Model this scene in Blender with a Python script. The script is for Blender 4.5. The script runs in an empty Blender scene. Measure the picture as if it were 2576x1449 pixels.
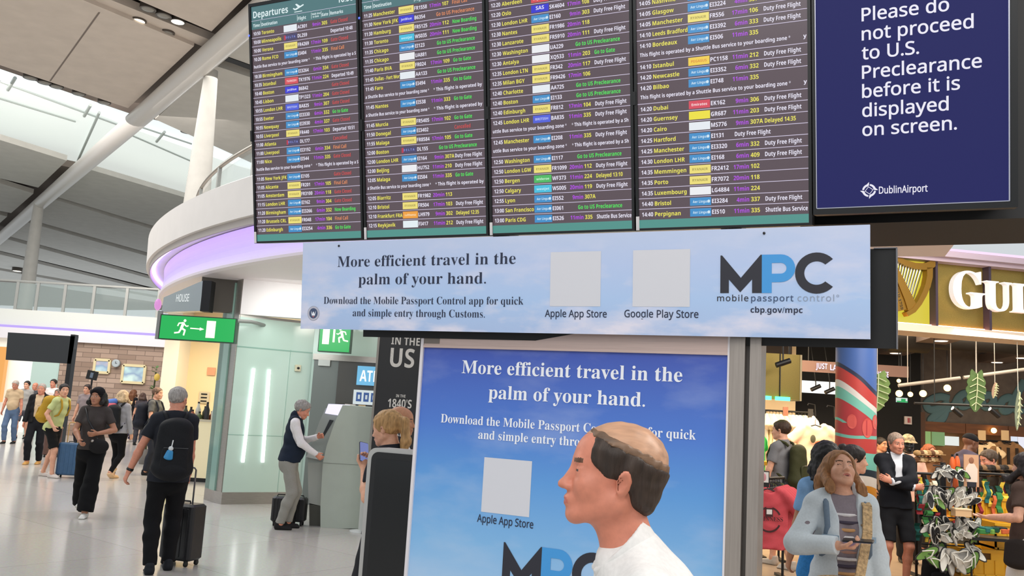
import bpy, math, random
import numpy as np
from mathutils import Vector, Matrix
random.seed(7)
rng = np.random.default_rng(7)
SC = bpy.context.scene
COL = SC.collection

# ---------------------------------------------------------------- camera
IW, IH, FPX = 2576, 1449, 2200.0
_U = np.array([936.0, 15740.0, -FPX]); _U /= np.linalg.norm(_U)
_F = np.array([0, 0, -1.0]); _Y = _F - _U * (_F @ _U); _Y /= np.linalg.norm(_Y)
_X = np.cross(_Y, _U)
RW = np.array([_X, _Y, _U])            # camera axes expressed in world axes
EYE = np.array([0, 0, 1.76])
cam_d = bpy.data.cameras.new('camera')
cam_d.sensor_width = 36.0; cam_d.lens = FPX / IW * 36.0
cam_d.clip_start = 0.05; cam_d.clip_end = 400
cam = bpy.data.objects.new('camera', cam_d); COL.objects.link(cam)
M = Matrix.Identity(4)
for i in range(3):
    for j in range(3):
        M[i][j] = RW[i][j]
    M[i][3] = EYE[i]
cam.matrix_world = M
SC.camera = cam

# ---------------------------------------------------------------- colour management, sky
SC.view_settings.view_transform = 'Standard'
SC.view_settings.look = 'None'
SC.view_settings.exposure = 0.0
SC.view_settings.gamma = 1.0
SC.view_settings.use_curve_mapping = False
wd = bpy.data.worlds.new('overcast_daylight'); SC.world = wd; wd.use_nodes = True
bgn = wd.node_tree.nodes['Background']
bgn.inputs['Color'].default_value = (0.90, 0.96, 1.0, 1); bgn.inputs['Strength'].default_value = 0.72

def area(name, loc, target, size, power, color=(1, 1, 1), sy=None):
    d = bpy.data.lights.new(name, 'AREA'); d.energy = power; d.color = color
    d.shape = 'RECTANGLE'; d.size = size; d.size_y = sy or size
    o = bpy.data.objects.new(name, d); COL.objects.link(o); o.location = loc
    o.rotation_euler = (Vector(target) - Vector(loc)).to_track_quat('-Z', 'Y').to_euler()
    return o
# rows of ceiling lamps over the hall, over the kiosk and inside the shop, plus an added walkway fill
area('hall_lamp_row', (-10, 18, 10.0), (-10, 18, 0), 14, 1900, (1, .97, .92))
area('hall_lamp_row', (-1.5, -1.5, 6.0), (-.3, 4, 1.2), 5, 230, (1, .97, .93))
area('hall_lamp_row', (-14, 26, 9), (-14, 34, 2), 9, 700, (1, .93, .87))
area('shop_lamp_row', (4.2, 13.4, 3.1), (4.2, 13.8, 0), 2.4, 220, (1, .76, .48))
area('shop_lamp_row', (7.2, 13.2, 3.4), (7.0, 13.8, 0), 3.4, 260, (1, .83, .62))
area('shop_lamp_row', (5.2, 8.6, 4.2), (4.8, 10, .8), 2.4, 210, (1, .90, .80))
area('walkway_fill', (3.6, 2.4, 4.6), (2.6, 5.0, 1.3), 2.0, 210, (1, .93, .86))  # unseen fill light, added to brighten the walkway and the woman there
area('drum_lamp_row', (-3.4, 13.2, 3.1), (-3.2, 14.6, 1.2), 1.6, 30, (.92, 1, .95))
area('cafe_lamp_row', (-6.3, 18.6, 3.1), (-6.3, 18.8, 0), 1.6, 90, (1, .84, .6))

# ---------------------------------------------------------------- placing: pixel of the photo + distance -> point in the hall
def ray(px, py):
    return RW @ np.array([px - IW / 2, IH / 2 - py, -FPX])
def at(px, py, y):
    d = ray(px, py); return EYE + d * (y / d[1])
def atz(px, py, z=0.0):
    d = ray(px, py); return EYE + d * ((z - EYE[2]) / d[2])
def onplane(px, py, p0, n):
    d = ray(px, py); n = np.array(n, float)
    return EYE + d * (((np.array(p0) - EYE) @ n) / (d @ n))

# ---------------------------------------------------------------- materials
MATS = {}
def srgb(h):
    if isinstance(h, str):
        h = h.lstrip('#'); c = [int(h[i:i + 2], 16) / 255 for i in (0, 2, 4)]
    else:
        c = [v / 255 for v in h]
    return tuple(v / 12.92 if v <= .04045 else ((v + .055) / 1.055) ** 2.4 for v in c)
def mat(name, col, rough=.5, metal=0.0, emit=0.0, noise=0.0, scale=20.0, bump=0.0, ecol=None, spec=.5, alpha=1.0, trans=0.0, sheen=0.0, stretch=None):
    if name in MATS: return MATS[name]
    m = bpy.data.materials.new(name); m.use_nodes = True; MATS[name] = m
    nt = m.node_tree; b = nt.nodes['Principled BSDF']
    c = srgb(col)
    b.inputs['Base Color'].default_value = (*c, 1)
    b.inputs['Roughness'].default_value = rough; b.inputs['Metallic'].default_value = metal
    b.inputs['Specular IOR Level'].default_value = spec
    if emit:
        b.inputs['Emission Color'].default_value = (*(srgb(ecol) if ecol else c), 1)
        b.inputs['Emission Strength'].default_value = emit
    if alpha < 1: b.inputs['Alpha'].default_value = alpha
    if trans: b.inputs['Transmission Weight'].default_value = trans; b.inputs['IOR'].default_value = 1.05
    if sheen: b.inputs['Sheen Weight'].default_value = sheen
    if noise or bump:
        tc = nt.nodes.new('ShaderNodeTexCoord'); tx = nt.nodes.new('ShaderNodeTexNoise')
        tx.inputs['Scale'].default_value = scale; tx.inputs['Detail'].default_value = 4
        if stretch:
            mp = nt.nodes.new('ShaderNodeMapping'); mp.inputs['Scale'].default_value = stretch
            nt.links.new(tc.outputs['Object'], mp.inputs[0]); nt.links.new(mp.outputs[0], tx.inputs[0])
        else:
            nt.links.new(tc.outputs['Object'], tx.inputs[0])
        if noise:
            r = nt.nodes.new('ShaderNodeValToRGB')
            r.color_ramp.elements[0].position = .3; r.color_ramp.elements[1].position = .7
            r.color_ramp.elements[0].color = (*[v * (1 - noise) for v in c], 1)
            r.color_ramp.elements[1].color = (*[min(1, v * (1 + noise) + .01 * noise) for v in c], 1)
            nt.links.new(tx.outputs['Fac'], r.inputs[0]); nt.links.new(r.outputs[0], b.inputs['Base Color'])
        if bump:
            bp = nt.nodes.new('ShaderNodeBump'); bp.inputs['Strength'].default_value = bump; bp.inputs['Distance'].default_value = .01
            nt.links.new(tx.outputs['Fac'], bp.inputs['Height']); nt.links.new(bp.outputs[0], b.inputs['Normal'])
    return m
def glass(name, tint, alpha=.25, rough=.05):
    m = mat(name, tint, rough, alpha=alpha); return m
def lit(name, col, k=1.0, base=None):          # a surface that gives off light: lamp, backlit sign, screen
    return mat(name, base or '#101010', .35, emit=k, ecol=col)

# ---------------------------------------------------------------- objects
def tag(o, label=None, cat=None, group=None, kind=None):
    if label: o['label'] = label
    if cat: o['category'] = cat
    if group: o['group'] = group
    if kind: o['kind'] = kind
    return o
def thing(name, label, cat, loc=(0, 0, 0), rz=0.0, group=None):
    o = bpy.data.objects.new(name, None); COL.objects.link(o)
    o.location = loc; o.rotation_euler = (0, 0, rz); o.empty_display_size = .1
    return tag(o, label, cat, group)
def copy_tree(o, parent=None):
    c = o.copy(); COL.objects.link(c)
    if parent: c.parent = parent
    for ch in list(o.children):
        copy_tree(ch, c)
    return c

V3 = lambda *a: np.array(a, float)
def unit(v): v = np.asarray(v, float); return v / (np.linalg.norm(v) + 1e-12)

class MB:
    """Collects shapes in one mesh; every shape may carry its own material slot."""
    def __init__(s): s.v = []; s.f = []; s.mi = []; s.sm = []
    def add(s, verts, faces, mi=0, smooth=False):
        n = len(s.v); s.v += [tuple(map(float, p)) for p in verts]
        for f in faces: s.f.append([i + n for i in f]); s.mi.append(mi); s.sm.append(smooth)
        return s
    def hexa(s, p, mi=0):      # 8 points: bottom loop, top loop
        return s.add(p, [(3, 2, 1, 0), (4, 5, 6, 7), (0, 1, 5, 4), (1, 2, 6, 5), (2, 3, 7, 6), (3, 0, 4, 7)], mi)
    def box(s, c, d, mi=0, R=None):
        x, y, z = [v / 2 for v in d]
        p = np.array([(-x, -y, -z), (x, -y, -z), (x, y, -z), (-x, y, -z), (-x, -y, z), (x, -y, z), (x, y, z), (-x, y, z)])
        if R is not None: p = p @ np.array(R).T
        return s.hexa(p + np.array(c), mi)
    def bbox(s, lo, hi, mi=0): 
        lo, hi = np.array(lo, float), np.array(hi, float); return s.box((lo + hi) / 2, hi - lo, mi)
    def rbox(s, c, d, r=.01, mi=0, R=None, seg=3):   # box with rounded vertical (local z) corners and softened ends
        x, y, z = [v / 2 for v in d]; r = min(r, x * .98, y * .98); out = []
        for cx, cy, a0 in ((x - r, y - r, 0), (-x + r, y - r, 90), (-x + r, -y + r, 180), (x - r, -y + r, 270)):
            for i in range(seg + 1):
                a = math.radians(a0 + 90 * i / seg); out.append((cx + r * math.cos(a), cy + r * math.sin(a)))
        n = len(out); b = min(r * .5, z * .5); lv = [(-z, b), (-z + b, 0), (z - b, 0), (z, b)]
        P = [((ox * (1 - i_ / x)), (oy * (1 - i_ / y)), h) for h, i_ in lv for ox, oy in out]
        P = np.array(P)
        if R is not None: P = P @ np.array(R).T
        F = [(k * n + i, k * n + (i + 1) % n, (k + 1) * n + (i + 1) % n, (k + 1) * n + i) for k in range(3) for i in range(n)]
        F += [tuple(range(n))[::-1], tuple(range(3 * n, 4 * n))]
        return s.add(P + np.array(c), F, mi)
    def tube(s, pts, r, n=10, mi=0, closed=False, cap=True):
        pts = [np.array(p, float) for p in pts]; m = len(pts)
        rs = r if hasattr(r, '__len__') else [r] * m
        V = []; prev = None
        for i, p in enumerate(pts):
            a = pts[(i - 1) % m] if (closed or i > 0) else p; b = pts[(i + 1) % m] if (closed or i < m - 1) else p
            t = unit(b - a)
            if prev is None:
                h = np.array([0, 0, 1.]) if abs(t[2]) < .9 else np.array([1., 0, 0]); u = unit(np.cross(t, h))
            else: u = unit(prev - t * (prev @ t))
            prev = u; w = np.cross(t, u)
            V += [p + rs[i] * (math.cos(2 * math.pi * k / n) * u + math.sin(2 * math.pi * k / n) * w) for k in range(n)]
        F = []
        for i in range(m if closed else m - 1):
            j = (i + 1) % m
            F += [(i * n + k, i * n + (k + 1) % n, j * n + (k + 1) % n, j * n + k) for k in range(n)]
        s.add(V, F, mi, True)
        if cap and not closed: s.add(V[:n], [tuple(range(n))[::-1]], mi); s.add(V[-n:], [tuple(range(n))], mi)
        return s
    def lathe(s, prof, c=(0, 0, 0), n=24, mi=0, axis=(0, 0, 1)):
        ax = unit(axis); h = np.array([1., 0, 0]) if abs(ax[0]) < .9 else np.array([0, 1., 0]); u = unit(np.cross(ax, h)); w = np.cross(ax, u)
        V = [np.array(c) + ax * z + r * (math.cos(2 * math.pi * k / n) * u + math.sin(2 * math.pi * k / n) * w) for r, z in prof for k in range(n)]
        F = [(i * n + k, i * n + (k + 1) % n, (i + 1) * n + (k + 1) % n, (i + 1) * n + k) for i in range(len(prof) - 1) for k in range(n)]
        s.add(V, F, mi, True)
        s.add(V[:n], [tuple(range(n))[::-1]], mi); s.add(V[-n:], [tuple(range(n))], mi)
        return s
    def prism(s, poly, o, ex, ey, depth, mi=0):      # polygon in plane (ex,ey) at o, extruded along depth vector
        o, ex, ey, dv = map(lambda q: np.array(q, float), (o, ex, ey, depth)); n = len(poly)
        a = [o + ex * x + ey * y for x, y in poly]; b = [p + dv for p in a]
        F = [tuple(range(n))[::-1], tuple(range(n, 2 * n))] + [(i, (i + 1) % n, n + (i + 1) % n, n + i) for i in range(n)]
        return s.add(a + b, F, mi)
    def quad(s, a, b, c, d, mi=0): return s.add([a, b, c, d], [(0, 1, 2, 3)], mi)
    def sphere(s, c, r, n=12, mi=0, R=None):
        r = np.array(r if hasattr(r, '__len__') else (r, r, r), float); V = []; m = max(5, n // 2)
        for i in range(m + 1):
            th = math.pi * i / m
            for k in range(n):
                V.append((math.sin(th) * math.cos(2 * math.pi * k / n), math.sin(th) * math.sin(2 * math.pi * k / n), math.cos(th)))
        V = np.array(V) * r
        if R is not None: V = V @ np.array(R).T
        F = [(i * n + k, (i + 1) * n + k, (i + 1) * n + (k + 1) % n, i * n + (k + 1) % n) for i in range(m) for k in range(n)]
        return s.add(V + np.array(c), F, mi, True)
    def build(s, name, mats, parent=None, loc=None, merge=False):
        me = bpy.data.meshes.new(name); me.from_pydata(s.v, [], s.f)
        for m in (mats if isinstance(mats, (list, tuple)) else [mats]): me.materials.append(m)
        me.polygons.foreach_set('material_index', s.mi); me.polygons.foreach_set('use_smooth', s.sm); me.update()
        o = bpy.data.objects.new(name, me); COL.objects.link(o)
        if parent is not None: o.parent = parent
        if loc is not None: o.location = loc
        return o

# ---------------------------------------------------------------- lettering
_TC = {}
def _alpha(ch, up, lo, dg):
    if 'A' <= ch <= 'Z': return chr(up + ord(ch) - 65)
    if 'a' <= ch <= 'z': return chr(lo + ord(ch) - 97)
    if '0' <= ch <= '9' and dg: return chr(dg + ord(ch) - 48)
    return ch
STY = {'serif': (0x1d400, 0x1d41a, 0x1d7ce), 'bold': (0x1d5d4, 0x1d5ee, 0x1d7ec), 'sans': (0x1d5a0, 0x1d5ba, 0x1d7e2), 'plain': None}
def text2d(s, style='bold', offset=0.0, sp=1.0):
    k = (s, style, offset, sp)
    if k in _TC: return _TC[k]
    c = bpy.data.curves.new('lettering', 'FONT'); st = STY[style]
    c.body = s if st is None else ''.join(_alpha(ch, *st) for ch in s)
    c.size = 1; c.offset = offset; c.resolution_u = 4; c.space_character = sp
    o = bpy.data.objects.new('lettering', c)
    me = bpy.data.meshes.new_from_object(o)
    v = np.array([x.co[:2] for x in me.vertices]) if len(me.vertices) else np.zeros((0, 2))
    f = [tuple(p.vertices) for p in me.polygons]
    bpy.data.objects.remove(o); bpy.data.curves.remove(c); bpy.data.meshes.remove(me)
    _TC[k] = (v, f); return v, f
def letters(mb, s, o, ex, ey, h, mi=0, style='bold', width=None, align='l', offset=0.0, sp=1.0, xs=1.0, thick=0.0):
    """Writes s with its baseline at o; h = height of a capital; width = total width if it must fit."""
    v, f = text2d(s, style, offset, sp)
    if not len(v): return 0
    ref = text2d('H', style, offset)[0]; sc = h / (ref[:, 1].max() - ref[:, 1].min())
    x0, x1 = v[:, 0].min(), v[:, 0].max()
    sx = sc * xs if width is None else width / (x1 - x0)
    w = (x1 - x0) * sx; dx = {'l': 0, 'c': -w / 2, 'r': -w}[align]
    o, ex, ey = np.array(o, float), np.array(ex, float), np.array(ey, float); nz = np.cross(ex, ey)
    P = o + np.outer((v[:, 0] - x0) * sx + dx, ex) + np.outer(v[:, 1] * sc, ey) + nz * thick
    mb.add(P, f, mi)
    if thick:                                    # solid letters: side walls along the outline
        Q = P - nz * thick; cnt = {}
        for fc in f:
            for i in range(len(fc)):
                a, b = fc[i], fc[(i + 1) % len(fc)]; cnt[(a, b)] = 1
        be = [(a, b) for (a, b) in cnt if (b, a) not in cnt]
        n = len(P); mb.add(list(P) + list(Q), [(b, a, a + n, b + n) for a, b in be], mi)
    return w
# ================================================================ bodies: smooth blended solids turned into one continuous mesh
class Solid:
    def __init__(s): s.p = []
    def cone(s, a, b, ra, rb=None, k=.02, flat=0, op=1):
        a, b = V3(*a), V3(*b); rb = ra if rb is None else rb; r = max(ra, rb)
        s.p.append(('c', op, k, np.minimum(a, b) - r, np.maximum(a, b) + r, (a, b, ra, rb, flat))); return s
    def ell(s, c, r, R=None, k=.02, op=1):
        c = V3(*c); r = np.array(r if hasattr(r, '__len__') else (r, r, r), float); m = r.max()
        s.p.append(('e', op, k, c - m, c + m, (c, r, R))); return s
    def ecap(s, a, b, ra, rb, X=(1, 0, 0), k=.03, op=1):
        a, b = V3(*a), V3(*b); m = max(*ra, *rb)
        s.p.append(('k', op, k, np.minimum(a, b) - m, np.maximum(a, b) + m, (a, b, ra, rb, V3(*X)))); return s
    def cut(s, n, c): s.p.append(('x', 0, 0, None, None, (V3(*n), c))); return s
    def chain(s, pts, rs, k=.02, flat=0):
        for i in range(len(pts) - 1): s.cone(pts[i], pts[i + 1], rs[i], rs[i + 1], k, flat if i == len(pts) - 2 else 0)
        return s
    def mesh(s, h, wr=0.0, wf=30.0, seed=0.0):
        bb = [p for p in s.p if p[3] is not None and p[1] > 0]
        lo = np.min([p[3] for p in bb], 0) - 4 * h; hi = np.max([p[4] for p in bb], 0) + 4 * h
        n = np.ceil((hi - lo) / h).astype(int) + 1
        F = np.full(n, 1.0, np.float32); ax = [lo[i] + h * np.arange(n[i]) for i in range(3)]
        for t, op, k, pl, ph, a in s.p:
            if t == 'x':
                nn, c = a
                F = np.maximum(F, (nn[0] * ax[0][:, None, None] + nn[1] * ax[1][None, :, None] + nn[2] * ax[2][None, None, :] - c).astype(np.float32)); continue
            pad = k + 3 * h
            i0 = np.maximum(((pl - pad - lo) / h).astype(int), 0); i1 = np.minimum(np.ceil((ph + pad - lo) / h).astype(int) + 1, n)
            if np.any(i1 <= i0): continue
            x = ax[0][i0[0]:i1[0], None, None]; y = ax[1][None, i0[1]:i1[1], None]; z = ax[2][None, None, i0[2]:i1[2]]
            if t == 'e':
                c, r, R = a; qx, qy, qz = x - c[0], y - c[1], z - c[2]
                if R is not None: qx, qy, qz = [R[0][j] * qx + R[1][j] * qy + R[2][j] * qz for j in range(3)]
                g = np.sqrt((qx / r[0]) ** 2 + (qy / r[1]) ** 2 + (qz / r[2]) ** 2)
                g2 = np.sqrt((qx / r[0] ** 2) ** 2 + (qy / r[1] ** 2) ** 2 + (qz / r[2] ** 2) ** 2) + 1e-9
                d = np.where(g < .3, -r.min() * .7, g * (g - 1) / g2)
            else:
                A, B = a[0], a[1]; ab = B - A; L2 = ab @ ab + 1e-12
                tt = np.clip(((x - A[0]) * ab[0] + (y - A[1]) * ab[1] + (z - A[2]) * ab[2]) / L2, 0, 1)
                qx, qy, qz = x - A[0] - tt * ab[0], y - A[1] - tt * ab[1], z - A[2] - tt * ab[2]
                if t == 'c':
                    d = np.sqrt(qx * qx + qy * qy + qz * qz) - (a[2] + (a[3] - a[2]) * tt)
                    if a[4]:
                        u = ab / math.sqrt(L2); d = np.maximum(d, (x - B[0]) * u[0] + (y - B[1]) * u[1] + (z - B[2]) * u[2])
                else:
                    W_ = unit(ab); X_ = unit(a[4] - W_ * (a[4] @ W_)); Y_ = np.cross(W_, X_)
                    lx = qx * X_[0] + qy * X_[1] + qz * X_[2]; ly = qx * Y_[0] + qy * Y_[1] + qz * Y_[2]; lz = qx * W_[0] + qy * W_[1] + qz * W_[2]
                    rx = a[2][0] + (a[3][0] - a[2][0]) * tt; ry = a[2][1] + (a[3][1] - a[2][1]) * tt; rm = np.minimum(rx, ry)
                    g = np.sqrt((lx / rx) ** 2 + (ly / ry) ** 2 + (lz / rm) ** 2)
                    g2 = np.sqrt((lx / rx ** 2) ** 2 + (ly / ry ** 2) ** 2 + (lz / rm ** 2) ** 2) + 1e-9
                    d = np.where(g < .3, -rm * .7, g * (g - 1) / g2)
            d = d.astype(np.float32); sl = (slice(i0[0], i1[0]), slice(i0[1], i1[1]), slice(i0[2], i1[2])); b = F[sl]
            if op > 0:
                hh = np.clip(.5 + .5 * (b - d) / k, 0, 1); F[sl] = b + (d - b) * hh - k * hh * (1 - hh)
            else:
                b2 = -b; hh = np.clip(.5 + .5 * (b2 - d) / k, 0, 1); F[sl] = -(b2 + (d - b2) * hh - k * hh * (1 - hh))
        if wr:
            x, y, z = ax[0][:, None, None] + seed, ax[1][None, :, None], ax[2][None, None, :]
            F = F + (wr * np.sin(x * wf + 2.1 * np.sin(z * wf * .6)) * np.sin(z * wf * 1.25 + 1.7 * np.sin(y * wf * .8 + seed)) + .5 * wr * np.sin(y * wf * 1.9 + z * wf * .9 + seed)).astype(np.float32)
        return nets(F, lo, h)

def nets(F, lo, h):
    S = F < 0; c = np.zeros([d - 1 for d in F.shape], np.int8); nx, ny, nz = c.shape
    for i in (0, 1):
        for j in (0, 1):
            for k in (0, 1): c += S[i:i + nx, j:j + ny, k:k + nz]
    I = np.argwhere((c > 0) & (c < 8))
    if not len(I): return np.zeros((0, 3)), np.zeros((0, 4), int)
    idx = np.full(c.shape, -1, np.int32); idx[tuple(I.T)] = np.arange(len(I))
    acc = np.zeros((len(I), 3)); cnt = np.zeros(len(I))
    cor = [(i, j, k) for i in (0, 1) for j in (0, 1) for k in (0, 1)]
    val = {o: F[I[:, 0] + o[0], I[:, 1] + o[1], I[:, 2] + o[2]] for o in cor}
    for o in cor:
        for d in range(3):
            if o[d]: continue
            q = list(o); q[d] = 1; a, b = val[o], val[tuple(q)]; m = (a < 0) != (b < 0)
            t = a[m] / (a[m] - b[m]); P = np.tile(np.array(o, float), (m.sum(), 1)); P[:, d] += t
            acc[m] += P; cnt[m] += 1
    V = lo + h * (I + acc / cnt[:, None]); Q = []
    for d in range(3):
        e, f = [a for a in range(3) if a != d]
        s0 = [slice(None)] * 3; s1 = [slice(None)] * 3; s0[d] = slice(0, -1); s1[d] = slice(1, None)
        a, b = S[tuple(s0)], S[tuple(s1)]; X = np.argwhere(a != b)
        X = X[(X[:, e] > 0) & (X[:, f] > 0) & (X[:, e] < F.shape[e] - 1) & (X[:, f] < F.shape[f] - 1)]
        ins = a[tuple(X.T)]; r = []
        for de, df in ((-1, -1), (0, -1), (0, 0), (-1, 0)):
            Y = X.copy(); Y[:, e] += de; Y[:, f] += df; r.append(idx[tuple(Y.T)])
        q = np.stack(r, 1); flip = ins if d != 1 else ~ins
        q[~flip] = q[~flip][:, ::-1]; Q.append(q)
    Q = np.concatenate(Q); return V, Q[(Q >= 0).all(1)]

def solid_obj(name, solid, h, mats, parent=None, scale=1.0, slots=None, wr=0.0, wf=30.0, seed=0.0, loc=None):
    V, Q = solid.mesh(h, wr, wf, seed)
    me = bpy.data.meshes.new(name); nv, nq = len(V), len(Q)
    me.vertices.add(nv); me.vertices.foreach_set('co', (V * scale).astype(np.float32).ravel())
    me.loops.add(nq * 4); me.loops.foreach_set('vertex_index', Q.astype(np.int32).ravel())
    me.polygons.add(nq); me.polygons.foreach_set('loop_start', np.arange(0, nq * 4, 4, dtype=np.int32))
    for m in (mats if isinstance(mats, (list, tuple)) else [mats]): me.materials.append(m)
    if slots is not None and nq: me.polygons.foreach_set('material_index', slots(V[Q].mean(1)).astype(np.int32))
    me.polygons.foreach_set('use_smooth', np.ones(nq, bool))
    me.update(calc_edges=True); me.validate()
    o = bpy.data.objects.new(name, me); COL.objects.link(o)
    if parent is not None: o.parent = parent
    if loc is not None: o.location = loc
    return o

def rx(a): a = math.radians(a); return np.array([[1, 0, 0], [0, math.cos(a), -math.sin(a)], [0, math.sin(a), math.cos(a)]])
def ry(a): a = math.radians(a); return np.array([[math.cos(a), 0, math.sin(a)], [0, 1, 0], [-math.sin(a), 0, math.cos(a)]])
def rz(a): a = math.radians(a); return np.array([[math.cos(a), -math.sin(a), 0], [math.sin(a), math.cos(a), 0], [0, 0, 1]])
def ik(a, t, l1, l2, pole):
    a, t, pole = V3(*a), V3(*t), V3(*pole); d = t - a; L = np.linalg.norm(d); u = d / L; L = min(L, (l1 + l2) * .999)
    x = (l1 * l1 - l2 * l2 + L * L) / (2 * L); hgt = math.sqrt(max(l1 * l1 - x * x, 0)); p = unit(pole - u * (pole @ u))
    return a + u * x + p * hgt, a + u * L
SKIN = {'fair': '#d9a184', 'pink': '#cf8a70', 'red': '#cb7f66', 'tan': '#b8805f', 'olive': '#a87458', 'brown': '#6f4630'}
def skin_mat(k): return mat('skin_' + k, SKIN[k], .5, noise=.07, scale=60, bump=.05)
def cloth(col, rough=.85, noise=.05, scale=90, bump=.06):
    return mat('cloth_' + col.strip('#'), col, rough, noise=noise, scale=scale, bump=bump, spec=.2)
def hair_mat(col): return mat('hair_' + col.strip('#'), col, .55, noise=.35, scale=70, bump=.5, stretch=(1, 1, .15), spec=.35)

def head_solid(S, T, fem=False, mouth=0.0, squint=0.0, nose=1.0, jaw=1.0, fat=0.0, ears=True):
    """Adds a head; T maps head space (x to its right, y ahead, z up, eyes at z=0) to body space."""
    R = T(V3(1, 0, 0)) - T(V3(0, 0, 0)); Rm = np.stack([T(V3(*e)) - T(V3(0, 0, 0)) for e in ((1, 0, 0), (0, 1, 0), (0, 0, 1))], 1)
    E = lambda c, r, k=.02, op=1, RR=None: S.ell(T(V3(*c)), r, Rm if RR is None else Rm @ RR, k, op)
    C = lambda a, b, ra, rb=None, k=.02, op=1: S.cone(T(V3(*a)), T(V3(*b)), ra, rb, k, 0, op)
    E((0, -.018, .036), (.075 + fat * .3, .097, .084), .03)
    E((0, .028, .035), (.064, .062, .056), .03)
    E((0, .028, -.035), (.060 + fat, .060, .070), .03)
    for s in (-1, 1):
        C((s * (.050 + fat), -.005, -.055), (s * .022 * jaw, .068, -.094), .020 + fat, .015, .03)
        E((s * (.036 + fat * .5), .060, -.030), (.024, .026, .024), .025)
    E((0, .072, -.097), (.022 * jaw, .018, .018), .02)
    C((-.032, .080, .019), (.032, .080, .019), .010 if not fem else .007, None, .018)
    for s in (-1, 1):
        E((s * .031, .098, -.001), (.017, .017, .012), .014, -1)
        E((s * .031, .0755, -.001), (.0125, .0125, .0125), .004)
        C((s * .045, .079, .0065 - squint * .003), (s * .019, .084, .0075 - squint * .004), .0045, None, .006)
        if squint: C((s * .044, .079, -.0085), (s * .020, .084, -.0085), .0045, None, .006)
    C((0, .086, .008), (0, .103 * (.4 + .6 * nose) + .02 * (1 - nose), -.030), .0085, .0105, .012)
    E((0, .108 * nose, -.037), (.0115, .0125, .010), .008)
    for s in (-1, 1): E((s * .0115, .097, -.040), (.0085, .011, .008), .007); E((s * .006, .103, -.0475), (.004, .006, .003), .003, -1)
    E((0, .083, -.066), (.026, .016, .016), .014)
    E((0, .093, -.0645 + mouth * .003), (.0215, .0095, .0055), .005); E((0, .091, -.0745 - mouth * .006), (.018, .0095, .0065), .005)
    if mouth: E((0, .100, -.069), (.016, .014, .003 + mouth * .004), .004, -1)
    else: C((-.02, .101, -.0692), (.02, .101, -.0692), .0022, None, .003, -1)
    if ears:
        for s in (-1, 1):
            er = ry(s * 12) @ rz(-s * 24)
            E((s * .079, -.010, -.010), (.0075, .020, .031), .006, 1, er); E((s * .086, -.004, -.011), (.006, .010, .017), .006, -1, er)
    return Rm

def hair_solid(style, h):
    S = Solid(); A = dict(k=.02)
    if style == 'none': return None
    if style in ('short', 'crop', 'receding', 'curlytop', 'quiff'):
        g = {'short': .010, 'crop': .005, 'receding': .006, 'curlytop': .014, 'quiff': .012}[style]
        S.ell((0, -.020, .037), (.077 + g, .098 + g, .084 + g), None, .02).ell((0, .022, .040), (.065 + g, .066 + g, .054 + g), None, .03)
        if style == 'quiff': S.ell((0, .05, .105), (.05, .035, .025), None, .03)
        S.cut(unit((0, .8, -.6)), {'receding': -.005}.get(style, .028)).cut(unit((0, .66, -1)), .022)
    if style == 'fringe':                     # a ring of hair round a bald crown
        S.ell((0, -.020, .036), (.081, .1035, .0885), None, .02).ell((0, .022, .040), (.0695, .066, .058), None, .03)
        S.ell((0, -.062, -.032), (.062, .044, .050), None, .03).cut(unit((0, 1, .12)), .070).cut(unit((0, 1.05, -1)), .0265).cut(unit((0, -.30, 1)), .0590)
    if style in ('long', 'longcurly', 'pony', 'bun', 'bob'):
        g = .012 if style != 'longcurly' else .026
        S.ell((0, -.020, .037), (.077 + g, .099 + g, .085 + g), None, .02).ell((0, .020, .042), (.066 + g, .062 + g, .052 + g), None, .03)
        if style in ('long', 'longcurly', 'bob'):
            b = -.10 if style == 'bob' else -.26
            for x in (-.06, -.02, .02, .06): S.chain([(x, -.07, .02), (x * 1.15, -.105, -.08), (x * 1.3, -.10, b)], [.045, .040, .022], .02)
            for s in (-1, 1):
                S.chain([(s * .068, .0, .045), (s * .088, .0, -.04), (s * .10, .05, -.13), (s * .095, .115, b)], [.026, .028, .034, .018], .02)
                S.chain([(s * .068, -.04, .03), (s * .092, -.05, -.06), (s * .10, -.05, b)], [.03, .032, .018], .02)
            S.ell((0, .085, -.03), (.060, .075, .10), None, .012, -1)
        else:
            S.cut(unit((0, .66, -1)), .035).cut(unit((0, .8, -.6)), .036)
        if style == 'pony': S.chain([(0, -.09, .055), (0, -.145, .03), (0, -.155, -.08), (.01, -.12, -.24)], [.022, .032, .036, .014], .02)
        if style == 'bun': S.ell((0, -.10, .10), (.04, .04, .035), None, .01)
        if style != 'bob': S.cut(unit((0, .90, -.25)), .078 if style != 'pony' else .05)
    return S

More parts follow.
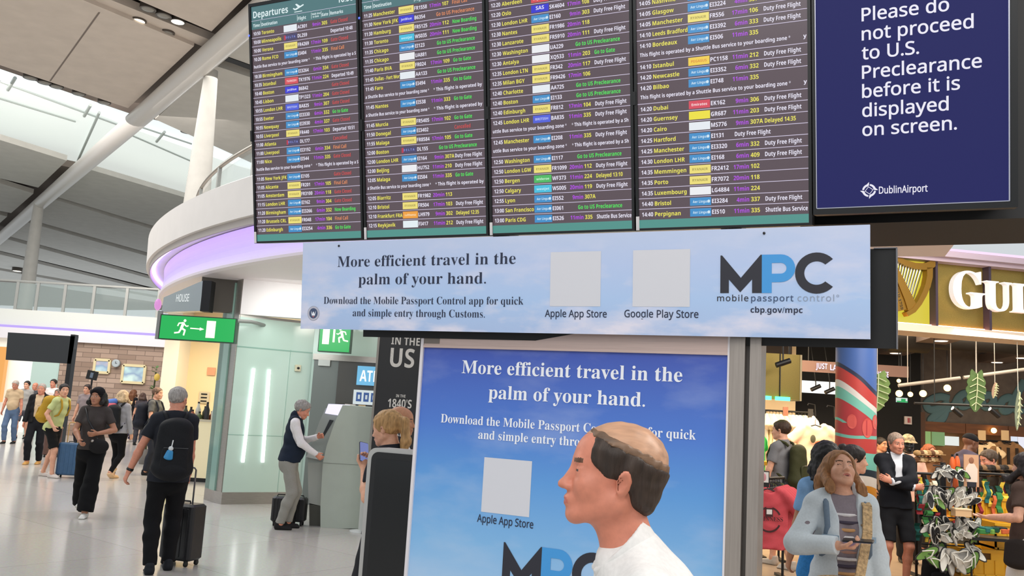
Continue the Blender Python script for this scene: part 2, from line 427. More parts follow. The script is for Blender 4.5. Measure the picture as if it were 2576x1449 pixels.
def person(label, px=None, py=None, xy=None, face=0, H=1.75, fem=False, build=.94, belly=0.0, skin='fair', lean=0, side=0, twist=0,
           hyaw=0, hpitch=0, hroll=0, feet=None, hands=None, elbow=None, curl=(30, 30), handdir=(None, None), palm=(None, None), top='tee', topcol='#555555', bottom='trousers', botcol='#222222',
           shoe='#222222', hair='short', haircol='#3a2a1e', brow=None, vox=.009, collar=None, pel=(0, 0, 0), mouth=0, squint=0, scalp=None, fat=0.0, stride=0.0, extra=None, cat='person', toe=(0, 0), thumb=1, tuck=False, hood=False, seed=None, jacket=None, headat=None, kfit=True, neck=0.0):
    s = H / 1.75; seed = len(MATS) * .37 if seed is None else seed
    if xy is None: xy = (0, 0)
    root = thing('person', label, cat, (xy[0], xy[1], 0), -math.radians(face))
    P0 = V3(0, 0, .95) + V3(*pel)
    B = rz(twist) @ ry(side) @ rx(-lean)
    U_ = lambda p: P0 + B @ (V3(*p) - V3(0, 0, .95))
    if feet is None: feet = ((.09, stride, 0), (-.09, -stride, 0))
    sw = (.160 if not fem else .140) * (.6 + .4 * build)
    sho = [U_((sw, -.01, 1.425)), U_((-sw, -.01, 1.425))]
    if hands is None: hands = ((.26, .06, .80), (-.26, .06, .80))
    elbow = elbow or ((.5, -1, -.1), (-.5, -1, -.1))
    hip = [P0 + V3(.085, 0, -.05), P0 + V3(-.085, 0, -.05)]
    legs = []; arms = []
    for i in (0, 1):
        f = V3(*feet[i]); ank = f + V3(0, -.02, .085)
        kn, ak = ik(hip[i], ank, .425, .415, (0.15 * (1 - 2 * i), 1, .1)); legs.append((hip[i], kn, ak))
        el, wr_ = ik(sho[i], hands[i], .285, .255, elbow[i]); arms.append((sho[i], el, wr_))
    piv = U_((0, -.012, 1.50)); HR = rz(hyaw) @ rx(hpitch) @ ry(hroll)
    HO = piv + HR @ V3(0, .022, .125) + B @ V3(0, 0, neck)
    T = lambda p: HO + HR @ V3(*p)
    if headat is not None:                                   # put the middle of the head at a given place
        if kfit: s = headat[2] / HO[2]
        q = rz(-face) @ (HO * s); xy = (headat[0] - q[0], headat[1] - q[1]); root.location = (xy[0], xy[1], 0)
    b = build; S = Solid()
    tor = [(.90, .155, .105, -.01), (1.06, .135 if not fem else .117, .098, 0), (1.21, .150 if not fem else .132, .110, .0), (1.34, .158 if not fem else .138, .105, -.005), (1.425, .12, .075, -.015)]
    def torso(S_, g, lo=0, k=.03):
        for i in range(lo, len(tor) - 1):
            (z0, a0, c0, y0), (z1, a1, c1, y1) = tor[i], tor[i + 1]
            S_.ecap(U_((0, y0, z0)), U_((0, y1, z1)), (a0 * b + g, c0 * b + g), (a1 * b + g, c1 * b + g), B @ V3(1, 0, 0), k)
        S_.cone(sho[0], sho[1], .044 * (.5 + .5 * b) + g, None, k)
        for i in (0, 1): S_.cone(U_((0, -.022, 1.485)), sho[i], .046 + g, .038 + g, .04)
        if belly: S_.ell(U_((0, .06, 1.06)), (.13 * b + g, .07 + belly + g, .13 + g), B, .06)
        if fem:
            for q in (-1, 1): S_.ell(U_((q * .065, .085, 1.275)), .052 + g * .7, None, .04)
    def leg(S_, i, g0, g1, g2, k=.03, flat=0):
        h_, kn, ak = legs[i]
        S_.cone(h_ + V3(0, -.015, .0), kn, .088 * (.4 + .6 * b) + g0, .054 + g1, k); m = kn + (ak - kn) * .33 + V3(0, -.014, 0)
        S_.cone(kn, m, .052 + g1, .050 + (g1 + g2) / 2, k).cone(m, ak, .050 + (g1 + g2) / 2, .034 + g2, k, flat)
    torso(S, 0.0); 
    for q in (-1, 1): S.ell(P0 + V3(q * .07, -.055, -.05), (.085 * b, .08, .09), None, .05)
    for i in (0, 1):
        leg(S, i, 0, 0, 0)
        sh, el, wr_ = arms[i]; m = el + (wr_ - el) * .3
        S.cone(sh, el, .048 * b, .037, .02).cone(el, m, .036, .038, .012).cone(m, wr_, .039, .026, .02)
        # hand: palm, four fingers and a thumb
        d = unit(handdir[i]) if handdir[i] is not None else unit(wr_ - el)
        nn = V3(*palm[i]) if palm[i] is not None else V3(-(1 - 2 * i), .25, 0)
        nn = unit(nn - d * (nn @ d)); t = np.cross(d, nn) * (1 if i == 0 else -1); hs = .94 if fem else 1.0
        S.ecap(wr_, wr_ + d * .085 * hs, (.026, .017), (.040 * hs, .0145), t, .012)
        for off, ln, rr in ((.030, .070, .0088), (.010, .078, .0090), (-.010, .072, .0086), (-.029, .056, .0078)):
            p = wr_ + d * .080 * hs + t * off * hs; a_ = 0
            for part in (.46, .30, .24):
                a_ += curl[i] * (1.0 if part > .4 else 1.15); dd = d * math.cos(math.radians(a_)) + nn * math.sin(math.radians(a_)); q = p + dd * ln * part * hs
                S.cone(p, q, rr, rr * .93, .004); p = q
        p = wr_ + d * .022 + t * .022; q = p + unit(d * .62 + t * .62 * thumb + nn * .35) * .042; r_ = q + unit(d * .9 + t * .15 * thumb + nn * (.25 + curl[i] / 90)) * .036
        S.cone(p, q, .0145, .0105, .012).cone(q, r_, .0105, .0085, .004)
        # foot
        f = V3(*feet[i]); ta = toe[i] if toe else 0; fr = rx(-ta) if ta else np.eye(3); ak = legs[i][2]
        S.cone(ak, ak + fr @ V3(0, -.03, -.05), .036, .032, .03).cone(ak + fr @ V3(0, -.02, -.05), ak + fr @ V3(0, .13, -.062), .033, .022, .03)
    S.ecap(U_((0, -.02, 1.44)), T((0, -.022, -.075)), (.064 * (.5 + .5 * b) - (.008 if fem else 0), .062 - (.006 if fem else 0)), (.054 - (.006 if fem else 0), .058), (1, 0, 0), .03)
    head_solid(S, T, fem, mouth, squint, fat=fat, jaw=.85 if fem else 1.0)
    Hi = HR.T
    def slots(c):
        q = (c - HO) @ HR; r = np.zeros(len(c), int); X, Y_, Z_ = np.abs(q[:, 0]), q[:, 1], q[:, 2]
        r[(X / .021) ** 2 + ((Z_ + .0695) / .0095) ** 2 < (1 if Y_ is not None else 0)] = 1; r[(Y_ < .086) & (r == 1)] = 0
        if mouth: r[(X < .011) & (Y_ > .080) & (np.abs(Z_ + .0695) < .0022)] = 3
        e = ((X - .031) / .0115) ** 2 + ((Z_ + .001) / (.0062 - .0022 * squint)) ** 2
        if squint: r[(((X - .031) / .0115) ** 2 + ((Z_ + .001) / .0026) ** 2 < 1) & (Y_ > .07)] = 3
        else: r[(e < 1) & (Y_ > .07)] = 2; r[((X - .031) ** 2 + (Z_ + .001) ** 2 < .0056 ** 2) & (Y_ > .07) & (e < 1)] = 3
        r[(X > .013) & (X < .047) & (np.abs(Z_ - .0225 + ((X - .032) / .02) ** 2 * .003 - (X - .03) * .10) < (.0036 if fem else .0046)) & (Y_ > .055)] = 4
        if scalp: r[(.8 * Y_ - .6 * Z_ < .030 * 1.0) & (.66 * Y_ - Z_ < .027) & (Z_ > -.09) & (np.linalg.norm(q, axis=1) < .2)] = 5
        return r
    sm = skin_mat(skin); bc = brow or haircol
    body = solid_obj('body', S, vox, [sm, mat('lips_' + skin, {'brown': '#5a3028', 'fair': '#c77d70', 'pink': '#c07062', 'red': '#bd6a5c', 'tan': '#a0644f', 'olive': '#94594a'}[skin], .45), mat('eye_white', '#bdb5ad', .3), mat('eye_iris', '#2a1c14', .2), hair_mat(bc), hair_mat(scalp or bc)], root, s, slots)
    ch = vox * 1.15
    # ------- clothes
    tm = cloth(topcol)
    if top:
        G = Solid(); g = .014 if not hood else .022; torso(G, g)
        if not tuck:
            G.ecap(U_((0, -.012, .83)), U_((0, -.005, 1.02)), (.186 * b + g, .142 * b + g), (.148 * b + g, .112 * b + g), B @ V3(1, 0, 0), .03)
            for q in (-1, 1): G.ell(U_((q * .07, -.055, .90)), (.092 * b + g, .088 + g, .10), None, .04)
        if fem and top != 'coat': G.cut(B @ V3(0, 0, -1), -(U_((0, 0, .90)) @ (B @ V3(0, 0, 1))))
        else: G.cut(B @ V3(0, 0, -1), -(U_((0, 0, .845)) @ (B @ V3(0, 0, 1))))
        G.cut(B @ V3(0, .25, 1), (U_((0, 0, 1.545 if collar else 1.503)) @ (B @ V3(0, .25, 1))))
        for i in (0, 1):
            sh, el, wr_ = arms[i]
            if top == 'tee': G.cone(sh, sh + (el - sh) * .66, .056 * b + .004, .060, .02, 1)
            elif top == 'vest': G.cone(sh, sh + (el - sh) * .1, .06, .055, .02, 1)
            elif top == 'rolled': G.cone(sh, el, .064 * b, .052, .025).cone(el, el + (wr_ - el) * .25, .05, .048, .02, 1)
            else: G.cone(sh, el, .056 * b + .003, .054, .02).cone(el, wr_ + unit(wr_ - el) * .012, .054, .040, .02, 1)
        if collar:
            G.ecap(U_((0, -.022, 1.40)), U_((0, -.02, 1.47)), (.100, .090), (.090, .086), B @ V3(1, 0, 0), .02)
            G2 = Solid(); cz = B @ V3(0, .35, 1); G2.ecap(U_((0, -.022, 1.44)), U_((0, -.010, 1.55)), (.088, .084), (.080, .080), B @ V3(1, 0, 0), .006).ecap(U_((0, -.022, 1.45)), U_((0, -.005, 1.60)), (.070, .068), (.066, .068), B @ V3(1, 0, 0), .003, -1)
            G2.cut(cz, U_((0, -.02, 1.540)) @ cz).cut(-(B @ V3(0, 0, 1)), -(U_((0, 0, 1.42)) @ (B @ V3(0, 0, 1)))).ell(U_((0, .085, 1.50)), (.022, .05, .07), None, .004, -1)
            solid_obj('collar', G2, min(ch, .008), tm, root, s)
        solid_obj('shirt' if not hood else 'jacket', G, ch, tm, root, s, None, .0035, 26, seed)
    if jacket:                                   # (colour, half width of the open front, sleeves, name)
        G = Solid(); g = .026; torso(G, g)
        G.ecap(U_((0, -.012, .90)), U_((0, -.005, 1.04)), (.172 * b + g, .136 * b + g), (.150 * b + g, .116 * b + g), B @ V3(1, 0, 0), .03)
        G.cut(B @ V3(0, 0, -1), -(U_((0, 0, .90)) @ (B @ V3(0, 0, 1)))).cut(B @ V3(0, .25, 1), (U_((0, 0, 1.512)) @ (B @ V3(0, .25, 1))))
        G.ecap(U_((0, -.022, 1.45)), U_((0, -.018, 1.515)), (.094, .090), (.086, .086), B @ V3(1, 0, 0), .006)
        if jacket[1]:
            G.ecap(U_((0, .19, jacket[4] if len(jacket) > 4 else .84)), U_((0, .17, 1.40)), (jacket[1], .16), (jacket[1], .16), B @ V3(1, 0, 0), .006, -1).ecap(U_((0, .16, 1.38)), U_((0, .10, 1.56)), (jacket[1], .14), (jacket[1] + .045, .13), B @ V3(1, 0, 0), .006, -1)
        G.cone(U_((0, -.025, 1.42)), T((0, -.02, -.06)), .070, .066, .004, 0, -1)
        for i in (0, 1):
            sh, el, wr_ = arms[i]
            if jacket[2]: G.cone(sh, el, .064 * b + .004, .062, .02).cone(el, wr_ - unit(wr_ - el) * .005, .062, .046, .02, 1)
            else: G.cone(sh, el, .085, .08, .01, 0, -1)
        solid_obj(jacket[3] if len(jacket) > 3 else 'jacket', G, ch, cloth(jacket[0]), root, s, None, .0045, 24, seed + 2)
    if bottom:
        G = Solid()
        for i in (0, 1): G.ecap(P0 + V3(0, -.01, -.10), P0 + V3(0, 0, .08), (.155 * b + .012, .115 * b + .010), (.135 * b + .012, .10 * b + .010), (1, 0, 0), .04)
        for q in (-1, 1): G.ell(P0 + V3(q * .07, -.055, -.05), (.088 * b + .01, .088, .095), None, .05)
        G.cut((0, 0, 1), P0[2] + .085)
        for i in (0, 1):
            h_, kn, ak = legs[i]
            if bottom == 'shorts':
                G.cone(h_ + V3(0, -.01, -.02), kn + (h_ - kn) * .10, .098 * (.4 + .6 * b), .085, .03, 1)
            else:
                w = {'trousers': (.014, .020, .026), 'slim': (.008, .008, .008), 'wide': (.016, .042, .075), 'jeans': (.012, .016, .024)}[bottom]
                G_ = w; leg(G, i, *G_, k=.025, flat=1)
        solid_obj({'shorts': 'shorts', 'slim': 'leggings'}.get(bottom, 'trousers'), G, ch, cloth(botcol), root, s, None, .004 if bottom != 'slim' else .0015, 22, seed + 1)
    if shoe:
        for i in (0, 1):
            ak = legs[i][2]; ta = toe[i] if toe else 0; fr = rx(-ta) if ta else np.eye(3); G = Solid()
            G.cone(ak + fr @ V3(0, -.035, -.048), ak + fr @ V3(0, .12, -.058), .042, .032, .03).cone(ak + fr @ V3(0, -.03, .0), ak + fr @ V3(0, -.02, -.04), .042, .045, .02)
            G.ecap(ak + fr @ V3(0, -.045, -.072), ak + fr @ V3(0, .15, -.072), (.042, .016), (.044, .014), (1, 0, 0), .012).cut(fr @ V3(0, 0, -1), -((ak + fr @ V3(0, 0, -.085)) @ (fr @ V3(0, 0, 1))))
            G.cut(fr @ V3(0, .3, 1), ((ak + fr @ V3(0, -.02, .02)) @ (fr @ V3(0, .3, 1))))
            solid_obj('shoe', G, ch, cloth(shoe, .6, .05), root, s)
    if hair and hair != 'none':
        S2 = hair_solid(hair, vox); T2 = Solid()
        for t, op, k, pl, ph, a in S2.p:          # move the hair onto the head
            TH = lambda p: T(p) if p[2] > -.02 else T(V3(p[0], 0, -.02)) + rz(hyaw) @ V3(0, p[1] + (max(.0, .055 - HO[1]) * min(1, -p[2] / .13) if p[1] > .02 else 0), p[2] + .02)
            if t == 'c': T2.cone(TH(a[0]), TH(a[1]), a[2], a[3], k, a[4], op)
            elif t == 'e': T2.ell(T(a[0]), a[1], HR if a[2] is None else HR @ a[2], k, op)
            elif t == 'x': nrm = HR @ a[0]; T2.cut(nrm, a[1] + nrm @ HO)
        solid_obj('hair', T2, min(ch, .009), hair_mat(haircol), root, s, None, .0045 if hair in ('longcurly', 'curlytop') else .0022, 75, seed)
    W_ = lambda p: np.array([xy[0], xy[1], 0]) + rz(-face) @ (V3(*p) * s)
    info = dict(root=root, T=T, U=U_, HO=HO, HR=HR, arms=arms, legs=legs, s=s, W=W_, B=B, P0=P0, Wd=lambda v: rz(-face) @ V3(*v), face=face)
    return info

def worn(name, solid, h, mats, info, label, cat, group=None, wr=0.0, slots=None):   # something carried or worn on the back: a thing of its own
    r = thing(name, label, cat, tuple(info['root'].location), info['root'].rotation_euler.z, group)
    solid_obj('pack', solid, h, mats, r, info['s'], slots, wr)
    return r
def backpack(info, label, col, w=.15, d=.085, hgt=.24, zc=1.20, vox=.009, strap=None, pocket=True):
    U_, B, s = info['U'], info['B'], info['s']; r = thing('backpack', label, 'backpack', tuple(info['root'].location), info['root'].rotation_euler.z)
    y0 = -.125 - d; S = Solid()
    S.ecap(U_((0, y0, zc - hgt + d)), U_((0, y0 + .01, zc + hgt - d)), (w, d), (w * .88, d * .82), B @ V3(1, 0, 0), .03)
    S.ell(U_((0, y0 - .01, zc - hgt + .09)), (w * .98, d + .015, .10), B, .05)
    m = cloth(col, .7, .12)
    solid_obj('bag_body', S, vox * 1.1, m, r, s, None, .003, 24, 2)
    if pocket:
        S = Solid(); S.ecap(U_((0, y0 - d * .86, zc - hgt + .10)), U_((0, y0 - d * .80, zc - .02)), (w * .72, .035), (w * .66, .03), B @ V3(1, 0, 0), .02)
        solid_obj('front_pocket', S, vox * 1.1, m, r, s)
        mb = MB(); q = [U_((x, y0 - d * .82 - .034, zc + .0)) * s for x in (-w * .6, 0, w * .6)]; mb.tube(q, .004 * s, 6)
        mb.build('zip', mat('zip_metal', '#4c4c4e', .4, .6), r)
    for q in (-1, 1):
        mb = MB(); pts = [U_(p) * s for p in ((q * .075, -.13, zc + hgt - .05), (q * .095, -.10, 1.475), (q * .105, -.02, 1.50), (q * .11, .075, 1.44), (q * .115, .125, 1.32), (q * .125, .10, 1.18), (q * .13, -.03, 1.10), (q * .12, -.12, zc - hgt + .08))]
        mb.tube(pts, .017 * s, 8); mb.build('strap', strap or m, r)
    return r
def suitcase(label, xy, rot, w, hgt, d, col, handle=True, group=None, metal='#9a9a9a', z0=0.0, ext=.36):
    r = thing('suitcase', label, 'suitcase', (xy[0], xy[1], z0), rot, group); cm = mat('case_' + col.strip('#'), col, .4, noise=.08, scale=14)
    mb = MB(); mb.rbox((0, 0, .055 + hgt / 2), (w, d, hgt), .045)
    mb.build('shell', cm, r)
    mb = MB()
    for i in range(5):
        x = -w * .36 + w * .72 * i / 4
        for q in (-1, 1): mb.rbox((x, q * (d / 2 + .002), .055 + hgt / 2), (.022, .008, hgt * .86), .004)
    mb.build('rib', cm, r)
    for x in (-1, 1):
        for y in (-1, 1):
            mb = MB(); mb.lathe([(.006, -.013), (.026, -.011), (.026, .011), (.006, .013)], (x * (w / 2 - .05), y * (d / 2 - .04), .026), 14, 0, (1, 0, 0)); mb.rbox((x * (w / 2 - .05), y * (d / 2 - .04), .05), (.03, .045, .03), .01)
            mb.build('wheel', mat('wheel_rubber', '#141414', .6), r)
    if handle:
        mb = MB(); x = w * .22; z1 = .055 + hgt
        mb.tube([(-x, 0, z1 - .02), (-x, 0, z1 + ext), (-x + .02, 0, z1 + ext + .02), (x - .02, 0, z1 + ext + .02), (x, 0, z1 + ext), (x, 0, z1 - .02)], .009, 8)
        mb.build('pull_handle', mat('handle_' + metal.strip('#'), metal, .3, .8), r)
    mb = MB(); mb.tube([(-.06, 0, .055 + hgt - .005), (-.055, 0, .055 + hgt + .022), (.055, 0, .055 + hgt + .022), (.06, 0, .055 + hgt - .005)], .008, 8); mb.build('carry_handle', mat('wheel_rubber', '#141414', .6), r)
    return r
def phone(label, c, ex, ey, w=.072, l=.15):
    ex, ey = unit(ex), unit(ey); ez = np.cross(ex, ey); R = np.stack([ex, ey, ez], 1)
    r = thing('phone', label, 'phone', tuple(c)); mb = MB(); mb.rbox((0, 0, 0), (w, l, .009), .01, R=R); mb.build('case', mat('phone_case', '#1b1c20', .3), r)
    mb = MB(); mb.rbox(ez * .0047, (w * .92, l * .94, .001), .008, R=R); mb.build('screen', lit('phone_screen', '#7f8cc8', .8), r)
    return r
# ================================================================ the hall
M_white = mat('white_plaster', '#e6e0dc', .6, noise=.02, scale=3)
M_steel = mat('brushed_steel', '#a8a29c', .32, .75, noise=.12, scale=8, stretch=(1, 1, 30))
M_dark = mat('black_metal', '#0d0d10', .4)
M_black = mat('matt_black', '#08080a', .6)
# floor: large polished stone tiles
fm = mat('floor_stone', '#b9b7b2', .16, spec=.6)
nt = fm.node_tree; b_ = nt.nodes['Principled BSDF']; tc = nt.nodes.new('ShaderNodeTexCoord')
mp = nt.nodes.new('ShaderNodeMapping'); mp.inputs['Rotation'].default_value = (0, 0, math.radians(38)); nt.links.new(tc.outputs['Object'], mp.inputs[0])
br = nt.nodes.new('ShaderNodeTexBrick'); br.offset = 0; br.inputs['Scale'].default_value = 1
for k, v in (('Brick Width', 1.8), ('Row Height', 1.8), ('Mortar Size', .004), ('Mortar Smooth', .2), ('Bias', 0)): br.inputs[k].default_value = v
br.inputs['Color1'].default_value = (*srgb('#bcb8b2'), 1); br.inputs['Color2'].default_value = (*srgb('#c2beb8'), 1); br.inputs['Mortar'].default_value = (*srgb('#94918c'), 1)
nz = nt.nodes.new('ShaderNodeTexNoise'); nz.inputs['Scale'].default_value = 38; nz.inputs['Detail'].default_value = 6
mx = nt.nodes.new('ShaderNodeMix'); mx.data_type = 'RGBA'; mx.blend_type = 'OVERLAY'; mx.inputs['Factor'].default_value = .22
nt.links.new(mp.outputs[0], br.inputs[0]); nt.links.new(tc.outputs['Object'], nz.inputs[0]); nt.links.new(br.outputs['Color'], mx.inputs['A']); nt.links.new(nz.outputs['Color'], mx.inputs['B'])
nt.links.new(mx.outputs['Result'], b_.inputs['Base Color'])
MB().bbox((-45, -6, -.2), (2.2, 60, 0)).build('floor', fm)['kind'] = 'structure'
sm_ = mat('shop_floor', '#a58f78', .3, noise=.08, scale=6)
MB().bbox((2.2, -6, -.2), (20, 60, 0)).build('floor_shop', sm_)['kind'] = 'structure'

# ---- ceiling: panels hung under a slab, slots, skylight, beam
CZ = 10.5
M_pan = mat('ceiling_panel', '#cfc2b6', .7, noise=.05, scale=2)
M_pan2 = mat('ceiling_panel_grey', '#c2bfb8', .7, noise=.05, scale=2)
M_rec = mat('ceiling_recess', '#7c7068', .8)
def cpan(name, pts, m, z=CZ, th=.22, kind='structure'):
    mb = MB(); q = [atz(x, y, z) for x, y in pts]
    mb.prism([(p[0], p[1]) for p in q], (0, 0, z), (1, 0, 0), (0, 1, 0), (0, 0, th)); o = mb.build(name, m); o['kind'] = kind; return o
cpan('ceiling_panel', [(-300, -211), (488, 116), (322, 272), (-300, 63)], M_pan)
cpan('ceiling_panel', [(330, -310), (760, -150), (532, 79), (96, -108)], M_pan)
cpan('ceiling_panel', [(-300, 300), (0, 352), (168, 404), (96, 472), (-300, 375)], M_pan2)
cpan('ceiling_panel', [(-300, 385), (0, 461), (84, 487), (28, 536), (-300, 470)], M_pan2)
cpan('ceiling_panel', [(-300, 480), (0, 540), (18, 545), (-90, 640), (-300, 590)], M_pan2)
cpan('ceiling_panel', [(390, 300), (540, 165), (800, 250), (1000, 560), (700, 440)], M_pan2)
cpan('ceiling_panel', [(560, 150), (640, 30), (1000, 100), (900, 260)], M_pan2)
Ls = [[(228, 425), (480, 499), (640, 545)], [(130, 497), (385, 574), (520, 615)], [(64, 555), (370, 641), (500, 680)], [(8, 596), (370, 696), (500, 732)], [(-160, 590), (0, 637), (373, 727), (500, 755)], [(-160, 648), (0, 677), (370, 742), (500, 765)], [(-160, 690), (0, 706), (370, 760), (500, 778)]]
for i in range(len(Ls) - 1):
    a, b = Ls[i], Ls[i + 1]
    sh = lambda p, d: (p[0] - d * 1.2, p[1] + d)
    cpan('ceiling_panel', [(x, y + (3 if i else 2)) for x, y in a] + [(x, y - (6 if i < 4 else 3)) for x, y in reversed(b)], M_pan2, CZ + .02 * i)
cpan('ceiling', [(-700, -500), (1500, -300), (1500, 500), (480, 325), (322, 284), (-300, 70), (-700, -60)], M_rec, CZ + .55, .3)
cpan('ceiling', [(-700, 250), (-300, 320), (190, 424), (440, 496), (620, 545), (1300, 640), (1300, 780), (300, 780), (-700, 740)], M_rec, CZ + .5, .3)
# light metal rib between the two near panels
mb = MB(); a_, c_ = atz(120, -50, CZ + .1), atz(540, 117, CZ + .1); d_ = c_ - a_; w_ = unit(np.cross(d_, (0, 0, 1))) * .28
mb.hexa([a_ - w_, c_ - w_, c_ + w_, a_ + w_] + [p + V3(0, 0, .2) for p in (a_ - w_, c_ - w_, c_ + w_, a_ + w_)]); mb.build('trim_1', M_pan)['kind'] = 'structure'
mb = MB(); mb.prism([tuple(atz(x, y, CZ + .3)[:2]) for x, y in ((205, -3), (325, 46), (330, 40), (240, 3))], (0, 0, CZ + .3), (1, 0, 0), (0, 1, 0), (0, 0, .1)); mb.build('trim_2', M_black)['kind'] = 'structure'
mb = MB(); mb.prism([tuple(atz(x, y, CZ - .02)[:2]) for x, y in ((556, 138), (700, 190), (700, 202), (553, 148))], (0, 0, CZ - .02), (1, 0, 0), (0, 1, 0), (0, 0, .1)); mb.build('trim_3', M_black)['kind'] = 'structure'
a_, c_ = atz(250, 31, CZ - .004), atz(126, 204, CZ - .004); mb = MB(); w_ = unit(np.cross(c_ - a_, (0, 0, 1))) * .02
mb.quad(a_ - w_, c_ - w_, c_ + w_, a_ + w_); mb.build('trim_4', M_rec)['kind'] = 'structure'
# skylight: glazing strip above, white well below with its daylight put in as glow
M_sky = lit('skylight_glass', '#eef6f6', 1.0); M_well_glow = lit('skylight_well_glow', '#e2eae6', .72, '#d8dcd8'); M_fr = mat('skylight_frame', '#b9c2be', .4)
cpan('window_1', [(-300, 60), (0, 166), (345, 286), (600, 365), (900, 440), (900, 520), (600, 420), (345, 330), (215, 276), (0, 205), (-300, 110)], M_sky, CZ + 1.5, .05)
cpan('well_wall_glow', [(-300, 110), (0, 203), (215, 274), (345, 328), (600, 418), (900, 500), (900, 660), (480, 520), (235, 432), (195, 425), (0, 356), (-300, 296)], M_well_glow, CZ + 1.3, .05)
for p0, p1 in (((0, 205), (340, 330)), ((0, 248), (190, 306)), ((330, 340), (480, 405)), ((350, 318), (482, 362))):
    MB().tube([atz(*p0, CZ + 1.2), atz(*p1, CZ + 1.2)], .035, 6).build('trim_5', M_fr)['kind'] = 'structure'
for p0, p1 in (((38, 196), (20, 226)), ((228, 264), (212, 292)), ((414, 332), (394, 356)), ((590, 390), (556, 415))):
    MB().tube([atz(*p0, CZ + 1.15), atz(*p1, CZ + 1.15)], .06, 6).build('trim_6', M_fr)['kind'] = 'structure'
MB().tube([atz(250, 283, CZ + 1.1), atz(196, 404, CZ + 1.1)], .05, 8).build('trim_7', M_fr)['kind'] = 'structure'
M_tube = mat('white_steel_tube', '#cfcac4', .35)
MB().tube([atz(760, -62, CZ - .25), atz(390, 262, CZ - .25), atz(-40, 634, CZ - .25), atz(-120, 702, CZ - .25)], .30, 16).build('beam', M_tube)['kind'] = 'structure'
for (tx, ty), r0, r1 in (((532, 178), .17, .36), ((98, 512), .22, .34)):
    p = atz(tx, ty, CZ - .3); MB().lathe([(r1, 0), (r1, 4.2), (r1 * .92, 6.5), (r0, CZ - .3)], (p[0], p[1], 0), 24).build('column', mat('white_column', '#c6c2bb', .5, noise=.04, scale=4))['kind'] = 'structure'
# downlights in the slots
M_lens = lit('lamp_lens_lit', '#fff4dc', 3.0); M_lens0 = mat('lamp_lens_off', '#8c8880', .25); M_can = mat('lamp_can', '#5d5650', .4, .4)
for n, (x, y, r, on, lb) in enumerate(((348, 54, .15, 1, 'lit white ceiling downlight in the dark slot of the large panel'), (447, 56, .15, 1, 'lit warm ceiling downlight at the end of a row of three'), (372, 24, .15, 0, 'unlit ceiling downlight first in the row of three'), (411, 41, .15, 0, 'unlit ceiling downlight between an unlit and a lit one'), (421, 84, .14, 0, 'unlit ceiling downlight alone at the corner of the large panel'),
        (76, 197, .16, 0, 'unlit downlight farthest along the skylight edge'), (112, 209, .16, 0, 'second unlit downlight along the skylight edge'), (142, 219, .16, 0, 'third unlit downlight along the skylight edge'), (198, 237, .16, 0, 'fourth unlit downlight along the skylight edge'), (262, 259, .16, 0, 'unlit skylight edge downlight nearest to the white beam'),
        (470, 333, .17, 0, 'unlit downlight beyond the white beam beside the tall column'), (43, 682, .30, 1, 'far lit spotlight high beyond the hall, larger of the two'), (63, 690, .22, 1, 'far lit spotlight high beyond the hall, smaller of the two'))):
    p = atz(x, y, CZ + .06 if n < 11 else CZ - .2); t = thing('ceiling_downlight', lb, 'ceiling light', tuple(p), 0, 'ceiling downlights of the hall')
    MB().lathe([(r * 1.25, 0), (r * 1.25, .3), (r * 1.05, .3), (r * 1.05, .02), (r * 1.02, 0)], (0, 0, 0), 20).build('housing', M_can, t)
    MB().lathe([(.01, -.02), (r * .7, -.015), (r, .0), (r, .04)], (0, 0, 0), 20).build('lens', M_lens if on else M_lens0, t)

# ---- far end of the hall: gallery, stone wall, shop front
YF = 31.0
g0, g1 = at(-160, 762, YF), at(430, 805, YF)
mb = MB(); zt, zb = 4.27, 3.22; mb.bbox((g0[0] - 6, YF, zb), (g1[0] + 1.5, YF + 8, zt)); mb.build('wall_gallery', mat('gallery_white', '#d3d6d0', .6))['kind'] = 'structure'
mb = MB(); mb.bbox((g0[0] - 6, YF - .10, 3.62), (g1[0] + 1.5, YF, 3.70)); mb.build('trim_8', lit('lilac_light', '#b9a2ee', 1.1))['kind'] = 'structure'
mb = MB(); mb.bbox((g0[0] - 6, YF - .35, zb), (g1[0] + 1.5, YF, 3.6)); mb.build('trim_9', mat('gallery_lip', '#dcd9de', .6))['kind'] = 'structure'
bal = thing('balustrade', 'clear glass balustrade along the far white gallery', 'balustrade', (0, YF + .3, 4.27))
gx = [at(x, 745, YF)[0] for x in (-70, 30, 82, 152, 226, 310, 392)]
M_bal = glass('balustrade_glass', '#9fb0ae', .28)
for i, x in enumerate(gx):
    MB().bbox((x - .05, -.03, 0), (x + .05, .03, 1.02)).build('post', mat('baluster_steel', '#a9a9a4', .4, .5), bal)
    if i < len(gx) - 1: MB().bbox((x + .06, -.01, .05), (gx[i + 1] - .06, .01, .98)).build('glass_panel', M_bal, bal)
MB().bbox((gx[0], -.04, 1.02), (gx[-1], .04, 1.08)).build('handrail', mat('baluster_steel', '#a9a9a4'), bal)
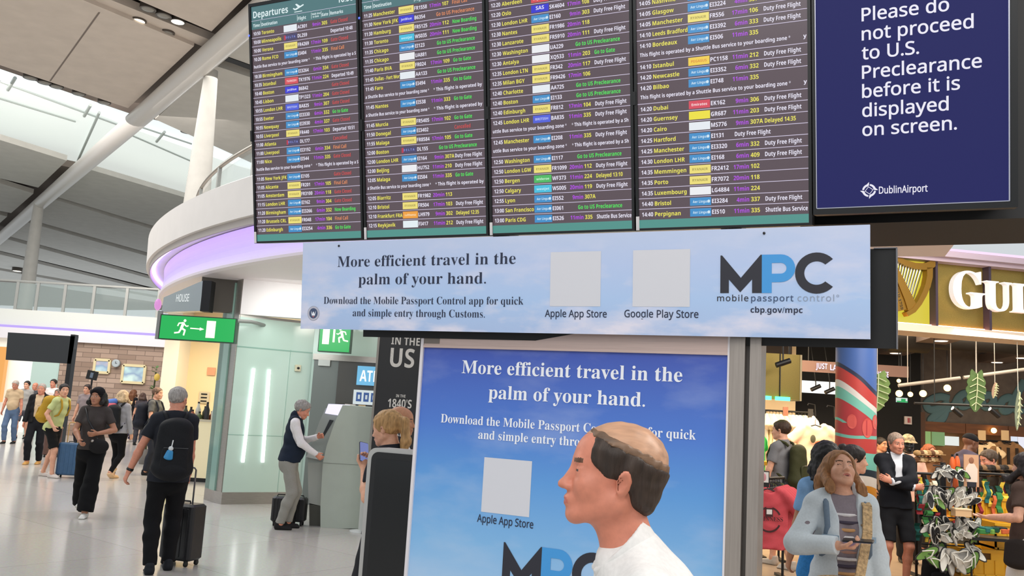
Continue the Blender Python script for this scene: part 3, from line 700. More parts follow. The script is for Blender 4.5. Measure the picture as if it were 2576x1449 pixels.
# stone wall
bm_ = mat('stone_wall', '#937f72', .85); nt = bm_.node_tree; b_ = nt.nodes['Principled BSDF']; tc = nt.nodes.new('ShaderNodeTexCoord')
mp = nt.nodes.new('ShaderNodeMapping'); mp.inputs['Rotation'].default_value = (math.radians(90), 0, 0); br = nt.nodes.new('ShaderNodeTexBrick'); br.inputs['Scale'].default_value = 1
for k, v in (('Brick Width', .62), ('Row Height', .17), ('Mortar Size', .012)): br.inputs[k].default_value = v
br.inputs['Color1'].default_value = (*srgb('#8d7768'), 1); br.inputs['Color2'].default_value = (*srgb('#b19a8a'), 1); br.inputs['Mortar'].default_value = (*srgb('#7a685d'), 1)
nt.links.new(tc.outputs['Object'], mp.inputs[0]); nt.links.new(mp.outputs[0], br.inputs[0]); nt.links.new(br.outputs['Color'], b_.inputs['Base Color'])
wx0 = at(160, 900, YF)[0]; wx1 = at(420, 900, YF)[0]
MB().bbox((wx0, YF - .2, 0), (wx1, YF + .2, zb)).build('wall_back', bm_)['kind'] = 'structure'
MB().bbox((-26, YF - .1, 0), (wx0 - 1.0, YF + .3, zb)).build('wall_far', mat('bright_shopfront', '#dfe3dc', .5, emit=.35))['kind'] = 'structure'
MB().bbox((wx0 - 1.0, YF - .12, 0), (wx0 - .05, YF + .1, zb)).build('window_3', mat('green_glass', '#b7cfc8', .2))['kind'] = 'structure'
pA = at(-6, 940, YF - .4); MB().bbox((pA[0] - 1, YF - .5, 1.0), (pA[0] + .25, YF - .3, 2.9)).build('trim_10', lit('orange_shop_light', '#ffb45e', .9))['kind'] = 'structure'
def frame_pic(label, x0, y0, x1, y1, cols):
    a, c = at(x0, y0, YF - .28), at(x1, y1, YF - .28); w, h = c[0] - a[0], a[2] - c[2]; t = thing('framed_picture', label, 'picture', ((a[0] + c[0]) / 2, YF - .24, (a[2] + c[2]) / 2))
    mb = MB()
    for q in (-1, 1): mb.bbox((q * w / 2 - .045, -.04, -h / 2), (q * w / 2 + .045, .03, h / 2)); mb.bbox((-w / 2, -.04, q * h / 2 - .045), (w / 2, .03, q * h / 2 + .045))
    mb.build('frame', mat('pale_gold_frame', '#d9cba0', .4), t)
    m = mat('print_' + label[:6], cols[0], .5); nt = m.node_tree; bb = nt.nodes['Principled BSDF']; nz = nt.nodes.new('ShaderNodeTexNoise'); nz.inputs['Scale'].default_value = 1.6; r = nt.nodes.new('ShaderNodeValToRGB')
    r.color_ramp.elements[0].color = (*srgb(cols[0]), 1); r.color_ramp.elements[0].position = .38; r.color_ramp.elements[1].color = (*srgb(cols[1]), 1); r.color_ramp.elements[1].position = .62
    e = r.color_ramp.elements.new(.5); e.color = (*srgb(cols[2]), 1); tc = nt.nodes.new('ShaderNodeTexCoord'); nt.links.new(tc.outputs['Object'], nz.inputs[0]); nt.links.new(nz.outputs['Fac'], r.inputs[0]); nt.links.new(r.outputs[0], bb.inputs['Base Color'])
    MB().bbox((-w / 2, -.02, -h / 2), (w / 2, .01, h / 2)).build('picture_print', m, t)
frame_pic('smaller gold framed picture of pink and blue sea on the stone wall', 239, 904, 272, 938, ('#c8b4bd', '#b7d3dc', '#8aa7c4'))
frame_pic('larger gold framed picture of pale blue water on the stone wall', 310, 918, 360, 964, ('#bfe0e0', '#cfe8e4', '#8ba3c0'))
p = at(292, 914, YF - .3); t = thing('wall_clock', 'round white wall clock between the two framed pictures', 'clock', tuple(p))
MB().lathe([(.02, -.03), (.115, -.03), (.115, .06), (.02, .06)], (0, 0, 0), 24, 0, (0, 1, 0)).build('clock_face', mat('clock_white', '#cfd6da', .4), t)
MB().lathe([(.11, -.045), (.135, -.045), (.135, .07), (.11, .07)], (0, 0, 0), 24, 0, (0, 1, 0)).build('rim', mat('clock_rim', '#aab4b8', .4), t)
mb = MB(); mb.box((0, -.05, .03), (.012, .01, .07)); mb.box((.025, -.05, 0), (.05, .01, .012)); mb.build('clock_hand', M_dark, t)
# tall potted plant with yellow bloom
pp = at(372, 1085, 21.0); pp[2] = 0; t = thing('tall_plant', 'tall slim plant with a yellow bloom by the cream shop entrance', 'plant', tuple(pp))
top = at(374, 935, 21.0)[2]
MB().lathe([(.12, 0), (.16, .35), (.14, .35), (.10, .05)], (0, 0, 0), 16).build('pot', mat('grey_pot', '#6a6662', .6), t)
MB().tube([(0, 0, .3), (.02, 0, 1.2), (.03, 0, top)], .018, 6).build('stem', mat('stem_green', '#3c4a24', .7), t)
mb = MB(); r_ = random.Random(3)
for i in range(26):
    a = r_.uniform(0, 6.28); z = top - r_.uniform(-.12, .5); L = r_.uniform(.10, .2); d = V3(math.cos(a), math.sin(a), r_.uniform(-.2, .5)) * L; s_ = V3(-math.sin(a), math.cos(a), 0) * .035
    o = V3(.03, 0, z); mb.add([o, o + d * .5 + s_, o + d, o + d * .5 - s_], [(0, 1, 2, 3)])
mb.build('foliage', mat('leaf_green', '#4f7a2c', .6), t)
MB().sphere((.10, -.08, top - .12), (.07, .06, .09)).build('bloom', mat('bloom_yellow', '#e5c45c', .6), t)
# black display board on its pole
ya = 24.0; a, b, c, d = [at(x, y, ya) for x, y in ((20, 836), (190, 846), (178, 915), (14, 905))]
t = thing('display_board', 'large blank black display board on a dark pole before the stone wall', 'sign', (a[0], ya, 0))
mb = MB(); mb.hexa([p - V3(a[0], ya, 0) for p in (d, c, c + V3(0, .18, 0), d + V3(0, .18, 0), a, b, b + V3(0, .18, 0), a + V3(0, .18, 0))]); mb.build('screen', mat('blank_screen', '#26282b', .35), t)
mb = MB(); q = at(183, 846, ya) - V3(a[0], ya, 0); mb.bbox((q[0] - .06, .0, 0), (q[0] + .06, .2, q[2] + .05)); mb.build('pole', M_dark, t)
MB().bbox((q[0] - .5, -.2, 0), (q[0] + .5, .5, .04)).build('base_plate', M_dark, t)
p = at(232, 944, 24); t = thing('monitor', 'small black monitor on a stand below the smaller picture', 'monitor', (p[0], 24, 0))
MB().box((0, 0, p[2]), (.28, .06, .24), 0, ry(8)).build('screen', M_black, t); MB().box((0, -.035, p[2]), (.08, .006, .14), 0, ry(8)).build('screen_image', lit('monitor_glow', '#8090a4', .5), t)
MB().tube([(0, .02, 0), (0, .02, p[2])], .025, 8).build('stand', M_dark, t)

# ---- the round building: gallery ring, glass drum
RC = V3(9.886, 25.546, 0)
def arc(R, z, a): return RC + V3(R * math.cos(a), R * math.sin(a), z)
AA = [math.radians(v) for v in np.linspace(165, 252, 70)]
def sweep(prof, name, m, kind='structure', parent=None, smooth=True):
    mb = MB(); n = len(prof); V = [arc(R, z, a) for a in AA for R, z in prof]
    mb.add(V, [(i * n + k, (i + 1) * n + k, (i + 1) * n + (k + 1) % n, i * n + (k + 1) % n) for i in range(len(AA) - 1) for k in range(n)], 0, False)
    mb.add(V[:n], [tuple(range(n))]); mb.add(V[-n:], [tuple(range(n))[::-1]])
    o = mb.build(name, m, parent)
    if kind: o['kind'] = kind
    return o
sweep([(19.06, 4.30), (19.08, 4.88), (19.02, 4.92), (18.5, 4.92), (17.2, 4.6), (17.2, 4.3)], 'wall_gallery_ring', M_white)
sweep([(19.0, 4.19), (19.0, 4.30), (18.97, 4.30), (18.97, 4.19)], 'trim_11', mat('grey_reveal', '#b5ada8', .6))
sweep([(18.70, 4.28), (18.685, 4.18), (18.68, 4.08), (18.69, 3.98), (18.71, 3.88), (18.74, 3.79), (18.755, 3.74), (18.75, 3.70), (18.70, 3.67), (18.4, 3.65), (17.4, 3.62), (17.4, 4.28)], 'wall_soffit_ring', mat('soffit_white', '#ebe2e2', .55))
sweep([(18.94, 4.262), (18.94, 4.285), (18.88, 4.285), (18.88, 4.262)], 'trim_12', lit('lilac_strip', '#9c80ff', 9.0))
bal = thing('balustrade', 'curved glass balustrade with steel handrail on the round white gallery', 'balustrade', (0, 0, 0))
RB = 18.2
mb = MB(); mb.tube([arc(RB, 5.95, a) for a in AA], .035, 8); mb.build('handrail', mat('handrail_bronze', '#8f8579', .35, .6), bal)
for k, a in enumerate(AA[2::5]):
    mb = MB(); p = arc(RB, 4.6, a); mb.box((p[0], p[1], 5.27), (.06, .10, 1.34), 0, rz(math.degrees(a))); mb.build('post', mat('baluster_steel', '#a9a9a4', .4, .5), bal)
mb = MB()
for i in range(len(AA) - 1): mb.quad(arc(RB - .05, 4.75, AA[i]), arc(RB - .05, 4.75, AA[i + 1]), arc(RB - .05, 5.88, AA[i + 1]), arc(RB - .05, 5.88, AA[i]))
mb.build('glass_panel', M_bal, bal)
p_, r_b = atz(398, 760, 3.5), .07
MB().sphere((p_[0], p_[1], 3.45), (r_b, r_b, .12)).build('trim_13', lit('pink_cove_light', '#e69adf', .9))['kind'] = 'structure'

# drum face
M_gl = mat('pale_green_glass', '#bdd2c8', .08, spec=.7); M_gl2 = mat('pale_green_glass_edge', '#8fb0a4', .1)
A_, B_, C_, D_ = [atz(*q) for q in ((512, 1256), (535, 1264), (556, 1269), (752, 1267))]
def wallseg(p, q, z0, z1, th, m, name, kind='structure'):
    d = unit(V3(q[0] - p[0], q[1] - p[1], 0)); nrm = V3(-d[1], d[0], 0)
    mb = MB(); mb.hexa([V3(p[0], p[1], z0), V3(q[0], q[1], z0), V3(q[0], q[1], z0) + nrm * th, V3(p[0], p[1], z0) + nrm * th, V3(p[0], p[1], z1), V3(q[0], q[1], z1), V3(q[0], q[1], z1) + nrm * th, V3(p[0], p[1], z1) + nrm * th])
    o = mb.build(name, m)
    if kind: o['kind'] = kind
    return o
lerp = lambda p, q, t: p + (q - p) * t
GLP = C_.copy(); GLN = V3(-(D_ - C_)[1], (D_ - C_)[0], 0)
wallseg(C_, D_, .19, 3.02, .10, M_gl, 'window_4'); wallseg(C_, D_, 0, .19, .08, M_steel, 'baseboard_drum')
q1 = lerp(C_, D_, .70); wallseg(lerp(C_, D_, .697) - V3(0, .004, 0), lerp(C_, D_, .703) - V3(0, .004, 0), .19, 2.55, .01, M_gl2, 'trim_14')
wallseg(C_ - V3(0, .005, 0), D_ - V3(0, .005, 0), 2.52, 2.54, .01, M_gl2, 'trim_15'); wallseg(C_ - V3(0, .005, 0), D_ - V3(0, .005, 0), 1.1, 1.108, .01, M_gl2, 'trim_16')
wallseg(C_, D_, 3.02, 3.06, .16, M_steel, 'trim_17')
wallseg(B_ + V3(.03, 0, 0), C_ - V3(.02, 0, 0), .19, 3.75, .10, M_steel, 'trim_18')
wallseg(A_, B_, .19, 3.6, .06, M_gl2, 'window_5'); wallseg(A_, lerp(A_, B_, .45), .19, 3.61, .065, M_gl, 'window_6')
wallseg(A_, B_, 0, .19, .10, M_steel, 'baseboard_door'); wallseg(B_, C_, 0, .19, .12, M_steel, 'baseboard_post')
# plaster bulkhead above the glass
E_ = atz(985, 1270); E_[1] = D_[1] + .5
wallseg(C_ - V3(.0, .02, 0), V3(4.0, D_[1] + .3, 0), 3.06, 3.9, .2, mat('soffit_white', '#ebe2e2'), 'wall_bulkhead')
# door in the drum beside the machine
d0, d1 = D_ + V3(.02, .05, 0), V3(-2.0, 15.3, 0)
wallseg(d0, V3(d0[0] + .22, d0[1] + .02, 0), 0, 2.5, .12, M_steel, 'trim_19'); 
dd = atz(782, 1262); de = atz(885, 1255)
wallseg(V3(-3.30, 15.0, 0), V3(-3.30 + .42, 15.02, 0), 0, 2.42, .08, mat('door_grey', '#6d7371', .3), 'door_1')
wallseg(V3(-2.88, 15.0, 0), V3(-2.2, 15.05, 0), .0, 2.42, .06, mat('door_dark_glass', '#4c4a47', .15), 'door_2')
wallseg(V3(-3.32, 14.97, 0), V3(-2.12, 15.02, 0), 2.42, 2.52, .12, M_steel, 'trim_20'); wallseg(V3(-2.22, 14.97, 0), V3(-2.10, 14.98, 0), 0, 2.45, .12, M_steel, 'trim_21')
wallseg(V3(-3.75, 15.06, 0), V3(3.0, 15.2, 0), 0, 3.06, .1, M_gl, 'window_7')
for x_, lb in ((-2.62, 'white'), (-2.42, 'cream')):
    tag(MB().box((x_, 14.98, 1.62 if lb == 'white' else 1.6), (.18 if lb == 'white' else .12, .01, .16 if lb == 'white' else .2)).build('notice_sheet', mat('paper_' + lb, '#d9cfc9' if lb == 'white' else '#c9ad86', .7)), 'small %s notice sheet stuck on the dark door glass' % lb, 'notice')
tag(MB().box((-3.12, 14.97, 2.37), (.2, .02, .1)).build('door_plate', mat('plate_grey', '#c3c6c4', .5)), 'small pale plate at the head of the grey door', 'sign')
# ================================================================ departures board, banner, totem
class Frame:      # a tilted board: u along its width, v up, d towards the viewer
    def __init__(s, P, yaw, tilt):
        a, t = math.radians(yaw), math.radians(tilt); s.P = np.array(P, float)
        s.e = V3(math.cos(a), math.sin(a), 0); n = V3(math.sin(a), -math.cos(a), 0)
        s.s = math.cos(t) * V3(0, 0, 1) + math.sin(t) * n; s.n = np.cross(s.e, s.s)
    def __call__(s, u, v, d=0): return s.P + s.e * u + s.s * v + s.n * d
    def box(s, mb, u0, u1, v0, v1, d0, d1, mi=0):
        return mb.hexa([s(u0, v0, d1), s(u1, v0, d1), s(u1, v0, d0), s(u0, v0, d0), s(u0, v1, d1), s(u1, v1, d1), s(u1, v1, d0), s(u0, v1, d0)], mi)
    def rect(s, mb, u0, u1, v0, v1, d, mi=0): return mb.quad(s(u0, v0, d), s(u1, v0, d), s(u1, v1, d), s(u0, v1, d), mi)
    def text(s, mb, t, u, v, h, d, mi=0, **k): return letters(mb, t, s(u, v, d), s.e, s.s, h, mi, **k)
    def poly(s, mb, pts, d, mi=0, faces=None): return mb.add([s(x, y, d) for x, y in pts], faces or [tuple(range(len(pts)))], mi)
FS = Frame(at(1288, 588, 4.15), -25, 10.5)
BZ = mat('screen_bezel', '#0b0b0d', .35); DISP = mat('screen_display', '#0c0a0c', .22, emit=1.0, ecol='#584a51')  # display emission carries reflected hall light as an even brown-grey
C_ = dict(w='#e9e6f6', y='#ebe45a', m='#b24be6', r='#c94b4b', o='#dd8a5c', g='#4fe35c', l='#cfc6de', t='#dfeef0')
LIT = {k: lit('glyph_' + k, v, 1.0, '#050505') for k, v in C_.items()}
TEAL = lit('screen_teal', '#4d7478', 1.0, '#050505'); TEAL2 = lit('screen_teal_foot', '#4f9088', 1.0, '#050505')
BADGE = {'L': ('#3f8fcb', 'Aer Lingus', '#d8eefc'), 'R': ('#efe07a', 'RYANAIR', '#a89a50'), 'J': ('#3b3bd6', 'jetBlue', '#e4e4ff'), 'W': ('#e8eef4', '', '#ffffff'), 'D': ('#4a4468', 'D E L T A', '#8c9cf0'), 'T': ('#d8525c', 'TURKISH', '#ffe0e0'),
         'B': ('#4f5fdc', 'BRITISH', '#c8d0ff'), 'S': ('#2f2fd2', 'SAS', '#f0f0ff'), 'C': ('#46bfe0', 'westjet', '#d0f6ff'), 'H': ('#f2a23a', 'Lufthansa', '#ffe9c0'), 'G': ('#4cba62', 'wideroe', '#d8ffe0'), 'P': ('#f2d04a', 'PEGASUS', '#e08a3a'),
         'E': ('#d9475a', 'Emirates', '#ffe8ea'), 'Y': ('#f0e23c', '', '#ffffff'), 'O': ('#d84a52', 'Loganair', '#ffe4e4'), 'I': ('#e6f2f6', '', '#ffffff'), 'U': ('#eef0f4', '', '#ffffff')}
N = 'N'
rows = [
 # screen one
 ['10:50 Toronto|W AC801|9min 305|r Gate Closed', '10:00 Minneapolis|D DL259||w Departed 10:48', '10:00 Verona|R FR4269|17min 109|r Gate Closed', '10:20 Rome FCO|L EI404|11min 335|o Final Call', 'N|huttle Bus service to your boarding zone *|* This flight is operated by a S',
  '10:30 Birmingham|L EI3264|6min 334|r Gate Closed', '10:35 Istanbul|T TK1976|11min 224|w Departed 10:49', '10:40 Boston|J B6842||r Gate Closed', '10:45 Lisbon|W TP1323|11min 204|r Gate Closed', '10:55 London LHR|B BA825|9min 307|r Gate Closed', '10:55 Exeter|L EI3330|6min 332|g Go to Gate', '10:55 Newquay|L EI3930|4min 337|r Gate Closed',
  '10:55 Liverpool|R FR440|17min 103|w Departed 10:51', '11:00 Atlanta|D DL177||r Cancelled', '11:00 Liverpool|L EI3192|6min 334|o Final Call', '11:00 Nice|L EI544|11min 335|r Gate Closed', 'N|huttle Bus service to your boarding zone *|* This flight is operated by a S', '11:05 New York JFK|L EI105||r Gate Closed', '11:05 Alicante|R FR201|17min 105|o Final Call',
  '11:05 Amsterdam|R FR3100|20min 118|r Gate Closed', '11:15 London LHR|L EI162|9min 304|r Gate Closed', '11:20 Birmingham|L EI3266|6min 332|g Now Boarding', '11:20 Brussels CRL|R FR048|17min 104|o Final Call', '11:20 Edinburgh|L EI3254|4min 336|g Go to Gate'],
 ['11:25 Manchester|R FR1558|17min 107|o Final Call', '11:30 New York JFK|J B6354||o Go to US Preclearance', '11:30 Hamburg|R FR5125|20min 112|g Now Boarding', '11:30 Toronto|C WS035|20min 111|g Now Boarding', '11:35 Chicago|L EI123||g Go to US Preclearance', '11:35 Chicago|U UA881||g Go to US Preclearance', '11:40 Paris BVA|R FR024|17min 109|g Go to Gate', '11:45 Dallas - Fort Wor|W AA133||g Go to US Preclearance',
  '11:45 Faro|L EI494|11min 335|g Go to Gate', 'N|a Shuttle Bus service to your boarding zone *|* This flight is operated by', '11:45 Nantes|L EI538|11min 333|g Go to Gate', 'N|a Shuttle Bus service to your boarding zone *|* This flight is operated by', '11:45 Murcia|R FR5405|17min 102|g Go to Gate', '11:50 Donegal|L EI3402||r Cancelled', '11:55 Malaga|R FR8584|17min 105|g Go to Gate', '12:00 Boston|D DL155||g Go to US Preclearance',
  '12:00 London LHR|L EI164|9min 307A|w Duty Free Flight', '12:00 Beijing|U HU752|11min 210|w Duty Free Flight', '12:05 Malaga|L EI584|11min 335|g Go to Gate', 'N|a Shuttle Bus service to your boarding zone *|* This flight is operated by', '12:05 Biarritz|R FR1982|20min 113|', '12:10 Bristol|R FR504|17min 103|w Duty Free Flight', '12:10 Frankfurt FRA|H LH979|9min 302|y Delayed 12:35', '12:15 Reykjavik|I FI417|11min 212|w Duty Free Flight'],
 ['12:15 Bristol|L EI3286|4min 337|w Duty Free Flight', '12:20 Aberdeen|O LM41|17min 106|w Duty Free Flight', '12:20 Oslo|S SK4604|17min 108|w Duty Free Flight', '12:30 London LHR|L EI160|9min 303|w Duty Free Flight', '12:30 Nantes|R FR1986|20min 118|', '12:30 Lanzarote|R FR5910|20min 111|w Duty Free Flight', '12:30 Washington|U UA229||g Go to US Preclearance', '12:30 Antalya|U XQ533|11min 203|g Go to Gate',
  '12:35 London LTN|R FR342|20min 117|w Duty Free Flight', '12:35 Milan BGY|R FR9426|17min 106|', '12:40 Charlotte|W AA725||g Go to US Preclearance', '12:40 Boston|L EI133||g Go to US Preclearance', '12:40 Edinburgh|R FR812|17min 104|w Duty Free Flight', '12:45 London LHR|B BA835|11min 335|w Duty Free Flight', 'N|uttle Bus service to your boarding zone *|* This flight is operated by a Sh', '12:45 Manchester|L EI208|11min 335|w Duty Free Flight', 'N|uttle Bus service to your boarding zone *|* This flight is operated by a Sh',
  '12:50 Washington|L EI117||g Go to US Preclearance', '12:50 London LGW|R FR1099|20min 112|w Duty Free Flight', '12:50 Bergen|G WF373|11min 224|y Delayed 13:10', '12:50 Calgary|C WS005|20min 119|w Duty Free Flight', '12:55 Lyon|L EI552|9min 307A|', '13:00 San Francisco|L EI061||g Go to US Preclearance', '13:00 Paris CDG|L EI526|11min 335|w Shuttle Bus Service'],
 ['14:00 Madrid|R FR5446|17min 107|', '14:00 London LHR|B BA837|9min 304|w Duty Free Flight', '14:05 Nashville|L EI79|4min 337|w Duty Free Flight', '14:05 Glasgow|L EI3224|4min 337|w Duty Free Flight', '14:05 Manchester|R FR556|17min 106|w Duty Free Flight', '14:10 Leeds Bradford|L EI3392|6min 333|w Duty Free Flight', '14:10 Bordeaux|L EI506|11min 335|', 'N|This flight is operated by a Shuttle Bus service to your boarding zone *|y', '14:10 Istanbul|P PC1158|11min 212|w Duty Free Flight',
  '14:20 Newcastle|L EI3352|6min 332|w Duty Free Flight', '14:20 Bilbao|L EI748|11min 335|', 'N|This flight is operated by a Shuttle Bus service to your boarding zone *|y', '14:20 Dubai|E EK162|9min 306|w Duty Free Flight', '14:20 Guernsey|Y GR687|11min 203|w Duty Free Flight', '14:20 Cairo|W MS776|9min 307A|y Delayed 14:35', '14:25 Hartford|L EI131||w Duty Free Flight', '14:25 Manchester|L EI3320|6min 332|w Duty Free Flight', '14:30 London LHR|L EI168|6min 409|w Duty Free Flight',
  '14:35 Memmingen|R FR2412|17min 102|', '14:35 Porto|R FR7072|20min 118|', '14:35 Luxembourg|U LG4884|11min 224|', '14:40 Bristol|L EI3284|4min 337|w Duty Free Flight', '14:40 Perpignan|L EI510|11min 335|w Shuttle Bus Service']]
SLB = ['dark departures screen showing 10:56 and Toronto at its head', 'dark departures screen listing Manchester first and Reykjavik last', 'dark departures screen listing Aberdeen high up and Paris CDG last', 'dark departures screen listing Perpignan last beside the navy notice screen']
US = [-1.580, -.848, -.116, .622, 1.386]; PITCH, V0 = .0472, .043
for si in range(4):
    u0, u1 = US[si], US[si + 1] - .006; W = u1 - u0; k = W / .735
    t = thing('departures_screen', SLB[si], 'screen', (0, 0, 0), 0, 'departures screens over the banner'); org = FS(u0 + W / 2, 0); t.location = tuple(org)
    F = Frame(FS(u0, 0) - org, -25, 10.5)
    mb = MB(); F.box(mb, 0, W, -.006, 1.318, -.085, -.004)
    for a in ((0, .013, -.006, 1.318), (W - .013, W, -.006, 1.318), (.013, W - .013, -.006, .004), (.013, W - .013, 1.302, 1.318)): F.box(mb, a[0], a[1], a[2], a[3], -.004, .008)
    mb.build('bezel', BZ, t)
    mb = MB(); F.rect(mb, .013, W - .013, .004, 1.302, -.002); mb.build('display', DISP, t)
    mb = MB(); F.rect(mb, .014, W - .014, V0 + 24 * PITCH, 1.301, 0); mb.build('header_band', TEAL, t)
    mb = MB(); F.rect(mb, .014, W - .014, .005, .042, 0); mb.build('footer_band', TEAL2, t)
    mb = MB(); keys = list(LIT); mi = {c: i for i, c in enumerate(keys)}
    hd = V0 + 24 * PITCH
    F.text(mb, 'Departures', .028 * k, hd + .062, .036, .001, mi['t'], style='bold', xs=.86)
    F.text(mb, '10:56' if si == 0 else '', .70 * k, hd + .068, .032, .001, mi['t'], style='bold', align='r', xs=.9)
    pl = [(0, .45), (.12, .45), (.3, .34), (.5, .45), (.16, .83), (.30, .88), (.72, .58), (.95, .70), (1.0, .78), (.93, .80), (.3, .40)]
    if si == 0:      # aeroplane taking off over a line
        o_ = (.300, hd + .050); F.poly(mb, [(o_[0] + x * .075, o_[1] + y * .05) for x, y in ((0, .55), (.1, .62), (.2, .50), (.45, .62), (.22, .98), (.36, 1.02), (.66, .72), (.92, .86), (1.0, .80), (.95, .72), (.3, .36), (.16, .36))], .001, mi['t'], [(0, 1, 2, 10, 11), (2, 3, 9, 10), (3, 4, 5, 6), (3, 6, 7, 8, 9)])
        F.rect(mb, o_[0] + .01, o_[0] + .062, o_[1] + .006, o_[1] + .010, .001, mi['t'])
    for lb, x, hh, dy in (('Time', .026, .017, 0), ('Destination', .086, .017, 0), ('Flight', .338, .017, .0), ('Walk time', .432, .010, .014), ('to Gate', .436, .010, 0), ('Gate', .497, .016, 0), ('Remarks', .552, .017, 0)): F.text(mb, lb, x * k, hd + .012 + dy, hh, .001, mi['t'], style='bold', xs=.8)
    for x in (.080, .332, .426, .492, .546): F.rect(mb, x * k, x * k + .002, hd + .008, hd + .040, .001, mi['t'])
    F.rect(mb, .014, W - .014, hd + .046, hd + .048, .001, mi['l'])
    R_ = rows[si]; n = len(R_)
    for i, row in enumerate(R_):
        v = V0 + (n - 1 - i) * PITCH; nxt = R_[i + 1] if i + 1 < n else ''
        if not nxt.startswith('N|') and i + 1 < n: F.rect(mb, .014, W - .014, v - .0012, v + .0014, .001, mi['l'])
        P = row.split('|'); b = v + .014
        if P[0] == 'N':
            b = v + .022
            if si < 3: F.text(mb, P[1], .024 * k, b, .0165, .001, mi['w'], style='bold', width=.385 * k); F.text(mb, P[2], .435 * k, b, .0165, .001, mi['w'], style='bold', width=.275 * k)
            else: F.text(mb, P[1], .026 * k, b, .0165, .001, mi['w'], style='bold', width=.63 * k); F.text(mb, 'y', .706 * k, b, .0165, .001, mi['w'], style='bold')
            continue
        tm, ds = P[0].split(' ', 1); bd, fl = P[1].split(' ', 1)
        F.text(mb, tm, .026 * k, b, .0185, .001, mi['w'], style='bold', width=.050 * k)
        dw = text2d(ds)[0][:, 0].max() * .0185 / .714 * .86
        F.text(mb, ds, .084 * k, b, .0185, .001, mi['y'], style='bold', width=min(dw, .152) * k)
        F.text(mb, fl, .332 * k, b, .0185, .001, mi['w'], style='bold', xs=.84)
        if P[2]:
            wk, gt = P[2].split(' '); F.text(mb, wk, .486 * k, b, .0185, .001, mi['m'], style='bold', align='r', xs=.84); F.text(mb, gt, .494 * k, b, .0185, .001, mi['y'], style='bold', xs=.86)
        if P[3]:
            c, rm = P[3].split(' ', 1)
            if 'Preclear' in rm: F.text(mb, rm, .460 * k, b, .0185, .001, mi[c], style='bold', width=.215 * k)
            elif 'Shuttle' in rm: F.text(mb, rm, .552 * k, b, .0185, .001, mi[c], style='bold', width=.166 * k)
            else: F.text(mb, rm, (.552 if P[2] or 'Duty' not in rm else .43) * k, b, .0185, .001, mi[c], style='bold', xs=.73)
        col, word, tc_ = BADGE[bd]; q = MB(); F.rect(q, .238 * k, .328 * k, v + .006, v + .041, .0005)
        if word: F.text(q, word, .283 * k, v + .018, .011 if bd != 'S' else .017, .001, 1, style='bold', align='c', width=.066 * k if len(word) > 4 else .042 * k)
        if bd == 'D': F.rect(q, .239 * k, .251 * k, v + .010, v + .036, .001, 2)
        if bd == 'L': F.poly(q, [(.3185 * k + .006 * math.cos(a), v + .0235 + .007 * math.sin(a)) for a in np.linspace(0, 5.5, 8)], .001, 1)
        q.build('airline_badge', [lit('badge_' + bd, col, .95, '#050505'), lit('badge_word_' + bd, tc_, .9, '#050505'), lit('badge_red', '#c83c50', .8, '#050505')], t)
    mb.build('flight_listing', [LIT[c] for c in keys], t)
    mb = MB(); F.box(mb, .001, .016, -.004, .058, .008, .0095); mb.build('label_sticker', mat('sticker_white', '#d6d0cf', .6), t)
    mb = MB(); F.box(mb, -.006, .008, .56, .62, -.02, .012); mb.build('latch', BZ, t)
    if si < 2: mb = MB(); c = F(.0, 1.145, .006); mb.sphere(c, .006); mb.build('status_led', lit('led_blue', '#3a4cff', 4), t)
# navy notice screen
t = thing('notice_screen', 'navy screen asking passengers not to proceed to U.S. Preclearance yet', 'screen', tuple(FS(1.75, 0)))
F = Frame(FS(1.384, 0) - FS(1.75, 0), -25, 10.5); O = 1.384
mb = MB(); F.box(mb, 0, .742, .036, 1.38, -.14, -.004)
for a in ((0, .010, .036, 1.38), (.718, .742, .036, 1.38), (.01, .718, .036, .058), (.01, .718, 1.36, 1.38)): F.box(mb, *a, -.004, .006)
mb.build('bezel', BZ, t)
mb = MB(); F.rect(mb, .012, .716, .060, 1.36, -.001); mb.build('display', mat('navy_display', '#05050a', .5, emit=1.0, ecol='#26285f', spec=.12), t)
mb = MB()
for a in ((.012, .0155, .06, 1.36), (.711, .716, .06, 1.36), (.012, .716, .06, .0635)): F.box(mb, *a, -.001, .004)
mb.build('edge_strip', mat('silver_edge', '#b9bac6', .3, .7), t)
mb = MB()
for i, s_ in enumerate(('Please do', 'not proceed', 'to U.S.', 'Preclearance', 'before it is', 'displayed', 'on screen.')):
    mb = MB(); F.text(mb, s_, 1.576 - O, .812 - i * .0772, .0535, .001, 0, style='sans', offset=.014, xs=1.0); mb.build('text_line', lit('notice_white', '#e8e6f2', 1.0, '#0a0a0a'), t)
mb = MB(); F.text(mb, 'DublinAirport', 1.637 - O, .112, .029, .001, 0, style='sans', offset=.016, width=.178)
mb.build('text_line', lit('notice_white', '#e8e6f2'), t); mb = MB(); cx, cy = 1.600 - O, .127
for k in range(4):
    a0 = math.radians(90 * k + 8); pts = []
    for j in range(7): a = a0 + j * math.radians(74) / 6; pts.append((cx + .026 * math.cos(a), cy + .026 * math.sin(a)))
    for j in range(6, -1, -1): a = a0 + j * math.radians(74) / 6; r = .017 + .002 * j / 6; pts.append((cx + r * math.cos(a), cy + r * math.sin(a)))
    F.poly(mb, pts, .001, 0, [(j, j + 1, 12 - j, 13 - j) for j in range(6)])
    a = a0 + math.radians(-8); p1, p2, p3 = [(cx + r * math.cos(a + w), cy + r * math.sin(a + w)) for r, w in ((.034, .0), (.024, .55), (.020, .0))]
    F.poly(mb, [p1, p2, p3], .001)
    a1, a2 = a0, a0 + math.pi / 2; F.poly(mb, [(cx + r * math.cos(a), cy + r * math.sin(a)) for r, a in ((.0135, a1), (.0165, a1), (.0165, a2), (.0135, a2))], .001)
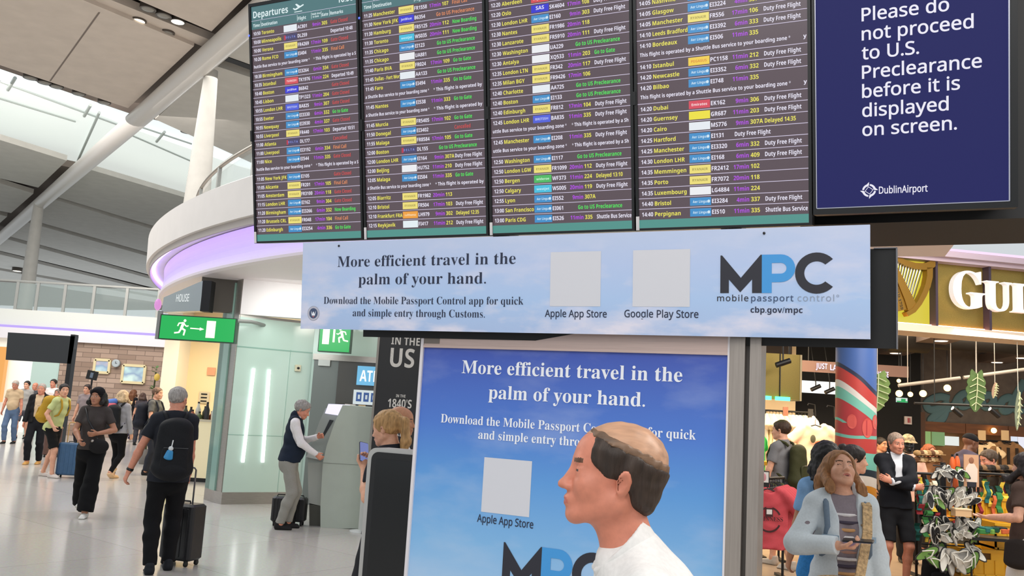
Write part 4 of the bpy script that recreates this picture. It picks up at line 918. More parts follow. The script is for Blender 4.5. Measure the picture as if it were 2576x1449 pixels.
mb.build('emblem', lit('notice_white', '#e8e6f2'), t)
# gantry that carries the screens
t = thing('screen_gantry', 'black steel gantry behind and above the departures screens', 'gantry', tuple(FS.P * V3(1, 1, 0)))
FV = Frame(FS.P, -25, 0); G = Frame(FS.P - FS.P * V3(1, 1, 0), -25, 0); zf = -FS.P[2]
for u in (-.30, .95):
    mb = MB(); G.box(mb, u - .05, u + .05, zf, 1.2, -.62, -.50); mb.build('post', M_dark, t)
for v in (.12, .95):
    mb = MB(); G.box(mb, -1.5, 2.1, v, v + .08, -.52, -.34 if v > .5 else -.16); mb.build('rail', M_dark, t)
for u in (-1.21, -.48, .25, 1.0, 1.75):
    mb = MB(); G.box(mb, u - .04, u + .04, .16, .24, -.20, -.05); G.box(mb, u - .04, u + .04, .98, 1.06, -.40, .13); mb.build('bracket', M_dark, t)
mb = MB(); G.box(mb, 1.30, 3.6, .05, 2.4, -.78, -.25); mb.build('housing', M_black, t)

# ---- sky banner
def sky_print(name, lo, hi, cloud, sc=(3, 3, 7), z0=0.0, z1=.46, amt=.9):
    m = mat(name, '#8899bb', .5); nt = m.node_tree; b = nt.nodes['Principled BSDF']; tc = nt.nodes.new('ShaderNodeTexCoord'); sp = nt.nodes.new('ShaderNodeSeparateXYZ'); mr = nt.nodes.new('ShaderNodeMapRange')
    mr.inputs[1].default_value, mr.inputs[2].default_value = z0, z1; nt.links.new(tc.outputs['Object'], sp.inputs[0]); nt.links.new(sp.outputs['Z'], mr.inputs[0])
    r = nt.nodes.new('ShaderNodeValToRGB'); r.color_ramp.elements.remove(r.color_ramp.elements[1])
    st = [(0, lo), (1, hi)] if isinstance(lo, str) else lo
    r.color_ramp.elements[0].position = st[0][0]; r.color_ramp.elements[0].color = (*srgb(st[0][1]), 1)
    for p, c in st[1:]: e = r.color_ramp.elements.new(p); e.color = (*srgb(c), 1)
    nt.links.new(mr.outputs[0], r.inputs[0])
    mp = nt.nodes.new('ShaderNodeMapping'); mp.inputs['Scale'].default_value = sc; nt.links.new(tc.outputs['Object'], mp.inputs[0])
    nz = nt.nodes.new('ShaderNodeTexNoise'); nz.inputs['Scale'].default_value = 1.3; nz.inputs['Detail'].default_value = 7; nz.inputs['Roughness'].default_value = .55; nt.links.new(mp.outputs[0], nz.inputs[0])
    r2 = nt.nodes.new('ShaderNodeValToRGB'); r2.color_ramp.elements[0].position = .48; r2.color_ramp.elements[1].position = .68
    ml = nt.nodes.new('ShaderNodeMath'); ml.operation = 'MULTIPLY'; r3 = nt.nodes.new('ShaderNodeMapRange'); r3.inputs[1].default_value = 1.0; r3.inputs[2].default_value = .0; r3.inputs[3].default_value = .15; r3.inputs[4].default_value = amt
    nt.links.new(mr.outputs[0], r3.inputs[0]); nt.links.new(nz.outputs['Fac'], r2.inputs[0]); nt.links.new(r2.outputs[0], ml.inputs[0]); nt.links.new(r3.outputs[0], ml.inputs[1])
    mx = nt.nodes.new('ShaderNodeMix'); mx.data_type = 'RGBA'; nt.links.new(ml.outputs[0], mx.inputs['Factor']); nt.links.new(r.outputs[0], mx.inputs['A']); mx.inputs['B'].default_value = (*srgb(cloud), 1)
    nt.links.new(mx.outputs['Result'], b.inputs['Base Color']); return m
NAVY = mat('print_navy', '#1f2740', .5); PRW = mat('print_white', '#e9ebf2', .5); PBL = mat('print_blue', '#3f94d6', .5); PGR = mat('print_grey', '#8d99ad', .5); PDK = mat('print_black', '#23232e', .5); CARD = mat('print_card', '#cfcfd6', .5); PBD = mat('print_slate', '#3c4f70', .5)
def mpc(F, mb, u, v, w, h, d, mk=0, mp_=1):
    q = w / .445 * .168; mw = w * .385; X = lambda p: (u + p[0] * mw, v + p[1] * h)
    F.poly(mb, [X(p) for p in ((0, 0), (0, 1), (.04, 1), (.5, .40), (.97, 1), (1, 1), (1, 0), (.77, 0), (.77, .36), (.485, .02), (.21, .36), (.21, 0))], d, mk, [(0, 11, 10, 2, 1), (10, 9, 3, 2), (9, 8, 4, 3), (8, 7, 6, 5, 4)])
    pu, pw = u + mw, w * .30; sw = pw * .30
    F.rect(mb, pu, pu + sw, v, v + h, d, mp_)
    o, i_ = [], []
    for j in range(13):
        a = math.pi / 2 - math.pi * j / 12; o.append((pu + pw - .36 * h * 1.0 + .36 * h * math.cos(a), v + h * .64 + .36 * h * math.sin(a))); i_.append((pu + pw - .36 * h + .145 * h * math.cos(a), v + h * .64 + .14 * h * math.sin(a)))
    o = [(pu + sw, v + h)] + o + [(pu + sw, v + h * .28)]; i_ = [(pu + sw, v + h * .78)] + i_ + [(pu + sw, v + h * .50)]
    n = len(o); F.poly(mb, o + i_, d, mp_, [(j, n + j, n + j + 1, j + 1) for j in range(n - 1)])
    cu, cv, R1 = u + w * .685 + h * .52, v + h * .505, h * .525; pts = [(cu + R1 * math.cos(a), cv + R1 * math.sin(a)) for a in np.linspace(math.radians(42), math.radians(318), 29)]
    pts += [(cu + .57 * R1 * math.cos(a), cv + .57 * R1 * math.sin(a)) for a in np.linspace(math.radians(46), math.radians(314), 29)]
    F.poly(mb, pts, d, mk, [(j, j + 1, 30 + j, 29 + j) for j in range(28)])
PB = at(1288, 840, 4.1); t = thing('sky_banner', 'wide pale blue sky banner with passport control lettering under the screens', 'banner', tuple(PB))
F = Frame((0, 0, 0), -25, 5.5)
mb = MB(); F.box(mb, -1.232, 1.559, .006, .462, -.028, 0); mb.build('banner_panel', sky_print('banner_sky', [(0, '#a7bce0'), (.35, '#a9c3e8'), (.7, '#b3c4e6'), (1, '#b9c6e2')], None, '#e2dce8', (2.2, 2.2, 6), 0, .46, .95), t)
D = .0015; LM = [NAVY, PBL, PGR, PDK, PBD]
mb = MB(); F.text(mb, 'More efficient travel in the', -1.006, .330, .054, D, 0, style='serif', width=1.018, offset=-.007); mb.build('text_line', LM, t)
mb = MB(); F.text(mb, 'palm of your hand.', -.872, .238, .054, D, 0, style='serif', width=.73, offset=-.007); mb.build('text_line', LM, t)
mb = MB(); F.text(mb, 'Download the Mobile Passport Control app for quick', -1.086, .138, .036, D, 0, style='serif', width=1.142, offset=-.008); mb.build('text_line', LM, t)
mb = MB(); F.text(mb, 'and simple entry through Customs.', -.902, .075, .036, D, 0, style='serif', width=.758, offset=-.008); mb.build('text_line', LM, t)
mb = MB(); F.text(mb, 'Apple App Store', .166, .082, .033, D, 0, style='sans', offset=.012, width=.30); mb.build('text_line', LM, t)
mb = MB(); F.text(mb, 'Google Play Store', .548, .084, .033, D, 0, style='sans', offset=.012, width=.33); mb.build('text_line', LM, t)
mb = MB(); mpc(F, mb, .970, .190, .445, .160, D, 3, 1); mb.build('logo_lettering', LM, t)
mb = MB(); F.text(mb, 'mobile', .957, .156, .026, D, 3, style='sans', offset=.008, sp=1.15, width=.130); mb.build('text_line', LM, t)
mb = MB(); F.text(mb, 'passport', 1.098, .156, .026, D, 4, style='sans', offset=.012, sp=1.15, width=.170); mb.build('text_line', LM, t)
mb = MB(); F.text(mb, 'control°', 1.284, .156, .026, D, 2, style='sans', sp=1.15, width=.160); mb.build('text_line', LM, t)
mb = MB(); F.text(mb, 'cbp.gov/mpc', 1.096, .108, .024, D, 0, style='bold', width=.208); mb.build('text_line', LM, t)
for u0, u1, lb in ((.190, .435, ''), (.585, .840, '')):
    mb = MB(); F.rect(mb, u0, u1, .131, .381, .001); mb.build('blank_card', CARD, t)
mb = MB(); c = (-1.150, .088)
def ringp(r0, r1, d, mi, n=28): 
    P = [(c[0] + r * math.cos(6.2832 * j / n), c[1] + r * math.sin(6.2832 * j / n)) for r in (r0, r1) for j in range(n)]
    F.poly(mb, P, d, mi, [(n + j, n + (j + 1) % n, (j + 1) % n, j) for j in range(n)] if r0 > 0 else [tuple(range(n, 2 * n))])
ringp(0, .038, .001, 0); ringp(0, .027, .0014, 1); ringp(.0365, .038, .0014, 2)
F.poly(mb, [(c[0] - .016, c[1] + .014), (c[0] - .006, c[1] - .004), (c[0] - .003, c[1] + .008), (c[0] + .003, c[1] + .008), (c[0] + .006, c[1] - .004), (c[0] + .016, c[1] + .014), (c[0] + .010, c[1] - .012), (c[0] - .010, c[1] - .012)], .0018, 3, [(0, 7, 1), (1, 7, 6, 4), (1, 4, 3, 2), (4, 6, 5)])
F.poly(mb, [(c[0] - .009, c[1] - .014), (c[0] + .009, c[1] - .014), (c[0] + .0, c[1] - .023)], .0018, 4, [(2, 1, 0)])
mb.build('round_seal', [mat('seal_ring', '#b9b7c4', .5), mat('seal_blue', '#41506f', .5), PGR, PRW, mat('seal_red', '#a8646a', .5)], t)
mb = MB()
for u in (-1.0, 1.15): mb.sphere(F(u, .44, .002), .006, 8)
mb.build('fixing_screw', M_dark, t)
mb = MB(); F.box(mb, -.89, 1.652, -.030, .372, -.17, -.08); mb.build('backing_cabinet', M_black, t)
mb = MB(); F.box(mb, 1.652, 1.657, -.032, .374, -.18, -.07); F.box(mb, 1.57, 1.657, .372, .376, -.18, -.07); mb.build('edge_strip', mat('thin_grey_edge', '#6b6b70', .4, .6), t)

# ---- poster totem
PK = at(1288, 880, 4.2); t = thing('poster_totem', 'tall steel poster totem with a deep blue sky passport control poster', 'advertising stand', (PK[0], PK[1], 0))
F = Frame((0, 0, PK[2]), -26, 0); zb = -PK[2]
mb = MB(); F.box(mb, -.490, 1.030, zb + .06, .0, -.03, 0); mb.build('poster', sky_print('poster_sky', [(0, '#c3d2e6'), (.42, '#a8c8e8'), (.55, '#7fb4e2'), (.70, '#5b98d8'), (.82, '#4a78cc'), (1, '#3d54b0')], None, '#c9d3e6', (1.5, 1.5, 4), 0, PK[2], .35), t)
D = .002; LM = [PRW, NAVY, PBL, PDK]
mb = MB(); F.text(mb, 'More efficient travel in the', -.266, -.121, .063, D, 0, style='serif', width=1.10); mb.build('text_line', LM, t)
mb = MB(); F.text(mb, 'palm of your hand.', -.110, -.237, .063, D, 0, style='serif', width=.78); mb.build('text_line', LM, t)
mb = MB(); F.text(mb, 'Download the Mobile Passport Control app for quick', -.365, -.366, .041, D, 0, style='serif', width=1.266); mb.build('text_line', LM, t)
mb = MB(); F.text(mb, 'and simple entry through Customs.', -.152, -.431, .041, D, 0, style='serif', width=.85); mb.build('text_line', LM, t)
mb = MB(); F.text(mb, 'Apple App Store', -.130, -.818, .036, D, 1, style='sans', offset=.012, width=.292); mb.build('text_line', LM, t)
mb = MB(); mpc(F, mb, .017, -1.085, .506, .190, D, 3, 2); mb.build('logo_lettering', LM, t)
mb = MB(); F.text(mb, 'mobile passport control°', .0, -1.125, .03, D, 3, style='sans', sp=1.1, width=.55); mb.build('text_line', LM, t)
mb = MB(); F.text(mb, 'cbp.gov/mpc', .15, -1.18, .028, D, 1, style='bold', width=.24); mb.build('text_line', LM, t)
mb = MB(); F.rect(mb, -.112, .138, -.770, -.516, .001); mb.build('blank_card', CARD, t)
M_rail = mat('pinkish_steel', '#c9b1a8', .35, .45, noise=.06, scale=5, stretch=(1, 1, 40))
mb = MB(); F.box(mb, -.490, 1.030, .012, .088, -.05, .008); F.box(mb, -.490, 1.030, .0, .012, -.05, .014); mb.build('top_rail', M_rail, t)
mb = MB(); F.box(mb, -.49, -.40, .02, .086, .008, .010); mb.build('corner_shade', mat('rail_shade', '#7d736b', .4, .6), t)  # shading at the rail corner, put in as a darker plate
mb = MB(); F.box(mb, -.506, -.490, zb, .092, -.10, .012); mb.build('side_trim', mat('white_trim', '#d9d3d6', .4), t)
mb = MB(); F.box(mb, 1.030, 1.038, zb, .09, -.05, .014); mb.build('side_trim', mat('white_trim', '#d9d3d6'), t)
mb = MB(); F.box(mb, 1.038, 1.102, zb, .09, -.12, .010); mb.build('post', mat('warm_steel', '#a49a92', .3, .7, noise=.08, scale=5, stretch=(30, 30, 1)), t)
mb = MB(); F.box(mb, 1.102, 1.122, zb, .09, -.12, -.02); mb.build('recess', mat('dark_recess', '#4a4440', .5), t)
mb = MB(); F.box(mb, 1.122, 1.168, zb, .09, -.12, .004); mb.build('post', mat('warm_steel', '#a49a92'), t)
mb = MB(); F.box(mb, -.49, 1.03, zb, zb + .06, -.05, .01); mb.build('plinth', M_steel, t)
mb = MB(); F.box(mb, -.49, 1.03, zb + .06, .08, -.10, -.05); mb.build('back_panel', M_steel, t)
# blank black totem in a silver frame, half behind the poster
PT = at(1000, 1130, 4.55); t = thing('display_totem', 'blank black display totem in a silver frame beside the blue poster', 'display', (PT[0], PT[1], 0), math.radians(-24))
rows_ = []
hh = PT[2]; w0 = -.155
def rr(x0, x1, z1, r, y): return [(x0, y, 0)] + [(x0 + r - r * math.cos(a), y, z1 - r + r * math.sin(a)) for a in np.linspace(0, math.pi / 2, 8)] + [(x1 - r + r * math.sin(a), y, z1 - r + r * math.cos(a)) for a in np.linspace(0, math.pi / 2, 8)] + [(x1, y, 0)]
def shell(x0, x1, z1, r, y0, y1, m, nm):
    a, b = rr(x0, x1, z1, r, y0), rr(x0, x1, z1, r, y1); n = len(a); mb = MB(); mb.add(a + b, [tuple(range(n)), tuple(range(n, 2 * n))[::-1]] + [(i, n + i, n + (i + 1) % n, (i + 1) % n) for i in range(n)]); mb.build(nm, m, t)
shell(w0, w0 + .80, hh, .05, -.03, .09, mat('silver_frame', '#b5b3b0', .35, .6), 'frame'); shell(w0 + .026, w0 + .774, hh - .02, .04, -.036, -.02, M_dark, 'bezel'); shell(w0 + .055, w0 + .745, hh - .055, .01, -.039, -.03, mat('black_glass', '#050507', .12), 'screen')
# tall black panel with white words, beyond
pa = atz(911, 1343); hp = at(960, 838, pa[1])[2] + .25; t = thing('word_panel', 'tall black panel with white words IN THE US standing by the cash machine', 'sign', (pa[0], pa[1], 0))
F = Frame((0, 0, 0), 0, 0); MB().bbox((.03, 0, 0), (1.2, .12, hp)).build('panel', mat('panel_black', '#17171a', .45), t); MB().bbox((0, -.01, 0), (.03, .13, hp)).build('edge_frame', mat('edge_grey', '#8b867f', .4, .5), t)
def ppx(x, y): q = at(x, y, pa[1]); return q[0] - pa[0], q[2]
mb = MB()
for w_, x, y, x2, h in (('IN THE', 984, 866, 1056, 20), ('US', 980, 922, 1041, 47), ('IN THE', 996, 999, 1020, 7), ("1840'S", 975, 1024, 1035, 21)):
    mb = MB(); u, v = ppx(x, y); u2, _ = ppx(x2, y); F.text(mb, w_, u, v, h / 2200 * pa[1], .003, 0, style='bold', width=u2 - u); mb.build('text_line', mat('worn_white_print', '#d3d0cb', .6, noise=.1, scale=30), t)
# ================================================================ the shop on the right
M_cream = mat('cream_wall', '#e2c9a0', .7, noise=.03, scale=3); M_shopblack = mat('shop_black', '#0c0b0b', .8)
M_gold = mat('gold_mesh', '#8e7a3c', .35, .55, noise=.18, scale=160); M_brass = mat('harp_brass', '#8f6a22', .35, .5)
w0_x = at(2316, 1000, 17.46)[0]
st = lambda o: o.__setitem__('kind', 'structure') or o
st(MB().bbox((2.6, 17.0, 0), (5.6, 17.2, 3.9)).build('wall_shop_back', M_cream))
q0, q1 = at(2017, 957, 16.6), at(2106, 992, 16.6); st(MB().bbox((q0[0] - .3, 16.55, q1[2]), (q1[0] + .2, 16.7, q0[2])).build('window_8', lit('bright_panel', '#f2f4f2', 1.2)))
st(MB().bbox((2.7, 16.95, 2.75), (5.5, 17.0, 3.4)).build('trim_22', mat('wall_dark_brown', '#3b302a', .7)))  # dark brown band across the upper back wall
st(MB().bbox((5.5, 17.46, 0), (w0_x, 17.7, 3.9)).build('wall_shop_dark', M_shopblack))
# wall with a painted word, its timber head rail and the lit alcove below
YW = 18.0
w0, w1 = at(2318, 1000, YW), at(2700, 1000, YW); zt, zm, zl = at(2450, 950, YW)[2], at(2450, 1067, YW)[2], at(2450, 1092, YW)[2]
st(MB().bbox((w0[0], YW, zm), (w1[0], YW + .2, 3.9)).build('wall_word', mat('brown_grey_plaster', '#6e6258', .75, noise=.15, scale=7)))
st(MB().bbox((w0[0], YW + .5, 0), (w1[0], YW + .7, zm)).build('wall_alcove', mat('alcove_wood', '#9a6b3c', .6, noise=.12, scale=4)))
for i in range(4):
    x0 = w0[0] + i * .87; st(MB().bbox((x0 + .005, YW - .06, zl), (x0 + .865, YW + .3, zm)).build('trim_23', mat('timber_rail', '#7d4d27', .5, noise=.2, scale=3, stretch=(1, 8, 8))))
pl = at(2313, 1085, YW - .1); st(MB().bbox((pl[0] - .08, YW - .2, 0), (pl[0] + .07, YW + .1, at(2313, 1037, YW)[2])).build('column_timber', mat('timber_post', '#6b4a33', .6)))
TEALP = mat('teal_script_paint', '#64868c', .7)
t = thing('wall_lettering', 'big teal handwritten word good painted on the brown shop wall', 'lettering', (w0[0], YW, 0))
def wp(x, y): return at(x, y, YW - .015) - V3(w0[0], YW, 0)
gp = [[(2388, 1003), (2365, 998), (2342, 1006), (2331, 1016), (2338, 1030), (2362, 1028), (2384, 1016), (2380, 1030), (2372, 1052), (2356, 1064), (2341, 1060), (2352, 1046), (2380, 1030)], [(2380, 1030), (2400, 1020), (2412, 1000), (2428, 990), (2440, 1000), (2434, 1018), (2418, 1022), (2412, 1006)], [(2434, 1018), (2460, 1015), (2470, 1000), (2488, 994), (2500, 1003), (2494, 1020), (2478, 1024), (2470, 1010)], [(2494, 1020), (2515, 1018), (2524, 1006), (2540, 1000), (2552, 1008)], [(2578, 958), (2562, 985), (2548, 1012), (2540, 1030), (2524, 1034), (2520, 1020)], [(2548, 1018), (2562, 1034), (2590, 1020)]]
mb = MB()
for path in gp:
    P = [wp(*p) for p in path]; m = []
    for i in range(len(P) - 1):
        for k in range(4):
            p0, p1, p2, p3 = P[max(i - 1, 0)], P[i], P[i + 1], P[min(i + 2, len(P) - 1)]; u = k / 4
            m.append(.5 * (2 * p1 + (p2 - p0) * u + (2 * p0 - 5 * p1 + 4 * p2 - p3) * u * u + (3 * p1 - p0 - 3 * p2 + p3) * u ** 3))
    m.append(P[-1]); mb.tube(m, .085, 8)
for i in range(len(mb.v)): mb.v[i] = (mb.v[i][0], mb.v[i][1] * .25 - .004, mb.v[i][2])
mb.build('letter_strokes', TEALP, t)
# lit panels and striped jerseys in the alcove
for x0, y0, x1, y1, col, lb, nm in ((2325, 1082, 2343, 1122, '#8fae6a', 'slim lit green panel next to the timber post', 'lit_panel'), (2348, 1084, 2378, 1122, '#7f9f6a', 'wider lit leafy green panel in the alcove', 'lit_panel'), (2379, 1097, 2414, 1122, '#f0f4ee', 'bright white lit screen behind the man in a cap', 'lit_panel'), (2548, 1098, 2562, 1138, '#e8f0ff', 'tall bright white lit panel in the alcove, first of two', 'lit_panel'), (2566, 1098, 2590, 1138, '#f4f4ff', 'tall bright white lit panel in the alcove, second of two', 'lit_panel')):
    a, c = at(x0, y0, YW + .4), at(x1, y1, YW + .4); tag(MB().bbox((a[0], YW + .42, c[2]), (c[0], YW + .48, a[2])).build(nm, lit('panel_' + col.strip('#'), col, .9)), lb, 'light panel', 'lit panels in the alcove')
# ---- ceiling
st(MB().bbox((2.3, 12.4, 3.75), (14, 20, 3.9)).build('ceiling_shop', M_shopblack)); 
st(MB().bbox((2.3, 11.0, 3.75), (3.9, 12.4, 3.9)).build('ceiling_shop_edge', M_shopblack))
M_beam = mat('shop_beam', '#6f6058', .6); ZB = 3.3
def cbeam(p, q, w, name): 
    a, c = atz(*p, ZB), atz(*q, ZB); n = unit(np.cross(c - a, (0, 0, 1))) * w; mb = MB(); mb.hexa([a - n, c - n, c + n, a + n] + [v + V3(0, 0, .16) for v in (a - n, c - n, c + n, a + n)]); st(mb.build(name, M_beam))
cbeam((2190, 908), (2452, 832), .26, 'beam_shop'); cbeam((2320, 944), (2700, 878), .26, 'beam_shop')
for i, (x, y) in enumerate(((2208, 901), (2253, 889), (2303, 876), (2367, 858), (2441, 835), (2353, 937), (2397, 930), (2448, 921), (2508, 912), (2572, 901))):
    p = atz(x, y, ZB - .01); t = thing('downlight', 'round lit downlight, number %s from the mural column on the %s ceiling beam' % (('one', 'two', 'three', 'four', 'five')[i % 5], 'nearer' if i < 5 else 'farther'), 'ceiling light', tuple(p), 0, 'downlights of the shop beams')
    MB().lathe([(.10, 0), (.115, 0), (.115, .03), (.10, .03)], (0, 0, 0), 20).build('ring', mat('lamp_ring', '#d8cfc4', .4), t); MB().lathe([(.01, -.006), (.1, -.004), (.1, .02), (.01, .02)], (0, 0, 0), 20).build('lens', lit('warm_lens', '#fff0d6', 4.0), t)
def bar(name, lb, cat, pts, y, r, m, group=None):
    P = [at(a, b, y) for a, b in pts]; o = P[0]; t = thing(name, lb, cat, tuple(o), 0, group); MB().tube([p - o for p in P], r, 8).build('rail', m, t)
    for k in (.15, .85): p = P[0] + (P[-1] - P[0]) * k - o; MB().tube([p, V3(p[0], p[1], 3.75 - o[2])], .008, 6).build('hanger', m, t)
    return t
bar('light_rail', 'pale grey ceiling rail above the three glowing globes', 'rail', ((2260, 970), (2415, 951)), 14.5, .03, mat('rail_grey', '#9c9690', .4))
bar('light_rail', 'pale grey ceiling rail passing above the large green leaf', 'rail', ((2424, 950), (2640, 921)), 14.5, .03, mat('rail_grey', '#9c9690'))
bar('light_rail', 'thin black track carrying two spotlights before the painted word', 'rail', ((2300, 1014), (2640, 1027)), 14.0, .02, M_dark)
for x, y, lb in ((2408, 1036, 'black spotlight on the thin track below the letter o'), (2502, 1038, 'black spotlight on the thin track below the letter d')):
    p = at(x, y, 13.9); t = thing('spotlight', lb, 'spotlight', tuple(p), 0, 'spotlights on the thin black track'); MB().tube([V3(-.07, 0, .05), V3(.07, 0, -.06)], .04, 12).build('can', M_dark, t); MB().tube([V3(-.04, 0, .03), V3(-.04, .1, at(x, 1020, 14.0)[2] - p[2])], .008, 6).build('arm', M_dark, t)
    MB().tube([V3(-.072, 0, .052), V3(-.076, 0, .054)], .032, 12).build('lens', lit('warm_lens', '#fff0d6'), t)
for x, y, r, lb in ((2262, 990, .06, 'glowing warm globe lamp over the green exit sign, brightest of a pair'), (2290, 992, .045, 'smaller glowing globe lamp right of the exit sign'), (2322, 990, .06, 'glowing globe lamp alone between exit sign and painted word'), (2383, 976, .06, 'glowing globe lamp in front of the painted letter g'), (2261, 958, .035, 'small glowing lamp under the end of the house sign')):
    p = at(x, y, 15.5); t = thing('globe_lamp', lb, 'lamp', tuple(p), 0, 'glowing globe lamps'); MB().sphere((0, 0, 0), r, 16).build('globe', lit('globe_glow', '#ffc870', 7.0), t); MB().tube([(0, 0, r * .9), (0, 0, 3.75 - p[2])], .006, 6).build('cord', M_dark, t)
p = at(2498, 1083, YW - .1); t = thing('globe_lamp', 'glowing bulb set against the timber rail below the word', 'lamp', tuple(p), 0, 'glowing globe lamps'); MB().sphere((0, -.03, 0), .055, 16).build('globe', lit('globe_glow', '#ffc870'), t)
MB().lathe([(.03, -.03), (.04, .05)], (0, 0, 0), 12, 0, (0, 1, 0)).build('holder', M_dark, t)
# ducts under the black ceiling
for pts, r in (([(2230, 860), (2290, 872), (2330, 850)], .28), ([(2330, 900), (2460, 905), (2520, 880), (2600, 900)], .2)):
    P = [at(a, b, 15.0) for a, b in pts]; P = [V3(p[0], p[1], 3.42) for p in P]; st(MB().tube(P, r, 14).build('trim_duct', mat('duct_grey', '#2b2825', .5, .4)))
# small signs on the dark wall
def plaque(name, lb, cat, x0, y0, x1, y1, y, m, word=None, wm=None):
    a, c = at(x0, y0, y), at(x1, y1, y); t = thing(name, lb, cat, ((a[0] + c[0]) / 2, y, (a[2] + c[2]) / 2)); w, h = c[0] - a[0], a[2] - c[2]
    MB().bbox((-w / 2, 0, -h / 2), (w / 2, .04, h / 2)).build('panel', m, t); return t, w, h
t, w, h = plaque('exit_sign', 'small lit green and white exit sign below the globe lamps', 'sign', 2256, 1000, 2283, 1013, 17.4, lit('exit_pale', '#dff0e6', .9)); mb = MB(); mb.bbox((-w / 2, -.01, -h / 2), (w / 2, 0, -h * .2)); mb.bbox((-w * .1, -.01, -h * .2), (w * .3, 0, h * .3)); mb.build('symbol', lit('exit_green', '#20b060', .9), t)
t, w, h = plaque('safety_sign', 'small pale square safety sign with a red symbol on the black wall', 'sign', 2276, 1047, 2294, 1068, 17.4, mat('sign_pale', '#cfc2bd', .6)); mb = MB(); mb.bbox((-w * .1, -.01, -h * .3), (w * .1, 0, h * .3)); mb.bbox((w * .18, -.01, -h * .3), (w * .26, 0, h * .3)); mb.build('symbol', mat('sign_red', '#a5444a', .6), t)
t, w, h = plaque('house_sign', 'long brown hanging sign with white glowing letters JUST and HOUSE', 'sign', 2017, 906, 2286, 950, 15.0, mat('sign_brown', '#6b5048', .6)); 
a = at(2017, 906, 15.0); bb_ = t.location
mb = MB()
for wd, x, y, x2, hh in (('JUST', 2053, 927, 2082, 14), ('LA', 2089, 931, 2106, 14), ('HOUSE', 2206, 948, 2236, 14)):
    p, q = at(x, y, 14.96), at(x2, y, 14.96); letters(mb, wd, V3(p[0] - bb_[0], -.03, p[2] - bb_[2]), (1, 0, 0), (0, 0, 1), hh / 2200 * 15, 0, 'bold', width=q[0] - p[0])
mb.build('glow_letters', lit('violet_white', '#efe2ff', 1.4), t)
for x in (-.8, .8): MB().tube([(x, .02, h / 2), (x, .02, 3.75 - bb_[2])], .01, 6).build('hanger', M_dark, t)

# ---- fascia with the big lit name
FG = Frame(at(2253, 812, 11.5), 10, 0); t = thing('shop_sign', 'gold mesh shop fascia sign with a brass harp and large white letters', 'sign', tuple(FG.P)); F = Frame((0, 0, 0), 10, 0)
def fu(x, y): 
    q = onplane(x, y, FG.P, FG.n) - FG.P; return q @ FG.e, q @ FG.s
uA, uB, uE = fu(2360, 800)[0], fu(2495, 800)[0], 3.6; hS = fu(2300, 646)[1]
mb = MB(); F.box(mb, -.6, uE, -.02, hS + .12, -.5, -.16); mb.build('sign_box', mat('sign_plum', '#3a2c3c', .5), t)
mb = MB(); F.rect(mb, -.55, uA - .02, .02, hS - .02, -.15); mb.build('lit_back', lit('harp_backlight', '#e6d43e', .85), t)
for a_, b_ in ((uA + .02, uB - .02), (uB + .02, uB + .72), (uB + .76, uB + 1.5), (uB + 1.54, uE)):
    mb = MB(); F.rect(mb, a_, b_, .02, hS - .02, -.14); mb.build('mesh_panel', M_gold, t)
for u in (uA, uB, uB + .74, uB + 1.52): mb = MB(); F.box(mb, u - .018, u + .018, 0, hS, -.15, -.02); mb.build('divider', mat('sign_plum', '#3a2c3c'), t)
mb = MB(); F.box(mb, -.55, uE, .012, .03, -.135, -.115); mb.build('glow_strip', lit('pink_orange_strip', '#ffb493', 14.0), t)
mb = MB(); F.box(mb, -.6, uE, -.10, -.0, -.5, .04); mb.build('sill', mat('sill_cream', '#d8c6b2', .5), t)
mb = MB(); F.box(mb, -.6, uE, hS - .03, hS + .02, -.3, .02); F.box(mb, -.6, uE, hS + .02, hS + .10, -.3, .12); mb.build('head_trim', mat('head_pale', '#bfaebb', .5), t)
mb = MB(); F.box(mb, uA, uE, hS + .10, hS + .13, -.3, .14); mb.build('cove_light', lit('pale_pink_light', '#f0d8f2', 1.1), t)
mb = MB(); u, v = fu(2392, 772); Hc = fu(2440, 684)[1] - fu(2440, 775)[1]
wG = letters(mb, 'G', F(u, v, -.04), F.e, F.s, Hc, 0, 'serif', width=fu(2474, 770)[0] - u, thick=.09)
letters(mb, 'UINNESS', F(fu(2474, 780)[0] + .01, v - .0, -.04), F.e, F.s, Hc * .80, 0, 'serif', thick=.09, xs=.98)
mb.build('name_letters', lit('letter_white', '#d8d4d0', .55, '#e8e6e4'), t)
# brass harp
def hp_(x, y, d=0): u, v = fu(x, y); return F(u, v, d)
def band(mb, pts, w0_, w1_, d0, d1):
    P = [np.array(fu(*p)) for p in pts]; n = len(P); L = []
    for i, p in enumerate(P):
        tg = unit(P[min(i + 1, n - 1)] - P[max(i - 1, 0)]); nn = V3(-tg[1], tg[0], 0)[:2]; w = w0_ + (w1_ - w0_) * i / (n - 1); L.append((p + nn * w, p - nn * w))
    V = [F(*a, d) for a, b in L for d in ()]; V = []
    for a, b in L: V += [F(a[0], a[1], d1), F(b[0], b[1], d1), F(b[0], b[1], d0), F(a[0], a[1], d0)]
    mb.add(V, [(4 * i + k, 4 * i + (k + 1) % 4, 4 * i + 4 + (k + 1) % 4, 4 * i + 4 + k) for i in range(n - 1) for k in range(4)] + [(3, 2, 1, 0), tuple(4 * n - 4 + k for k in range(4))])
mb = MB(); band(mb, [(2240, 640), (2262, 651), (2282, 661), (2305, 668), (2330, 670), (2348, 664), (2354, 655)], .03, .055, -.12, -.02); mb.build('harp_neck', M_brass, t)
mb = MB(); band(mb, [(2342, 672), (2342, 695), (2337, 718), (2328, 740), (2316, 762), (2302, 780), (2285, 790)], .045, .03, -.12, -.02); mb.build('harp_pillar', M_brass, t)
